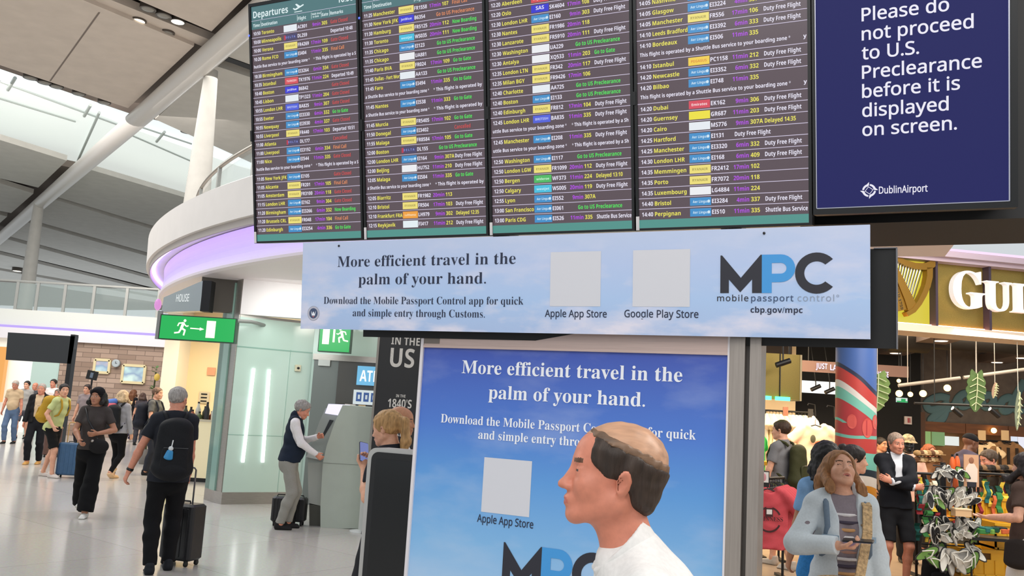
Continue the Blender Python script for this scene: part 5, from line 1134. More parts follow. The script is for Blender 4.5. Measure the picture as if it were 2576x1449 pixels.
mb = MB(); band(mb, [(2236, 640), (2254, 672), (2272, 710), (2290, 750), (2300, 776)], .03, .075, -.12, -.03); band(mb, [(2240, 670), (2254, 705), (2266, 740), (2276, 780)], .05, .08, -.13, -.05); mb.build('harp_soundbox', M_brass, t)
mb = MB()
for i in range(11):
    a = i / 10; x0, y0 = 2258 + a * 70, 656 + a * 22; x1, y1 = 2259 + a * 42, 672 + a * 96
    mb.tube([hp_(x0, y0, -.07), hp_(x1, y1, -.07)], .0065, 5)
mb.build('harp_string', mat('string_dark', '#3a3424', .5), t)
mb = MB()
for i in range(10):
    a = (i + .5) / 10; x0, y0 = 2258 + a * 70, 657 + a * 22; x1, y1 = 2259 + a * 42, 670 + a * 90
    mb.tube([hp_(x0, y0, -.09), hp_(x1, y1, -.09)], .011, 5)
mb.build('harp_glow_string', lit('string_white', '#fff8dc', 1.5), t)
mb = MB(); a, b = hp_(2258, 716, -.045), hp_(2272, 778, -.045); ex = unit(b - a); letters(mb, 'ESTD 1759', a, ex, np.cross(F.n, ex), .035, 0, 'serif', width=np.linalg.norm(b - a)); mb.build('harp_date', mat('date_dark', '#2e220c', .6), t)
# green lit mesh sign, partly behind the totem post
YG = 11.6; a, c = at(1880, 885, YG), at(2015, 1007, YG); t = thing('mesh_sign', 'gold mesh box sign glowing green along its foot beside the steel post', 'sign', (a[0], YG, c[2])); w, h = c[0] - a[0], a[2] - c[2]
MB().bbox((0, 0, 0), (w, .4, h)).build('mesh_box', M_gold, t); MB().bbox((w - .02, -.01, -.01), (w + .005, .41, h)).build('edge_frame', mat('edge_cream', '#cdb98e', .5), t)
MB().bbox((.0, -.05, -.02), (w * .44, -.01, .03)).build('glow_strip', lit('green_strip', '#3fe08a', 5.0), t); MB().bbox((w * .52, -.05, -.02), (w * .78, -.01, .03)).build('glow_strip', lit('green_strip', '#3fe08a'), t)
MB().bbox((w * .60, -.015, .0), (w * .615, 0, h)).build('seam', M_dark, t)
for x in (.15, w - .1): MB().tube([(x, .2, h), (x, .2, 3.755 - c[2])], .012, 6).build('hanger', M_dark, t)
mb = MB(); q = at(1912, 922, YG) - V3(a[0], YG, c[2]); letters(mb, 'S', V3(q[0] - .06, -.03, q[2] + .02), (1, 0, 0), (0, 0, 1), .15, 0, 'bold'); mb.build('glow_letter', lit('letter_green', '#9af0a0', 1.3), t)
p = at(1970, 913, 11.2); t = thing('spotlight', 'long black spotlight hanging before the green glowing mesh sign', 'spotlight', tuple(p)); MB().tube([V3(-.09, 0, -.035), V3(.09, 0, .035)], .035, 12).build('can', M_dark, t); MB().tube([V3(0, 0, .03), V3(0, .1, 3.76 - p[2])], .01, 6).build('arm', M_dark, t)
for x, y, lb in ((2052, 977, 'black spotlight against the bright panel, nearer the mesh sign'), (2087, 984, 'black spotlight against the bright panel, nearer the mural column')):
    p = at(x, y, 15.4); t = thing('spotlight', lb, 'spotlight', tuple(p)); MB().tube([V3(-.08, 0, -.03), V3(.08, 0, .05)], .035, 12).build('can', M_dark, t); MB().tube([V3(0, 0, .03), V3(0, 0, at(x, 962, 15.4)[2] - p[2]), V3(0, .5, 3.755 - p[2])], .01, 6).build('arm', M_dark, t)

# ---- column with a bold colour mural
cm = mat('mural', '#3a5a9a', .45); nt = cm.node_tree; b_ = nt.nodes['Principled BSDF']; tc = nt.nodes.new('ShaderNodeTexCoord'); sp = nt.nodes.new('ShaderNodeSeparateXYZ'); nt.links.new(tc.outputs['Object'], sp.inputs[0])
nz = nt.nodes.new('ShaderNodeTexNoise'); nz.inputs['Scale'].default_value = 2.2; nz.inputs['Detail'].default_value = 0; nt.links.new(tc.outputs['Object'], nz.inputs[0])
def mth(op, a, b):
    m = nt.nodes.new('ShaderNodeMath'); m.operation = op
    for i, v in enumerate((a, b)):
        if isinstance(v, (int, float)): m.inputs[i].default_value = v
        else: nt.links.new(v, m.inputs[i])
    return m.outputs[0]
zz = mth('ADD', sp.outputs['Z'], mth('MULTIPLY', mth('SUBTRACT', nz.outputs['Fac'], .5), .12))
up = mth('GREATER_THAN', sp.outputs['Z'], 1.85); zz = mth('ADD', zz, mth('MULTIPLY', up, mth('MULTIPLY', sp.outputs['X'], .8)))
zz = mth('DIVIDE', zz, 3.0); r = nt.nodes.new('ShaderNodeValToRGB'); r.color_ramp.interpolation = 'CONSTANT'; nt.links.new(zz, r.inputs[0]); nt.links.new(r.outputs[0], b_.inputs['Base Color'])
bands = [(0, '#d08a2a'), (1.08, '#d8cfc4'), (1.19, '#1c2a34'), (1.27, '#6fb3a2'), (1.50, '#b23a34'), (1.665, '#6fb3a2'), (1.705, '#a83236'), (1.98, '#6fb3a2'), (2.12, '#cfc9c4'), (2.20, '#b23a34'), (2.36, '#232a44'), (2.42, '#3f5f9e')]
for i, (z, c) in enumerate(bands):
    e = r.color_ramp.elements[0] if i == 0 else (r.color_ramp.elements[1] if i == 1 else r.color_ramp.elements.new(z / 3.0)); e.position = z / 3.0; e.color = (*srgb(c), 1)
pc = at(2153, 1000, 11.1); t = thing('mural_column', 'round column painted in bold blue, red and teal bands', 'column', (pc[0], pc[1], 0)); MB().lathe([(.245, 0), (.245, 3.3)], (0, 0, 0), 40).build('shaft', cm, t); MB().lathe([(.252, 0), (.252, .1)], (0, 0, 0), 40).build('base_ring', M_steel, t)
MB().lathe([(.249, 3.2), (.249, 3.3)], (0, 0, 0), 40).build('top_ring', M_steel, t)
mb = MB()
for k, (dx, z, rx_, rz_) in enumerate(((-.13, 1.87, .05, .09), (.05, 1.80, .07, .12), (.17, 1.88, .05, .09))):
    P = [(0, 0, 0)] * 0; n = 18
    for j in range(n):
        x = dx + rx_ * math.cos(6.2832 * j / n); P.append((x, -math.sqrt(max(.2475 ** 2 - x * x, 1e-6)) - .001, z + rz_ * math.sin(6.2832 * j / n)))
    mb.add(P, [tuple(range(n))])
mb.build('painted_spot', mat('spot_red', '#c9544c', .45), t)

# ---- hanging leaf decorations
def leaf(lb, px_, py_, y, w, h, rot, col, slim=False):
    p = at(px_, py_, y); t = thing('hanging_leaf', lb, 'decoration', tuple(p), rot, 'giant hanging leaves'); mb = MB(); n = 14; top, bot = [], []
    for i in range(n + 1):
        v = i / n; hw = w / 2 * (math.sin(math.pi * min(1, v * (1.0 if slim else .86) + (.0 if slim else .12))) ** .75) * (1 if slim else (1 - .16 * (i % 3 == 2))); z = h * (.5 - v)
        for s_ in (-1, 1): top.append((s_ * hw, -.06 * math.cos(s_ * 1.2) + .05 * v, z + (.05 * h if (s_ and v < .1 and not slim) else 0)))
        top.append((0, -.02 + .05 * v, z - (.06 * h if v < .08 and not slim else 0)))
    F_ = []
    for i in range(n):
        a = 3 * i; F_ += [(a, a + 2, a + 5, a + 3), (a + 2, a + 1, a + 4, a + 5)]
    V = top + [(x, y_ + .012, z) for x, y_, z in top]; m = len(top); mb.add(V, F_ + [tuple(i + m for i in reversed(f)) for f in F_]); mb.build('blade', mat('leaf_' + col.strip('#'), col, .6, noise=.2, scale=5), t)
    mb = MB(); mb.tube([(0, -.035, h * .44), (0, -.02, 0), (0, .03, -h * .46)], .008, 6)
    for i in range(1, 6):
        v = i / 6.5; z = h * (.5 - v); hw = w * .40 * math.sin(math.pi * min(1, v * .86 + .12))
        for s_ in (-1, 1): mb.tube([(0, -.03 + .05 * v, z), (s_ * hw, -.05 + .05 * v, z - h * .09)], .006, 5)
    mb.build('vein', mat('leaf_vein', '#c9d2a8', .6), t); MB().tube([(0, 0, h * .42), (0, 0, 3.75 - p[2])], .005, 5).build('wire', mat('wire_pale', '#c9c3ba', .4), t)
leaf('giant green hanging leaf with pale veins between the two spotlights', 2456, 985, 12.2, .30, .56, .1, '#55713f')
leaf('giant green hanging leaf half behind the mural column', 2207, 985, 11.6, .36, .52, .0, '#6f8a48')
leaf('slim pale hanging leaf by the letter d', 2562, 1032, 12.0, .09, .56, .2, '#8f9a86', True)
leaf('small pale cut-out hanging between large leaf and slim leaf', 2503, 982, 13.0, .09, .24, .3, '#cdb3a4', True)

# ---- clothes: shirts on rails
def tee_mesh(col, sw=.24, ln=.66, wr=.006):
    S = Solid(); S.ecap((0, 0, -.08), (0, 0, -ln), (sw, .035), (sw * .96, .045), (1, 0, 0), .02).cone((-.12, 0, -.045), (.12, 0, -.045), .04, None, .02).cut((0, 0, -1), ln)
    for s_ in (-1, 1): S.cone((s_ * sw * .75, 0, -.085), (s_ * (sw + .10), 0, -.25), .055, .075, .02, 1)
    S.ell((0, -.02, -.02), (.085, .09, .05), None, .01, -1)
    V, Q = S.mesh(.016, wr, 24, sw * 40); return V, Q
_tee = {}
def tee(name, lb, group, loc, rot, col, small=1.0, parent_extra=None):
    if col not in _tee:
        V, Q = tee_mesh(col); me = bpy.data.meshes.new('shirt_fabric'); me.from_pydata(V.tolist(), [], Q.tolist()); me.materials.append(cloth(col)); me.polygons.foreach_set('use_smooth', np.ones(len(Q), bool)); _tee[col] = me
        mb = MB(); mb.tube([(-.20, 0, -.085), (0, 0, -.03), (.20, 0, -.085)], .008, 6); mb.tube([(0, 0, -.03), (0, 0, .03), (.02, 0, .05), (.03, 0, .03)], .004, 6); _tee['h'] = mb
        if 'hm' not in _tee: o = mb.build('hanger', M_dark); _tee['hm'] = o.data; bpy.data.objects.remove(o)
    t = thing(name, lb, 'shirt', tuple(loc), rot, group); t.scale = (small,) * 3
    for nm, me in (('fabric', _tee[col]), ('hanger', _tee['hm'])):
        o = bpy.data.objects.new(nm, me); COL.objects.link(o); o.parent = t
    return t
def rail(name, lb, p, q, z, legs=True):
    p, q = V3(*p), V3(*q); t = thing(name, lb, 'rail', (p[0], p[1], 0)); d = q - p; MB().tube([(0, 0, z), (d[0], d[1], z)], .016, 8).build('rail', M_dark, t)
    if legs:
        for k in (0, 1): MB().tube([(d[0] * k, d[1] * k, 0), (d[0] * k, d[1] * k, z)], .016, 8).build('upright', M_dark, t); MB().bbox((d[0] * k - .03, d[1] * k - .22, 0), (d[0] * k + .03, d[1] * k + .22, .03)).build('foot', M_dark, t)
    return t
# white and cream shirts on the back rail
a, c = at(1925, 1032, 15.4), at(2046, 1050, 15.0); rail('clothes_rail', 'black clothes rail of white and cream shirts at the cream back wall', a, c, a[2])
cols = ['#efe2c4', '#e9d9b0', '#f3ead6', '#e3d2b4', '#f0e6cf', '#cfc4a0']; n = 15
for i in range(n):
    f = (i + .5) / n; p = a + (c - a) * f; p[2] = a[2] - .05
    tee('hanging_shirt', 'cream and white shirts hanging side-on along the black back rail', 'pale shirts on the back rail', p, math.radians(78 + (i * 37) % 17), cols[i % 6], .95)
q = at(2051, 1063, 14.2); t = tee('display_shirt', 'pale pink display shirt with a round dark print and orange patch facing out', None, (q[0], q[1], q[2]), math.radians(6), '#ecc9ae', 1.3)
mb = MB(); mb.sphere((-.06, -.07, -.20), (.035, .006, .05)); mb.build('print', mat('print_olive', '#4a4a34', .7), t); mb = MB(); mb.sphere((.02, -.07, -.25), (.055, .006, .03)); mb.build('print', mat('print_orange', '#d8572a', .7), t)
q = at(2085, 1078, 15.2); tee('display_shirt', 'tan shirt hanging beside the pale pink display shirt', None, (q[0], q[1], q[2]), .1, '#b58f6c', .9)
for x, y in ((2040, 1015), (2088, 1020)):
    P = [at(x + dx, y + dy, 15.6) for dx, dy in ((-8, 4), (-6, 0), (10, 3), (12, 32))]; o = P[0]; tag(MB().tube([p - o for p in P], .012, 6).build('wall_bracket', M_dark, None, tuple(o)), 'thin black garment bracket on the cream wall, %s' % ('nearer the pale rail' if x < 2060 else 'nearer the mural column'), 'bracket')
for x, y, lb in ((1976, 1035, 'small printed tag board on the back rail, red edged'), (2039, 1040, 'small dark tag board at the end of the back rail')):
    p = at(x, y, 14.9); tag(MB().box((0, 0, 0), (.085, .02, .15)).build('price_board', mat('tag_dark' if x > 2000 else 'tag_brown', '#2a2724' if x > 2000 else '#8a5a46', .6), None, tuple(p)), lb, 'price tag')
# green shirt and lower dark garments by the steel post
q = at(1919, 1095, 12.6); tee('hanging_shirt', 'bright green shirt hanging by the steel post', None, (q[0], q[1], q[2]), 1.2, '#2fae4f', .8)
p = at(1927, 1165, 12.4); tag(MB().box((0, 0, 0), (.30, .3, .05)).build('shelf_board', mat('shelf_yellow', '#e0a81c', .5), None, tuple(p)), 'yellow shelf edge behind the man with the green backpack', 'shelf')
a, c = at(1915, 1185, 12.2), at(1962, 1188, 12.0); rail('clothes_rail', 'low black rail of dark garments below the yellow shelf edge', a, c, a[2])
for i in range(5):
    p = a + (c - a) * (i + .5) / 5; p[2] = a[2] - .05; tee('hanging_shirt', 'dark garments hanging below the yellow shelf edge', 'dark garments on the low rail', p, math.radians(80 + i * 3), ('#3a2c2a', '#2c2c30')[i % 2], .7)
# red shirts facing out on the near rack
a, c = at(1890, 1206, 9.9), at(1972, 1206, 10.6); rail('clothes_rail', 'black floor rack carrying the red shirts beside the steel post', a, c, a[2])
n = 5
for i in range(n):
    p = at(1931, 1222, 9.75) + V3(.06 * i, .11 * i, 0); p[2] = a[2] - .05
    t = tee('hanging_shirt', 'red printed shirt facing out at the front of the near rack' if i == 0 else 'plain red shirts queued behind the printed red shirt', None if i == 0 else 'red shirts on the near rack', p, math.radians(4 + i), '#c04c54', 1.02)
    if i == 0:
        mb = MB(); letters(mb, 'GUINNESS', (.0, -.062, -.36), (1, 0, 0), (0, 0, 1), .045, 0, 'serif', width=.30, align='c')
        for a0, a1, r0, r1 in ((25, 75, .115, .135), (105, 155, .115, .135), (205, 335, .115, .135)):
            pts = [(r_ * math.cos(math.radians(a_)), -.062, -.345 + r_ * math.sin(math.radians(a_))) for r_, rng_ in ((r0, np.linspace(a0, a1, 12)), (r1, np.linspace(a1, a0, 12))) for a_ in rng_]
            mb.add(pts, [(j, 23 - j, 22 - j, j + 1) for j in range(11)])
        mb.box((0, -.060, -.27), (.08, .004, .09)); mb.build('chest_print', mat('print_dark_red', '#3c1418', .7), t)
        mb = MB(); mb.box((.0, -.063, -.265), (.06, .003, .05)); mb.build('price_label', mat('label_white', '#d9d5d2', .6), t)
for i in range(6):
    p = a + (c - a) * (.55 + i * .08); p[2] = a[2] - .05; tee('hanging_shirt', 'dark and olive shirts at the far end of the near rack', 'dark shirts on the near rack', p, math.radians(84 + i), ('#23262b', '#4a4a2c', '#1d1f22')[i % 3], .95)
p = at(1922, 1205, 9.6); t = thing('rack_card', 'black framed white card with a pink print on top of the near rack', 'sign', tuple(p)); MB().box((0, 0, 0), (.11, .02, .17)).build('frame', M_dark, t); MB().tube([(0, 0, -.08), (0, .05, at(1922, 1206, 9.9)[2] - p[2])], .006, 6).build('clip', M_dark, t); MB().box((0, -.012, .02), (.09, .004, .11)).build('card', mat('label_white', '#d9d5d2'), t); mb = MB(); mb.sphere((0, -.015, .02), (.02, .003, .04)); mb.build('print', mat('print_pink', '#c58a92', .6), t)
# two striped jerseys on the alcove rail
a, c = at(2440, 1106, 15.6), at(2560, 1108, 15.6); rail('clothes_rail', 'timber alcove rail carrying the two striped jerseys', a, c, a[2])
for x, lb in ((2474, 'cream and black striped jersey right of the man in a cap'), (2532, 'black and tan striped jersey above the bending man')):
    p = at(x, 1110, 15.5); t = tee('hanging_jersey', lb, None, (p[0], p[1], p[2]), 0, '#d9bd94' if x < 2500 else '#7a5a3c', 1.0); mb = MB()
    for k in (-.15, 0, .15): mb.box((k, -.052, -.36), (.05, .012, .5))
    mb.build('stripe', cloth('#2a221c'), t)
    tag(MB().box((0, 0, 0), (.13, .015, .17)).build('price_board', mat('tag_cream', '#b79a72', .6), None, tuple(at(x - 4, 1095, 15.4))), 'small square tag board above the %s jersey' % ('cream striped' if x < 2500 else 'tan striped'), 'price tag')

# ---- yellow crates
YEL = mat('crate_yellow', '#d9a21c', .45, noise=.05, scale=4)
def crate(lb, x, y, z, rot, w=.50, d=.36, h=.28):
    t = thing('crate', lb, 'crate', (x, y, z), rot, 'stacked yellow crates'); mb = MB(); th = .02
    for a, b in (((-w / 2, -d / 2, 0), (w / 2, d / 2, .02)), ((-w / 2, d / 2 - th, 0), (w / 2, d / 2, h)), ((-w / 2, -d / 2, 0), (-w / 2 + th, d / 2, h)), ((w / 2 - th, -d / 2, 0), (w / 2, d / 2, h)), ((-w / 2, -d / 2, 0), (w / 2, -d / 2 + th, h * .62)), ((-w / 2, -d / 2, h * .86), (w / 2, -d / 2 + th, h)), ((-w / 2, -d / 2, h * .62), (-.07, -d / 2 + th, h * .86)), ((.07, -d / 2, h * .62), (w / 2, -d / 2 + th, h * .86))): mb.bbox(a, b)
    mb.build('body', YEL, t); mb = MB()
    for x_ in np.linspace(-w / 2 + .02, w / 2 - .02, 5): mb.bbox((x_ - .008, -d / 2 - .012, .0), (x_ + .008, -d / 2, h * .6))
    mb.bbox((-w / 2 - .01, -d / 2 - .012, h - .03), (w / 2 + .01, -d / 2, h)); mb.bbox((-w / 2 - .01, -d / 2 - .012, 0), (w / 2 + .01, -d / 2, .02)); mb.build('rib', YEL, t)
    mb = MB(); mb.bbox((-.07, -d / 2 + .015, h * .62), (.07, -d / 2 + .02, h * .86)); mb.build('hand_hole', mat('hole_dark', '#5a3a08', .8), t)
g0 = at(2452, 1400, 9.9)
gy = 9.95
for c_ in range(3):
    for r_ in range(3 if c_ else 2):
        crate('yellow plastic crate, %s of the %s stack below the flip-flops' % (('lowest', 'second', 'third')[r_], ('first', 'middle', 'last')[c_]), at((2455, 2545, 2640)[c_], 1380, gy)[0], gy + .05 * c_, r_ * .285, .02 * (c_ - 1))
crate('yellow plastic crate set high behind the hanging flip-flops', at(2490, 1330, 10.5)[0], 10.55, .80, 0); MB().bbox((at(2490, 1330, 10.5)[0] - .3, 10.3, 0), (at(2490, 1330, 10.5)[0] + .3, 10.8, .795)).build('plinth_block', M_dark); tag(bpy.data.objects['plinth_block'], 'dark plinth block carrying the high yellow crate', 'plinth')

# ---- flip-flop stand
q = at(2385, 1300, 9.7); t = thing('display_stand', 'black wire display stand hung with grey and black flip-flops', 'display stand', (q[0], q[1], 0)); zt = at(2385, 1165, 9.7)[2]
MB().tube([(0, .1, 0), (0, .1, zt)], .03, 10).build('pole', M_dark, t)
tiers = [(1192, 2352, 2428, 8, .26), (1245, 2330, 2448, 12, .27), (1258, 2336, 2450, 11, .26), (1322, 2328, 2462, 13, .28), (1345, 2340, 2455, 11, .27), (1392, 2322, 2462, 8, .36), (1412, 2345, 2455, 6, .36)]
for i, tr in enumerate(tiers):
    z = at(2385, tr[0], 9.7)[2] + .08; xa, xb = at(tr[1], tr[0], 9.7)[0] - q[0], at(tr[2], tr[0], 9.7)[0] - q[0]; mb = MB(); mb.tube([(xa, .04, z), (xb, .04, z)], .008, 6); mb.tube([(0, .1, z), (0, .04, z)], .008, 6); mb.build('hook_bar', M_dark, t)
MB().lathe([(.3, 0), (.3, .03), (.03, .05)], (0, .1, 0), 20).build('foot', M_dark, t)
def flip(scol, kcol):
    r = thing('flip_flop', '', 'flip-flop'); mb = MB(); n = 16; P = []
    for j in range(n):
        a = 6.2832 * j / n; w = .046 * (1 + .18 * math.sin(a)); P.append((w * math.cos(a), .135 * math.sin(a)))
    mb.prism(P, (0, 0, 0), (1, 0, 0), (0, 0, 1), (0, -.018, 0)); mb.build('sole', scol, r)
    mb = MB(); P2 = [(x * .86, y * .9) for x, y in P]; mb.prism(P2, (0, -.018, 0), (1, 0, 0), (0, 0, 1), (0, -.002, 0)); mb.build('footbed', kcol, r)
    mb = MB(); mb.tube([(.043, -.02, -.03), (.03, -.055, .02), (0, -.03, .075)], .007, 6); mb.tube([(-.043, -.02, -.03), (-.03, -.055, .02), (0, -.03, .075)], .007, 6); mb.build('strap', kcol if scol.name.startswith('ff_w') else mat('ff_white', '#d9d8d0', .6), r)
    return r
FC = [mat('ff_black', '#1a1a1c', .6), mat('ff_grey', '#8f8d88', .6), mat('ff_white', '#d9d8d0', .6), mat('ff_green', '#6f9a4a', .6), mat('ff_silver', '#b9b5ac', .5)]
protos = [flip(FC[a], FC[b]) for a, b in ((0, 1), (2, 0), (1, 4), (0, 3), (0, 2))]
r_ = random.Random(5); used = set(); TN = ('top tier', 'upper middle tier, outer layer', 'upper middle tier, inner layer', 'lower middle tier, outer layer', 'lower middle tier, inner layer', 'bottom tier, outer layer', 'bottom tier, inner layer'); CN = ('black with grey footbed', 'white with black footbed', 'grey with silver footbed', 'black with green footbed', 'black with white footbed')
for ti, (py_, xa, xb, n, sc) in enumerate(tiers):
    for i in range(n):
        k = r_.randrange(5); o = protos[k] if k not in used else copy_tree(protos[k]); used.add(k)
        p = at(xa + (xb - xa) * (i + .5) / n, py_ + r_.uniform(-5, 5), 9.7 - .1 * r_.random() - (.0 if ti % 2 else .06)); o.location = tuple(p); s_ = sc / .27 * .78; o.scale = (s_,) * 3
        o.rotation_euler = (r_.uniform(-.5, .3), r_.uniform(-1.3, 1.3), r_.uniform(-.7, .7)); tag(o, 'flip-flops, %s, hung on the %s' % (CN[k], TN[ti]), 'flip-flop', 'flip-flops %s, %s' % (TN[ti], CN[k]))
# colourful woven scarves behind and beside the flip-flops
SCOL = ['#3f7d45', '#d98a2c', '#e0c24a', '#2c6a66', '#8f2f35', '#1f2a2a', '#74a34e', '#e6dcc0', '#c9653c', '#204a3a']
def scarf(x, y, yd, w, h, col, lb, group):
    p = at(x, y, yd); mb = MB(); n = 6
    V = [(sx * w / 2 + .012 * math.sin(i * 1.3 + x), .012 * math.cos(i * 1.7 + x) + d, -h * i / n) for d in (0, .02) for i in range(n + 1) for sx in (-1, 1)]; m = 2 * (n + 1)
    mb.add(V, [(2 * i, 2 * i + 1, 2 * i + 3, 2 * i + 2) for i in range(n)] + [(m + 2 * i + 1, m + 2 * i, m + 2 * i + 2, m + 2 * i + 3) for i in range(n)] + [(2 * i, 2 * i + 2, m + 2 * i + 2, m + 2 * i) for i in range(n)] + [(2 * i + 1, m + 2 * i + 1, m + 2 * i + 3, 2 * i + 3) for i in range(n)])
    tag(mb.build('scarf', cloth(col), None, tuple(p)), lb, 'scarf', group)
NC = ['green', 'orange', 'yellow', 'teal', 'dark red', 'black', 'light green', 'cream', 'rust', 'dark green']
for nm, x0, x1, y0, y1, n, yd in (('behind the left edge of the flip-flop stand', 2308, 2352, 1195, 1330, 26, 10.3), ('between flip-flop stand and brown-dressed woman', 2462, 2545, 1205, 1290, 34, 10.4), ('behind the middle of the flip-flop stand', 2350, 2445, 1205, 1300, 22, 10.45)):
    for i in range(n):
        k = r_.randrange(10); scarf(r_.uniform(x0, x1), r_.uniform(y0, y1), yd + r_.uniform(-.1, .25), r_.uniform(.03, .07), r_.uniform(.14, .32), SCOL[k], '%s woven scarves %s' % (NC[k], nm), '%s scarves %s' % (NC[k], nm))
for nm, x0, x1, y, yd in (('before the pink mannequin shirt', 2308, 2352, 1190, 10.5), ('above the scarves by the brown-dressed woman', 2455, 2550, 1190, 10.6)):
    a, c = at(x0 - 4, y, yd), at(x1 + 4, y, yd); rail('clothes_rail', 'black scarf rail %s' % nm, a, c, a[2])
# hung caps along the rails
for i in range(16):
    x = 2462 + (i % 8) * 11; y = 1178 + (i // 8) * 13; p = at(x, y, 10.9); t = thing('cap', 'dark and tan caps lined up on two rows above the scarves by the brown-dressed woman', 'cap', tuple(p), r_.uniform(-.4, .4), 'caps above the scarves'); m = cloth(('#2b2620', '#8a6a4a', '#3a3430')[i % 3]); mb = MB(); mb.sphere((0, 0, 0), (.055, .06, .045), 10); mb.build('crown', m, t); MB().prism([(-.045, 0), (.045, 0), (.035, .06), (-.035, .06)], (0, -.04, -.02), (1, 0, 0), (0, -1, 0), (0, 0, .008)).build('brim', m, t)
a = at(2460, 1186, 11.0); c = at(2552, 1188, 11.0); rail('clothes_rail', 'black rail behind the two rows of caps', a, c, a[2])
for i in range(14):
    x = 2308 + (i % 7) * 9; y = 1140 + (i // 7) * 16; p = at(x, y, 11.2); t = thing('cap', 'tan and brown caps on the display behind the flip-flop stand', 'cap', tuple(p), r_.uniform(-.4, .4), 'caps behind the stand'); m = cloth(('#a8875c', '#6a4a34', '#cdb48a')[i % 3]); mb = MB(); mb.sphere((0, 0, 0), (.05, .055, .04), 10); mb.build('crown', m, t); MB().prism([(-.045, 0), (.045, 0), (.035, .06), (-.035, .06)], (0, -.04, -.02), (1, 0, 0), (0, -1, 0), (0, 0, .008)).build('brim', m, t)
a = at(2304, 1150, 11.3); c = at(2368, 1153, 11.3); rail('clothes_rail', 'black rail behind the tan caps', a, c, a[2])
# two orange cones of cloth and the portrait card on the stand
for x, y, lb in ((2396, 1172, 'orange bottle standing on the stand top, nearer the portrait card'), (2408, 1170, 'orange bottle standing on the stand top, touching its twin'), (2404, 1222, 'orange bottle between the two upper tiers')):
    p = at(x, y, 9.75); t = thing('bottle', lb, 'bottle', tuple(p), 0, 'orange bottles'); MB().lathe([(.03, -.10), (.032, 0), (.026, .06), (.012, .10)], (0, 0, 0), 14).build('body', mat('orange_plastic', '#d9642c', .4), t); MB().lathe([(.013, .10), (.013, .125)], (0, 0, 0), 12).build('cap', M_dark, t)
p = at(2443, 1184, 9.6); t = thing('portrait_card', 'upright card with a portrait of a person in a pale shirt', 'sign', tuple(p)); MB().box((0, 0, 0), (.16, .015, .34)).build('card', mat('card_peach', '#c79a78', .6), t)
mb = MB(); mb.sphere((.0, -.008, .11), (.028, .004, .036), 14); mb.build('printed_head', mat('print_skin', '#8f6048', .6), t); mb = MB(); mb.prism([(-.06, -.12), (.06, -.12), (.065, .02), (.03, .075), (-.03, .075), (-.065, .02)], (0, -.008, 0), (1, 0, 0), (0, 0, 1), (0, -.003, 0)); mb.build('printed_shirt', mat('print_pale', '#e0cfc0', .6), t); mb = MB(); mb.prism([(-.05, -.17), (.05, -.17), (.05, -.12), (-.05, -.12)], (0, -.008, 0), (1, 0, 0), (0, 0, 1), (0, -.003, 0)); mb.build('printed_trousers', mat('print_black', '#23232e'), t)
MB().tube([(0, .02, -.17), (0, .02, -p[2])], .012, 8).build('stand', M_dark, t)
p = at(2418, 1290, 9.5); t = thing('shoe_box', 'open cream box between the flip-flop tiers', 'box', tuple(p)); MB().box((0, 0, 0), (.17, .10, .07)).build('body', mat('box_cream', '#d8b48a', .6), t); MB().box((0, 0, .04), (.18, .11, .014)).build('lid', mat('box_cream2', '#e6cda6', .6), t); MB().tube([(0, .06, 0), (0, .25, 0)], .01, 6).build('support', M_dark, t)
# low dark table edge with folded cloths
a = at(2495, 1352, 9.6); tag(MB().bbox((-.25, -.1, -.03), (.3, .2, 0)).build('table_edge', M_dark, None, tuple(a)), 'dark table edge above the yellow crates', 'table')
for i in range(7):
    p = at(2468 + i * 9, 1343 - (i % 2) * 4, 9.55); p[2] += .01; tag(MB().rbox((0, 0, .02), (.10, .14, .05), .012, R=rz(20 * i)).build('folded_cloth', cloth(SCOL[(i * 3) % 10]), None, tuple(p)), '%s folded cloth on the dark table edge' % NC[(i * 3) % 10], 'cloth', 'folded cloths on the table edge')
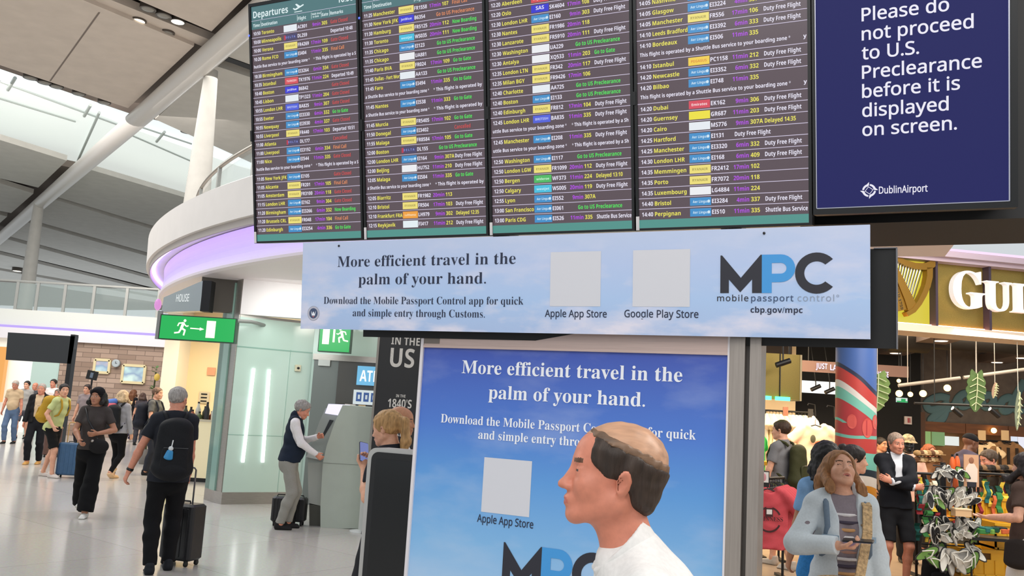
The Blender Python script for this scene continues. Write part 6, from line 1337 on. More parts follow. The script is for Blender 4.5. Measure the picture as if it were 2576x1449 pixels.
# ================================================================ signs, cash machine, luggage around the drum
def onglass(x, y): return onplane(x, y, GLP, GLN)
def exit_sign(lb, x0, y0, x1, y1, y, mirror=False, yaw=0):
    a, c = at(x0, y0, y), at(x1, y1, y); w = c[0] - a[0]; h = abs(a[2] - c[2]); t = thing('exit_sign', lb, 'sign', ((a[0] + c[0]) / 2, y, (a[2] + c[2]) / 2), math.radians(yaw), 'green emergency exit signs')
    MB().bbox((-w / 2, 0, -h / 2), (w / 2, .14, h / 2)).build('housing', mat('sign_housing', '#1c3a28', .4), t); MB().bbox((-w / 2 + .015, -.006, -h / 2 + .015), (w / 2 - .015, 0, h / 2 - .015)).build('face', lit('exit_face', '#12a84e', 1.15), t)
    k = w * .70 if mirror else h; s = -1 if mirror else 1; mb = MB(); X = lambda u, v: (s * u * k, -.012, v * k)
    def pl_(pts): mb.add([X(*p) for p in (pts if s > 0 else pts[::-1])], [tuple(range(len(pts)))])
    cx = -.62 if not mirror else -.32
    def lim(p, q, wd): p, q = np.array(p), np.array(q); d = unit(q - p); n_ = np.array([-d[1], d[0]]) * wd; pl_([tuple(p + n_), tuple(q + n_), tuple(q - n_), tuple(p - n_)][::-1])
    pl_([(cx + .10 + .055 * math.cos(a_), .29 + .055 * math.sin(a_)) for a_ in np.linspace(0, 6.1, 14)])
    for p, q, wd in (((cx + .06, .22), (cx - .02, -.04), .055), ((cx + .06, .20), (cx - .12, .18), .026), ((cx - .12, .19), (cx - .17, .06), .024), ((cx + .07, .16), (cx + .19, .06), .024), ((cx + .19, .06), (cx + .26, .10), .022), ((cx, -.02), (cx + .15, -.10), .036), ((cx + .14, -.09), (cx + .10, -.30), .032), ((cx - .02, -.04), (cx - .10, -.20), .036), ((cx - .09, -.19), (cx - .28, -.22), .030)): lim(p, q, wd)
    if not mirror: lim((cx + .34, .0), (cx + .74, -.01), .022); pl_([(cx + .90, -.01), (cx + .72, -.075), (cx + .72, .055)][::-1]); pl_([(cx + .98, -.34), (cx + 1.34, -.34), (cx + 1.34, .34), (cx + .98, .34)])
    else: lim((cx + .36, -.3), (cx + .36, .3), .045); pl_([(cx + .56, -.4), (cx + .86, -.4), (cx + .86, .4), (cx + .56, .4)])
    mb.build('symbol', lit('exit_symbol', '#f4ffd8', 1.5), t); return t, w, h
t, w, h = exit_sign('large lit green exit sign with an arrow, hung before the cream shop entrance', 405, 790, 589, 864, 13.6)
MB().tube([(-w / 2 - .03, .05, -h / 2), (-w / 2 - .03, .05, h / 2 + .05)], .04, 10).build('support_tube', mat('support_grey', '#8f8f8c', .4, .4), t); MB().tube([(w / 2 - .02, .07, h / 2 - .03), (w / 2 + .1, .45, h / 2), (w / 2 + .16, 1.0, h / 2)], .03, 8).build('support_tube', mat('support_grey', '#8f8f8c'), t)
t, w, h = exit_sign('smaller lit green exit sign half hidden by the banner', 806, 800, 880, 889, 13.9, True)
MB().tube([(0, .08, h / 2), (0, .9, h / 2 + .1)], .03, 8).build('support_tube', mat('support_grey', '#8f8f8c'), t)
# silver fascia sign above the entrance
a, c, d_, e_ = at(412, 748, 14.3), at(510, 706, 14.0), at(504, 782, 14.0), at(406, 785, 14.3)
t = thing('shop_sign', 'silver curved fascia sign with faint white letters above the exit sign', 'sign', tuple(e_)); mb = MB(); Q = [p - e_ for p in (e_, d_, c, a)]; mb.hexa([Q[0], Q[1], Q[1] + V3(0, .2, 0), Q[0] + V3(0, .2, 0), Q[3], Q[2], Q[2] + V3(0, .2, 0), Q[3] + V3(0, .2, 0)]); mb.build('panel', mat('silver_sign', '#aab2b2', .25, .4), t)
mb = MB(); ex = unit(Q[1] - Q[0]); letters(mb, 'HOUSE', Q[0] + (Q[1] - Q[0]) * .36 + V3(0, -.02, .16), ex, (0, 0, 1), .12, 0, 'sans', width=.26); mb.build('lettering', lit('sign_letters', '#f2f6f6', 1.0), t)
MB().box((c - e_) * .5 + (d_ - e_) * .5 + V3(.07, .1, 0), (.14, .2, .5)).build('end_box', M_black, t)
st(MB().bbox((-5.2, 14.55, 3.1), (-4.45, 14.75, 3.85)).build('wall_recess', mat('recess_brown', '#57504a', .7)))
# cream shop interior seen under the exit sign
st(MB().bbox((at(436, 1000, 20.6)[0], 20.6, 0), (-4.3, 20.8, 3.9)).build('wall_cafe', mat('cafe_cream', '#ecd6ab', .6))); st(MB().bbox((at(399, 1000, 19.9)[0], 19.9, 0), (at(437, 1000, 19.9)[0], 20.6, 3.9)).build('wall_cafe_pier', mat('cafe_pale', '#f0e6d2', .6)))
q = at(529, 934, 20.5); tag(MB().box((0, 0, 0), (.19, .02, .18)).build('safety_sign', mat('sign_tan', '#d99a76', .6), None, (q[0], 20.57, q[2])), 'small orange safety sign on the cream wall', 'sign')
q = at(507, 1000, 20.4); t = thing('slotted_notice', 'pale grey panel with three dark slots on the cream wall', 'notice', (q[0], 20.57, q[2])); MB().box((0, 0, 0), (.24, .02, .26)).build('panel', mat('panel_beige', '#c9bda2', .6), t)
for k in (-1, 0, 1): MB().box((0, -.015, k * .08), (.14, .01, .03)).build('slot', M_dark, t)
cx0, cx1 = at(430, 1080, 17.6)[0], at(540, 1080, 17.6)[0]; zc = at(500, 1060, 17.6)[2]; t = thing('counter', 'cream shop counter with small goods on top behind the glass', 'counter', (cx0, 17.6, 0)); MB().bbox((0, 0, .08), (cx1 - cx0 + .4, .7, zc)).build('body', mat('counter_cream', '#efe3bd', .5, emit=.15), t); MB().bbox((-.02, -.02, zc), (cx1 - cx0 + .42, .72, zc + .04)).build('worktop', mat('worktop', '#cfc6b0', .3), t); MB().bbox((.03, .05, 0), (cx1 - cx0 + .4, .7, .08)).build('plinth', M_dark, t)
r_ = random.Random(9)
for i in range(9):
    x = at(462 + i * 9, 1060, 17.7)[0]; hgt = r_.uniform(.12, .34); col = ('#3a3f2c', '#26262a', '#8a4a30', '#cfd0c4', '#4a5a34')[i % 5]
    t = thing('jar', '%s jar or bottle on the cream counter, place %s from the entrance' % (('olive', 'black', 'brown', 'white', 'green')[i % 5], ('one', 'two', 'three', 'four', 'five', 'six', 'seven', 'eight', 'nine')[i]), 'jar', (x, 17.75 + .1 * (i % 2), zc + .04), 0, 'jars on the cream counter'); MB().lathe([(.05, 0), (.055, hgt * .6), (.03, hgt * .8), (.02, hgt)], (0, 0, 0), 12).build('body', mat('jar_' + col.strip('#'), col, .3), t); MB().lathe([(.022, hgt), (.022, hgt + .03)], (0, 0, 0), 10).build('lid', M_dark, t)
# two upright reflections in the drum glass, built as glowing streaks
for (x0, y0, x1, y1, lb) in ((640, 927, 612, 1163, 'upright white reflection put in as a glowing streak on the drum, the longer one'), (679, 930, 662, 1163, 'upright white reflection put in as a glowing streak, nearer the cash machine')):
    p, q = onglass(x0, y0), onglass(x1, y1); t = thing('reflection_streak', lb, 'light', tuple(q), 0, 'glowing reflection streaks on the drum'); MB().tube([(0, -.03, 0), p - q + V3(0, -.03, 0)], .026, 10).build('tube', lit('reflection_white', '#fbfffb', 2.2), t)
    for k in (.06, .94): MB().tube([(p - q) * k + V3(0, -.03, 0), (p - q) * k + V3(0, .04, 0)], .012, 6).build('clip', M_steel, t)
q = onglass(748, 926); t = thing('call_point', 'small cream wall unit with a dark button on the glass drum', 'alarm', tuple(q), math.radians(33)); MB().rbox((0, -.02, 0), (.10, .05, .11), .01).build('casing', mat('unit_cream', '#cfc8ae', .5), t); MB().sphere((0, -.05, .0), (.025, .015, .02), 12).build('button', M_dark, t)
# cash machine
g = atz(868, 1330); Y0 = g[1]; t = thing('cash_machine', 'tall pale green-grey cash machine with a sloping front', 'cash machine', (g[0], Y0, 0))
def ap(x, y): q = at(x, y, Y0); return q[0] - g[0], q[2]
prof = [ap(*p) for p in ((806, 1329), (945, 1330), (936, 1025), (862, 1019), (843, 1060), (822, 1120), (812, 1165), (806, 1270))]
mb = MB(); mb.prism(prof, (0, 0, 0), (1, 0, 0), (0, 0, 1), (0, .75, 0)); mb.build('cabinet', mat('atm_grey', '#b9c2b6', .45, noise=.03, scale=5), t)
fr = [ap(*p) for p in ((862, 1019), (843, 1060), (822, 1120), (812, 1165), (770, 1165), (769, 1145), (786, 1100), (800, 1060), (815, 1027))]
mb = MB(); mb.prism(fr[::-1], (0, .10, 0), (1, 0, 0), (0, 0, 1), (0, .55, 0)); mb.build('fascia', mat('atm_fascia', '#9aa09c', .4), t)
mb = MB(); mb.prism([ap(*p) for p in ((770, 1165), (772, 1270), (806, 1275), (812, 1165))], (0, .10, 0), (1, 0, 0), (0, 0, 1), (0, .55, 0)); mb.build('lower_front', mat('atm_front', '#a8aba4', .4), t)
mb = MB(); mb.prism([ap(*p) for p in ((774, 1326), (804, 1329), (806, 1275), (774, 1268))], (0, .10, 0), (1, 0, 0), (0, 0, 1), (0, .6, 0)); mb.build('kick_plate', mat('atm_kick', '#4a4a42', .6), t)
mb = MB(); a, b = ap(817, 1022), ap(858, 1017); mb.prism([ap(*p) for p in ((815, 1040), (848, 1045), (860, 1018), (824, 1016))], (0, .06, 0), (1, 0, 0), (0, 0, 1), (0, .6, 0)); mb.build('top_light', lit('atm_light', '#e6e2fb', 1.2), t)
mb = MB(); mb.prism([ap(*p) for p in ((806, 1098), (812, 1098), (836, 1058), (826, 1056))], (0, .09, 0), (1, 0, 0), (0, 0, 1), (0, .03, 0)); mb.build('screen_recess', mat('atm_dark', '#22262c', .3), t)
mb = MB(); mb.prism([ap(*p) for p in ((768, 1150), (806, 1158), (810, 1140), (778, 1132))], (0, .04, 0), (1, 0, 0), (0, 0, 1), (0, .06, 0)); mb.build('keypad_shelf', mat('atm_shelf', '#c8ccc8', .35), t)
mb = MB(); p = ap(806, 1164); q = ap(946, 1166); mb.bbox((p[0], -.004, p[1] - .004), (q[0], 0, p[1] + .004)); mb.build('panel_seam', mat('seam_grey', '#8f968c', .6), t)
# cash machine sign on the glass behind
ya = 14.95; a, c = at(900, 920, ya), at(965, 972, ya); t = thing('cash_sign', 'blue and white cash machine sign with card symbols on the glass', 'sign', (a[0], ya, c[2])); w, h = c[0] - a[0], a[2] - c[2]
MB().bbox((0, 0, 0), (w, .03, h)).build('blue_panel', lit('atm_blue', '#5f9fc4', .7, '#5f9fc4'), t); mb = MB(); letters(mb, 'ATM', (.05, -.004, h * .2), (1, 0, 0), (0, 0, 1), h * .58, 0, 'bold', width=w * .78); mb.build('lettering', lit('atm_white', '#f6fbff', 1.1), t)
q0, q1 = at(890, 980, ya) - V3(a[0], ya, c[2]), at(950, 1020, ya) - V3(a[0], ya, c[2]); MB().bbox((q0[0], 0, q1[2]), (q1[0], .03, q0[2])).build('card_panel', lit('card_panel_white', '#e4f0f2', .8), t)
for k in range(3):
    x = q0[0] + .05 + k * .125; MB().bbox((x, -.006, q1[2] + .05), (x + .09, 0, q0[2] - .04)).build('card_symbol', mat('card_blue', '#3d62a8', .5), t); MB().bbox((x + .03, -.009, q1[2] + .09), (x + .065, -.006, q0[2] - .08)).build('card_mark', mat('card_white', '#dfeaf4', .5), t)
# white post on a small foot by the word panel
g = atz(905, 1338); t = thing('guide_post', 'white guide post on an oval foot beside the word panel', 'post', (g[0], g[1], 0)); MB().lathe([(.14, 0), (.14, .02), (.03, .035)], (0, 0, 0), 18).build('foot', mat('post_white', '#d9dcd6', .4), t); MB().bbox((-.02, -.03, .02), (.05, .03, .85)).build('shaft', mat('post_white', '#d9dcd6'), t)
# yellow floor sign
g = atz(385, 1215); t = thing('floor_sign', 'yellow folding floor sign half behind the man with the black backpack', 'sign', (g[0], g[1] + .5, 0)); zt = at(380, 1110, g[1] + .5)[2]
for s_ in (-1, 1): mb = MB(); mb.hexa([(-.17, s_ * .02, zt), (.17, s_ * .02, zt), (.17, s_ * .035, zt), (-.17, s_ * .035, zt)][::-1] + [(-.2, s_ * .2, 0), (.2, s_ * .2, 0), (.2, s_ * .215, 0), (-.2, s_ * .215, 0)][::-1]); mb.build('board', mat('sign_yellow', '#e6d23c', .5), t)
# ================================================================ people
def X(px, y): return (at(px, 1000, y)[0], y)
# -- the man passing close in front of the poster
FM = person('balding man in a white shirt walking past close to the blue poster', headat=at(1543, 1197, 2.0), face=271, H=1.775, skin='red', build=1.2, lean=28, top='long', topcol='#dcd9d6', collar=True, tuck=True, bottom='trousers', botcol='#3a3f4a', hair='fringe', haircol='#352820', brow='#6b4a38',
            hyaw=4, hpitch=7, squint=1, neck=.055, stride=.18, vox=.0048, hands=((.24, .20, .86), (-.24, -.10, .84)), fat=.002, belly=.03)
# thin combed hair over the crown
S = Solid(); S.ell(FM['T']((0, -.020, .037)), (.0765, .0985, .0855), FM['HR'], .02).ell(FM['T']((0, .022, .040)), (.0650, .0640, .0575), FM['HR'], .03)
for nn, c in ((unit((0, 1, -.25)), .066), (unit((0, .30, -1)), -.0572)): nr = FM['HR'] @ nn; S.cut(nr, c + nr @ FM['HO'])
solid_obj('crown_hair', S, .005, mat('hair_thin', '#b68a6c', .42, noise=.22, scale=60, stretch=(1, .2, 1)), FM['root'], FM['s'], None, .0009, 90)
S = Solid(); S.ell(FM['T']((0, -.020, .037)), (.0798, .1018, .0872), FM['HR'], .02).ell(FM['T']((0, .022, .040)), (.0680, .0650, .0575), FM['HR'], .03)
for nn, c in ((unit((0, 1, .0)), .066), (unit((0, .30, -1)), -.0540), (unit((0, -.30, 1)), .0735)): nr = FM['HR'] @ nn; S.cut(nr, c + nr @ FM['HO'])
solid_obj('side_hair', S, .0045, mat('hair_mid', '#6f533d', .5, noise=.45, scale=50, stretch=(1, .15, 1)), FM['root'], FM['s'], None, .0016, 110, 3)
# -- woman in the pale denim jacket, looking up
DW = person('woman in a pale denim jacket and striped top looking up with a phone in hand', headat=at(2112, 1186, 4.95), face=184, fem=True, build=.98, skin='fair', top='tee', topcol='#8a7f86', bottom='jeans', botcol='#3f5878', jacket=('#cdd5da', .055, True), hair='long', haircol='#946740', brow='#5a3c26',
            hyaw=6, hpitch=30, hroll=-4, squint=1, mouth=1, vox=.0055, hands=((.10, .27, 1.235), (-.25, .05, .84)), elbow=((.9, -.25, -.6), (-.6, -1, -.2)), handdir=((-.9, .42, .05), None), palm=((-.05, .15, 1), None), curl=(34, 25), shoe='#d9d5cf')
U_, s_ = DW['U'], DW['s']
# stripes of her top as raised bands at the open front
for i, (z, c) in enumerate(((1.385, '#e4dfe0'), (1.345, '#4b4452'), (1.305, '#c99a6a'), (1.265, '#e4dfe0'), (1.225, '#4b4452'), (1.185, '#b48a7a'), (1.145, '#e4dfe0'), (1.105, '#4b4452'), (1.065, '#c99a6a'), (1.03, '#e4dfe0'))):
    yb = .138 if 1.2 < z < 1.33 else .128
    MB().tube([U_((x, yb - abs(x) * .35 - (.02 if z > 1.36 else 0), z)) * s_ for x in (-.055, -.028, 0, .028, .055)], .010 * s_, 6).build('stripe', cloth(c), DW['root'])
for i in (0, 1):      # chest pocket flaps and buttons of the jacket
    q = 1 - 2 * i; MB().box(U_((q * .105, .150, 1.26)) * s_, (.085, .012, .03), 0, rz(q * -22)).build('pocket_flap', cloth('#93a8ba'), DW['root'])
for z in (1.34, 1.26, 1.18, 1.10, 1.02): MB().sphere(U_((-.068, .158 if z < 1.3 else .145, z)) * s_, .007, 8).build('button', mat('button_copper', '#a08a74', .3, .6), DW['root'])
w_ = DW['arms'][0][2]; hd = unit((-.9, .42, .05)); p = DW['W'](w_ + hd * .10 + V3(0, .01, .034)); ex_ = DW['Wd'](hd); ph = phone('dark phone held flat in the hand of the woman in denim', p, np.cross(DW['Wd']((0, .1, 1)), ex_), ex_)
# her woven bag with its broad strap, and the blue pack on her back
r = thing('shoulder_bag', 'woven straw shoulder bag hanging in front of the woman in denim', 'bag', tuple(DW['root'].location), DW['root'].rotation_euler.z); mb = MB()
WV = mat('straw_weave', '#c2a277', .8, noise=.35, scale=70, bump=.9)
P = [U_(q) * s_ for q in ((-.105, -.12, 1.36), (-.115, -.05, 1.50), (-.112, .10, 1.44), (-.085, .185, 1.30), (-.055, .215, 1.18), (-.03, .235, 1.08), (.0, .24, 1.0))]
for a, b in zip(P[:-1], P[1:]):
    d = unit(b - a); sd = unit(np.cross(d, V3(0, 1, .1))) * .024; nn = unit(np.cross(sd, d)) * .006
    mb.hexa([a - sd - nn, a + sd - nn, a + sd + nn, a - sd + nn, b - sd - nn, b + sd - nn, b + sd + nn, b - sd + nn])
mb.build('strap', WV, r); S = Solid(); S.ecap(U_((.10, .235, .80)), U_((.08, .23, 1.02)), (.19, .07), (.15, .05), (1, 0, 0), .02).cut((0, 0, 1), U_((0, 0, 1.085))[2]); solid_obj('bag_body', S, .008, WV, r, s_, None, .003, 60)
backpack(DW, 'bright blue backpack on the back of the woman in denim', '#3f8fd6', w=.19, d=.09, hgt=.20, zc=1.12, vox=.009, strap=cloth('#6f7f90'))
# -- heads behind her
person('person with big curly black hair behind the woman in denim', xy=X(2079, 6.3), face=10, H=1.66, fem=True, skin='tan', top='tee', topcol='#7fa6cf', bottom='trousers', botcol='#2a2c34', hair='longcurly', haircol='#120f0e', vox=.010)
person('dark-haired person in profile facing the striped column, behind the woman in denim', xy=X(2147, 7.3), face=98, H=1.64, fem=True, skin='fair', top='tee', topcol='#c9b9b0', bottom='trousers', botcol='#2a2a2c', hair='bun', haircol='#231a16', vox=.009)
# -- man with crossed arms at the column
CM = person('man in a dark open jacket and shorts with folded arms beside the mural column', xy=X(2252, 10.3), face=184, H=1.77, skin='pink', top='long', topcol='#d3d6dd', collar=True, bottom='shorts', botcol='#1b1c20', jacket=('#1a1c22', .042, True, 'jacket', 1.22), tuck=True, hair='crop', haircol='#8d7a6c', hyaw=8, hpitch=-4, vox=.0075,
            hands=((-.115, .235, 1.15), (.13, .255, 1.20)), elbow=((1, .3, -.5), (-1, .3, -.5)), handdir=((-1, -.1, .1), (.9, -.15, .35)), palm=((-.2, -1, 0), (-.2, -1, 0)), curl=(20, 22), shoe='#3a3a3c', feet=((.12, .02, 0), (-.10, .05, 0)))
q = atz(2235, 1452); r = thing('backpack', 'black travel backpack standing on the floor before the man with folded arms', 'backpack', (q[0], 9.9, 0)); S = Solid(); S.ecap((0, 0, .13), (0, 0, .40), (.18, .12), (.15, .10), (1, 0, 0), .02).cut((0, 0, -1), -.005); solid_obj('bag_body', S, .01, cloth('#16171a'), r, 1, None, .003); S = Solid(); S.ecap((0, -.115, .12), (0, -.10, .27), (.12, .04), (.11, .035), (1, 0, 0), .02); solid_obj('front_pocket', S, .01, cloth('#1c1d21'), r); MB().tube([(-.05, 0, .49), (-.04, 0, .55), (.04, 0, .55), (.05, 0, .49)], .012, 8).build('grab_handle', M_dark, r)
# -- man with the green backpack
GM = person('man in a grey t-shirt and tan shorts walking into the shop', xy=X(1968, 11.4), face=314, H=1.84, skin='fair', top='tee', topcol='#77777a', bottom='shorts', botcol='#a8855a', shoe='#b9b0a4', hair='short', haircol='#3b281a', stride=.16, hyaw=8, vox=.0075, hands=((.26, .02, .86), (-.26, .14, .84)))
backpack(GM, 'dark olive backpack worn by the man in the grey t-shirt', '#3a3b22', w=.155, d=.10, hgt=.27, zc=1.22, vox=.009)
# -- people among the displays
KM = person('man in a black cap and purple-grey top among the shelves', xy=X(2418, 12.0), face=80, H=1.83, skin='brown', top='long', topcol='#4b4658', bottom='trousers', botcol='#222226', hair='none', haircol='#15110f', brow='#15110f', hpitch=-12, lean=10, vox=.009)
def capon(info, lb, col):
    t = thing('cap', lb, 'cap', tuple(info['root'].location), info['root'].rotation_euler.z); T, HR, HO = info['T'], info['HR'], info['HO']; S = Solid(); S.ell(T((0, -.014, .045)), (.084, .106, .082), HR, .01); n = HR @ V3(0, -.12, -1); S.cut(n, -.028 + n @ HO); solid_obj('crown', S, .008, cloth(col), t, info['s'])
    S = Solid(); S.ecap(T((0, .09, .034)), T((0, .155, .022)), (.062, .006), (.045, .005), HR @ V3(1, 0, 0), .004); solid_obj('brim', S, .005, cloth(col), t, info['s']); return t
capon(KM, 'black cap worn by the man in the purple-grey top', '#17171a')
person('man bending forward in a dark top beside the striped jerseys', xy=X(2535, 11.2), face=262, H=1.76, skin='pink', lean=38, pel=(0, -.1, -.02), top='tee', topcol='#3c3a38', bottom='trousers', botcol='#26262a', hair='short', haircol='#4a3a2c', hpitch=-14, vox=.009, hands=((.2, .5, .95), (-.2, .5, .95)))
BW = person('woman in a brown top and white skirt seen from behind at the crates', xy=X(2578, 7.6), face=325, H=1.66, fem=True, build=1.08, skin='fair', top='tee', topcol='#4a3a32', bottom='wide', botcol='#d9d2c8', hair='bob', haircol='#1e1614', vox=.009, hands=((.24, .05, .82), (-.27, .20, 1.16)), elbow=(( .5, -1, -.1), (-.6, -.3, -1)), palm=(None, (0, 0, 1)), curl=(25, 10))
r = thing('shoulder_bag', 'bag with a broad white strap worn by the woman in the brown top', 'bag', tuple(BW['root'].location), BW['root'].rotation_euler.z); mb = MB(); mb.tube([BW['U'](q) * BW['s'] for q in ((.13, -.10, 1.48), (.04, -.155, 1.36), (-.06, -.165, 1.22), (-.15, -.14, 1.06), (-.2, -.06, .98))], .02, 8); mb.build('strap', mat('strap_white', '#cfc6bf', .6), r); S = Solid(); S.ecap((-.24, -.02, .80), (-.23, -.02, .95), (.06, .12), (.05, .11), (1, 0, 0), .02); solid_obj('bag_body', S, .012, cloth('#2b2522'), r, BW['s'])
person('person with a bald crown far back in the shop beside the safety sign', xy=X(2216, 14.6), face=150, H=1.68, skin='tan', top='tee', topcol='#6a5a4c', bottom='trousers', botcol='#2a2624', hair='crop', haircol='#2a221c', vox=.012)
person('red-haired person behind the caps in the shop', xy=X(2336, 13.6), face=170, H=1.62, fem=True, skin='pink', top='tee', topcol='#6e4a30', bottom='trousers', botcol='#2a2624', hair='bob', haircol='#8a4a2a', vox=.012)
# mannequin in a pink shirt and a patterned hat
MQ = person('black mannequin in a pale pink shirt', xy=X(2284, 12.4), face=195, H=1.74, skin='tan', top='tee', topcol='#e9bca6', bottom='trousers', botcol='#2a2a2c', hair='none', brow='#111111', vox=.010, cat='mannequin', hands=((.27, .0, .82), (-.27, .0, .82)))
MQ['root'].name = 'mannequin'
for o in MQ['root'].children:
    if o.name.startswith('body'):
        for i in range(len(o.data.materials)): o.data.materials[i] = mat('mannequin_black', '#101012', .35)
    if o.name.startswith('shoe'): bpy.data.objects.remove(o)
HT = thing('hat', 'pale spotted bucket hat on the black mannequin', 'hat', tuple(MQ['root'].location), MQ['root'].rotation_euler.z); T, HR, HO = MQ['T'], MQ['HR'], MQ['HO']; S = Solid(); S.ell(T((0, -.016, .05)), (.088, .110, .095), HR, .01).ecap(T((0, -.012, .015)), T((0, -.012, .05)), (.135, .155), (.092, .112), HR @ V3(1, 0, 0), .01); n = HR @ V3(0, 0, -1); S.cut(n, -.018 + n @ HO)
solid_obj('hat_felt', S, .009, mat('hat_spots', '#a08c6a', .8, noise=.75, scale=26), HT, MQ['s'])
# -- at the cash machine
AM = person('grey-haired man in a navy waistcoat and pale trousers using the cash machine', xy=tuple(atz(714, 1330)[:2]), face=80, H=1.74, skin='pink', top='long', topcol='#e2dedd', collar=True, tuck=True, bottom='trousers', botcol='#8f8d85', jacket=('#1d2634', 0, False, 'waistcoat'), shoe='#1c1a1a', hair='curlytop', haircol='#8f8a84', lean=5, hpitch=-22, hyaw=-6, belly=.03, vox=.0085, hands=((.14, .34, 1.02), (-.12, .33, 1.24)), elbow=((.6, -1, -.4), (-.6, -1, -.4)), feet=((.10, -.03, 0), (-.10, .06, 0)))
q = atz(686, 1330); suitcase('black cabin suitcase behind the waistcoat man, farther from the cash machine', (q[0], q[1] + .35), .1, .24, .34, .2, '#121214', False); q = atz(729, 1332); suitcase('black cabin suitcase between the waistcoat man and the cash machine', (q[0], q[1] + .42), .0, .22, .33, .2, '#131316', False)
# -- pair in front of the word panel
PW = person('woman with a long fair ponytail in a dark top holding a phone', headat=at(973, 1078, 6.1), face=300, fem=True, skin='fair', top='tee', topcol='#24252d', bottom='trousers', botcol='#26262a', hair='pony', haircol='#b98f5e', hyaw=8, hpitch=-10, vox=.0065, hands=((.10, .13, 1.16), (-.12, .11, 1.34)), elbow=((.6, -.6, -1), (-.6, -.6, -1)), palm=((0, .2, 1), (.3, .2, 1)), curl=(35, 40))
w_ = PW['arms'][1][2]; hd = unit(w_ - PW['arms'][1][1]); p = PW['W'](w_ + hd * .10 + V3(0, .0, .035)); e1 = PW['Wd'](unit(hd + V3(0, 0, .5))); phone('phone with a lit blue screen in the hand of the ponytail woman', p, np.cross(e1, PW['Wd']((0, -.5, 1))), e1)
w_ = PW['arms'][0][2]; p = PW['W'](w_ + unit(w_ - PW['arms'][0][1]) * .09 + V3(0, 0, .045)); t = thing('snack', 'yellow wrapped snack in the other hand of the ponytail woman', 'food', tuple(p)); mb = MB(); mb.sphere((0, 0, 0), (.05, .035, .03), 12); mb.build('bread', mat('bread_tan', '#cf9a58', .7), t); MB().sphere((.0, .0, .016), (.04, .028, .022), 10).build('filling', mat('lettuce', '#a9bf3e', .6), t)
person('bald man in a dark jacket with a pale collar, facing the blue poster', headat=at(1010, 1060, 7.2), face=94, skin='tan', top='long', topcol='#d8d4d0', collar=True, bottom='trousers', botcol='#2b2b30', jacket=('#23242b', .05, True), hair='none', haircol='#4a3a30', vox=.0075)
# -- man with the black backpack and case
q = atz(392, 1440); BM = person('grey-haired man in black with a black backpack walking away', xy=(q[0], q[1] + .05), face=334, H=1.80, skin='pink', top='tee', topcol='#24262d', bottom='trousers', botcol='#101013', shoe='#1d2026', hair='crop', haircol='#9a9490', stride=.10, vox=.0065, hands=((.20, .12, .90), (-.36, .06, .90)), elbow=((.5, -1, -.1), (-.8, -.8, .2)), hyaw=-30, build=1.0)
backpack(BM, 'large black backpack on the grey-haired man in black', '#15161a', w=.18, d=.13, hgt=.30, zc=1.18, vox=.009)
t = thing('bag_tag', 'blue and white bottle charm hanging from the large black backpack', 'charm', tuple(BM['root'].location), BM['root'].rotation_euler.z); u = BM['U']; s = BM['s']; mb = MB(); mb.tube([u((-.03, -.375, 1.25)) * s, u((-.04, -.40, 1.19)) * s], .006, 6); mb.sphere(u((-.045, -.40, 1.175)) * s, .024, 10); mb.build('ring', mat('charm_white', '#cfd2d4', .4), t); S = Solid(); S.ecap(u((-.05, -.40, 1.145)), u((-.06, -.40, 1.09)), (.03, .02), (.042, .02), (1, 0, 0), .01); solid_obj('body', S, .006, mat('charm_blue', '#2f86bd', .35), t, s)
w_ = BM['arms'][1][2]; e_ = BM['arms'][1][1]; t = thing('wristwatch', 'black wristwatch on the arm of the man with the large backpack', 'watch', tuple(BM['root'].location), BM['root'].rotation_euler.z); d = unit(w_ - e_); MB().lathe([(.031, -.012), (.034, -.012), (.034, .012), (.031, .012)], (w_ - d * .02) * s, 18, 0, d).build('band', M_dark, t)
q = atz(425, 1432); suitcase('black wheeled suitcase pulled by the man with the large backpack', (q[0], q[1] + .28), -.35, .38, .56, .24, '#17171a', True, None, '#5a5a5c', 0.0, .34)
# -- the crowd along the left
q = atz(200, 1300); WB = person('woman in a charcoal t-shirt and wide black trousers walking towards the board', xy=(q[0], q[1] + .1), face=168, H=1.73, fem=True, build=1.02, skin='olive', top='tee', topcol='#3f3937', bottom='wide', botcol='#0d0d0f', shoe='#d9d6d0', hair='long', haircol='#171210', stride=.0, feet=((.12, -.30, .03), (-.06, .22, 0)), hyaw=-14, hpitch=4, vox=.0085, hands=((.10, .27, 1.03), (-.10, .20, 1.13)), elbow=((.9, -.4, -.6), (-.9, -.4, -.6)), toe=(-20, 0))
T_, HR_ = WB['T'], WB['HR']; t = thing('headband', 'black headband on the woman in wide black trousers', 'headband', tuple(WB['root'].location), WB['root'].rotation_euler.z); S = Solid(); S.ell(T_((0, -.012, .045)), (.096, .112, .098), HR_, .01).ell(T_((0, .06, .05)), (.070, .05, .065), HR_, .02); n1 = HR_ @ unit(V3(0, .85, -.5)); S.cut(n1, .052 + n1 @ WB['HO']); n2 = HR_ @ V3(0, -.85, -.2); S.cut(n2, .01 + n2 @ WB['HO']); solid_obj('band', S, .008, cloth('#131215'), t, WB['s'])
u = WB['U']; t = thing('crossbody_bag', 'round black crossbody bag of the woman in wide black trousers', 'bag', tuple(WB['root'].location), WB['root'].rotation_euler.z); s = WB['s']; MB().tube([u(q) * s for q in ((.13, -.08, 1.46), (.12, .06, 1.46), (.05, .145, 1.30), (-.06, .16, 1.14), (-.12, .20, 1.02))], .011, 6).build('strap', M_dark, t); S = Solid(); S.ell(u((-.14, .22, .96)), (.13, .06, .10), None, .02); solid_obj('bag_body', S, .01, cloth('#1c1b1c'), t, s); MB().sphere(u((-.06, .255, 1.03)) * s, .02, 8).build('clasp', M_steel, t)
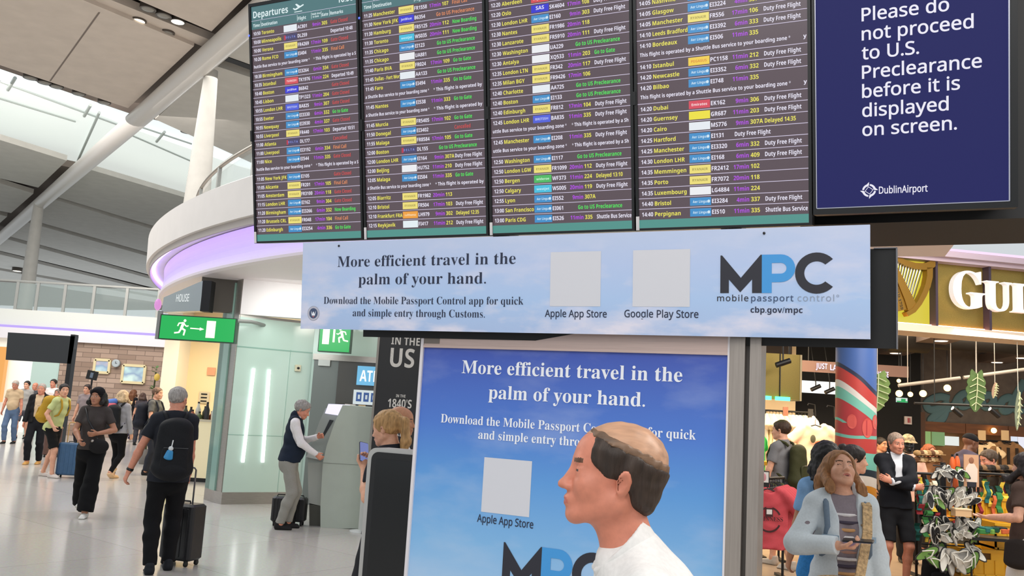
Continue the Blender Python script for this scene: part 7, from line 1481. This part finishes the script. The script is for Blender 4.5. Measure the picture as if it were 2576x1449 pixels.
q = atz(120, 1200); YP = person('person in a yellow-green t-shirt and black shorts glancing back', xy=(q[0], q[1]), face=100, H=1.77, skin='fair', top='tee', topcol='#bdc488', bottom='shorts', botcol='#131313', shoe='#cfc4bc', hair='short', haircol='#16120f', lean=12, hyaw=-40, stride=.16, vox=.010, hands=((.2, .12, .95), (-.24, -.05, .95)))
backpack(YP, 'mustard yellow backpack on the person in the yellow-green t-shirt', '#b08a2c', w=.16, d=.13, hgt=.27, zc=1.22, vox=.011)
q = atz(163, 1203); suitcase('blue ribbed suitcase with a gold handle beside the black shorts', (q[0], q[1] + .12), .15, .42, .60, .25, '#33577a', True, None, '#d9b070'); q = atz(119, 1150); suitcase('brown suitcase behind the yellow backpack', (q[0], q[1] + .1), .8, .40, .60, .25, '#5a4038', True, None, '#6a6460')
q = atz(285, 1205); BL = person('fair-haired person in grey with black leggings walking away', xy=(q[0], q[1]), face=14, H=1.70, fem=True, build=1.05, skin='fair', top='long', topcol='#a3a1a3', bottom='slim', botcol='#101012', shoe='#dcb890', hair='bob', haircol='#c9ac84', feet=((.09, -.22, .06), (-.10, .12, 0)), toe=(-50, 0), vox=.010)
backpack(BL, 'black backpack on the fair-haired person in grey', '#1b1c1e', w=.17, d=.11, hgt=.28, zc=1.20, vox=.011); t = thing('travel_pillow', 'blue and pink travel pillow on the shoulder of the fair-haired person', 'pillow', tuple(BL['root'].location), BL['root'].rotation_euler.z); S = Solid(); S.cone(BL['U']((-.20, -.12, 1.50)), BL['U']((-.06, -.16, 1.52)), .06, .06, .02); solid_obj('pillow_blue', S, .012, cloth('#5f7fc4'), t, BL['s']); S = Solid(); S.cone(BL['U']((-.15, -.16, 1.44)), BL['U']((-.05, -.18, 1.45)), .05, .05, .02); solid_obj('pillow_pink', S, .012, cloth('#e0707a'), t, BL['s'])
q = atz(372, 1195); GP = person('man in a grey t-shirt with a navy backpack facing the cream shop', xy=(q[0] + .0, q[1]), face=95, H=1.80, skin='fair', top='tee', topcol='#5f5f5c', bottom='trousers', botcol='#30333c', hair='crop', haircol='#6b5240', vox=.010, hands=((.2, .25, 1.02), (-.16, .32, 1.10)))
backpack(GP, 'navy backpack on the man in grey facing the cream shop', '#23262f', w=.17, d=.14, hgt=.28, zc=1.18, vox=.011)
def crowd(lb, px, py, face, H, **k):
    q = atz(px, py); k.setdefault('vox', .012); return person(lb, xy=(q[0], q[1]), face=face, H=H, **k)
crowd('man in a beige shirt and blue jeans, farthest out in the crowd', 20, 1116, 172, 1.78, skin='pink', top='tee', topcol='#cbb18f', tuck=True, bottom='jeans', botcol='#5b6f8c', hair='crop', haircol='#b5aaa0', belly=.03, stride=.1, hpitch=-14)
crowd('person in a grey top with a diagonal strap and grey shorts', 50, 1104, 176, 1.78, skin='fair', top='tee', topcol='#9a9894', bottom='shorts', botcol='#55545c', hair='short', haircol='#1c1815', stride=.14)
crowd('bald person in dark clothes beside the grey-topped person', 72, 1098, 184, 1.74, skin='pink', top='long', topcol='#4a4c50', bottom='trousers', botcol='#26272a', hair='none', haircol='#6a5648')
crowd('tall person in a white top with dark hair before the bright shopfront', 116, 1108, 180, 1.88, skin='pink', top='tee', topcol='#e3d6d2', bottom='trousers', botcol='#3a3a40', hair='short', haircol='#241c18')
crowd('older man in a black open jacket over a beige shirt with tan shoes', 80, 1168, 168, 1.74, skin='pink', top='tee', topcol='#c9b090', tuck=True, bottom='trousers', botcol='#17181d', jacket=('#1d1d1f', .075, True), shoe='#c99a58', hair='crop', haircol='#a39a92', stride=.1, vox=.010)
crowd('woman with grey-brown hair between the beige shirt and yellow backpack', 127, 1145, 186, 1.62, fem=True, skin='pink', top='long', topcol='#b09a90', bottom='trousers', botcol='#4a3c3a', hair='bob', haircol='#6f6258')
crowd('dark-haired man behind the person in yellow-green, taller of two', 200, 1140, 190, 1.78, skin='fair', top='tee', topcol='#8b7f80', bottom='trousers', botcol='#2c2a2e', hair='short', haircol='#2a1c16')
crowd('brown-haired man behind the woman in charcoal, shorter of two', 224, 1142, 200, 1.72, skin='fair', top='tee', topcol='#c9bcb8', bottom='trousers', botcol='#35323a', hair='short', haircol='#4a3022')
crowd('woman with long brown hair in black walking off below the pictures', 322, 1112, 20, 1.70, fem=True, skin='fair', top='vest', topcol='#18181b', bottom='trousers', botcol='#3c3448', shoe='#e0d0c4', hair='long', haircol='#6b4227', feet=((.09, -.25, .07), (-.09, .15, 0)), toe=(-50, 0))
crowd('small figure in dark clothes far below the larger picture', 345, 1120, 350, 1.62, fem=True, skin='fair', top='tee', topcol='#4a4448', bottom='trousers', botcol='#3a3a40', hair='bob', haircol='#4a342a')
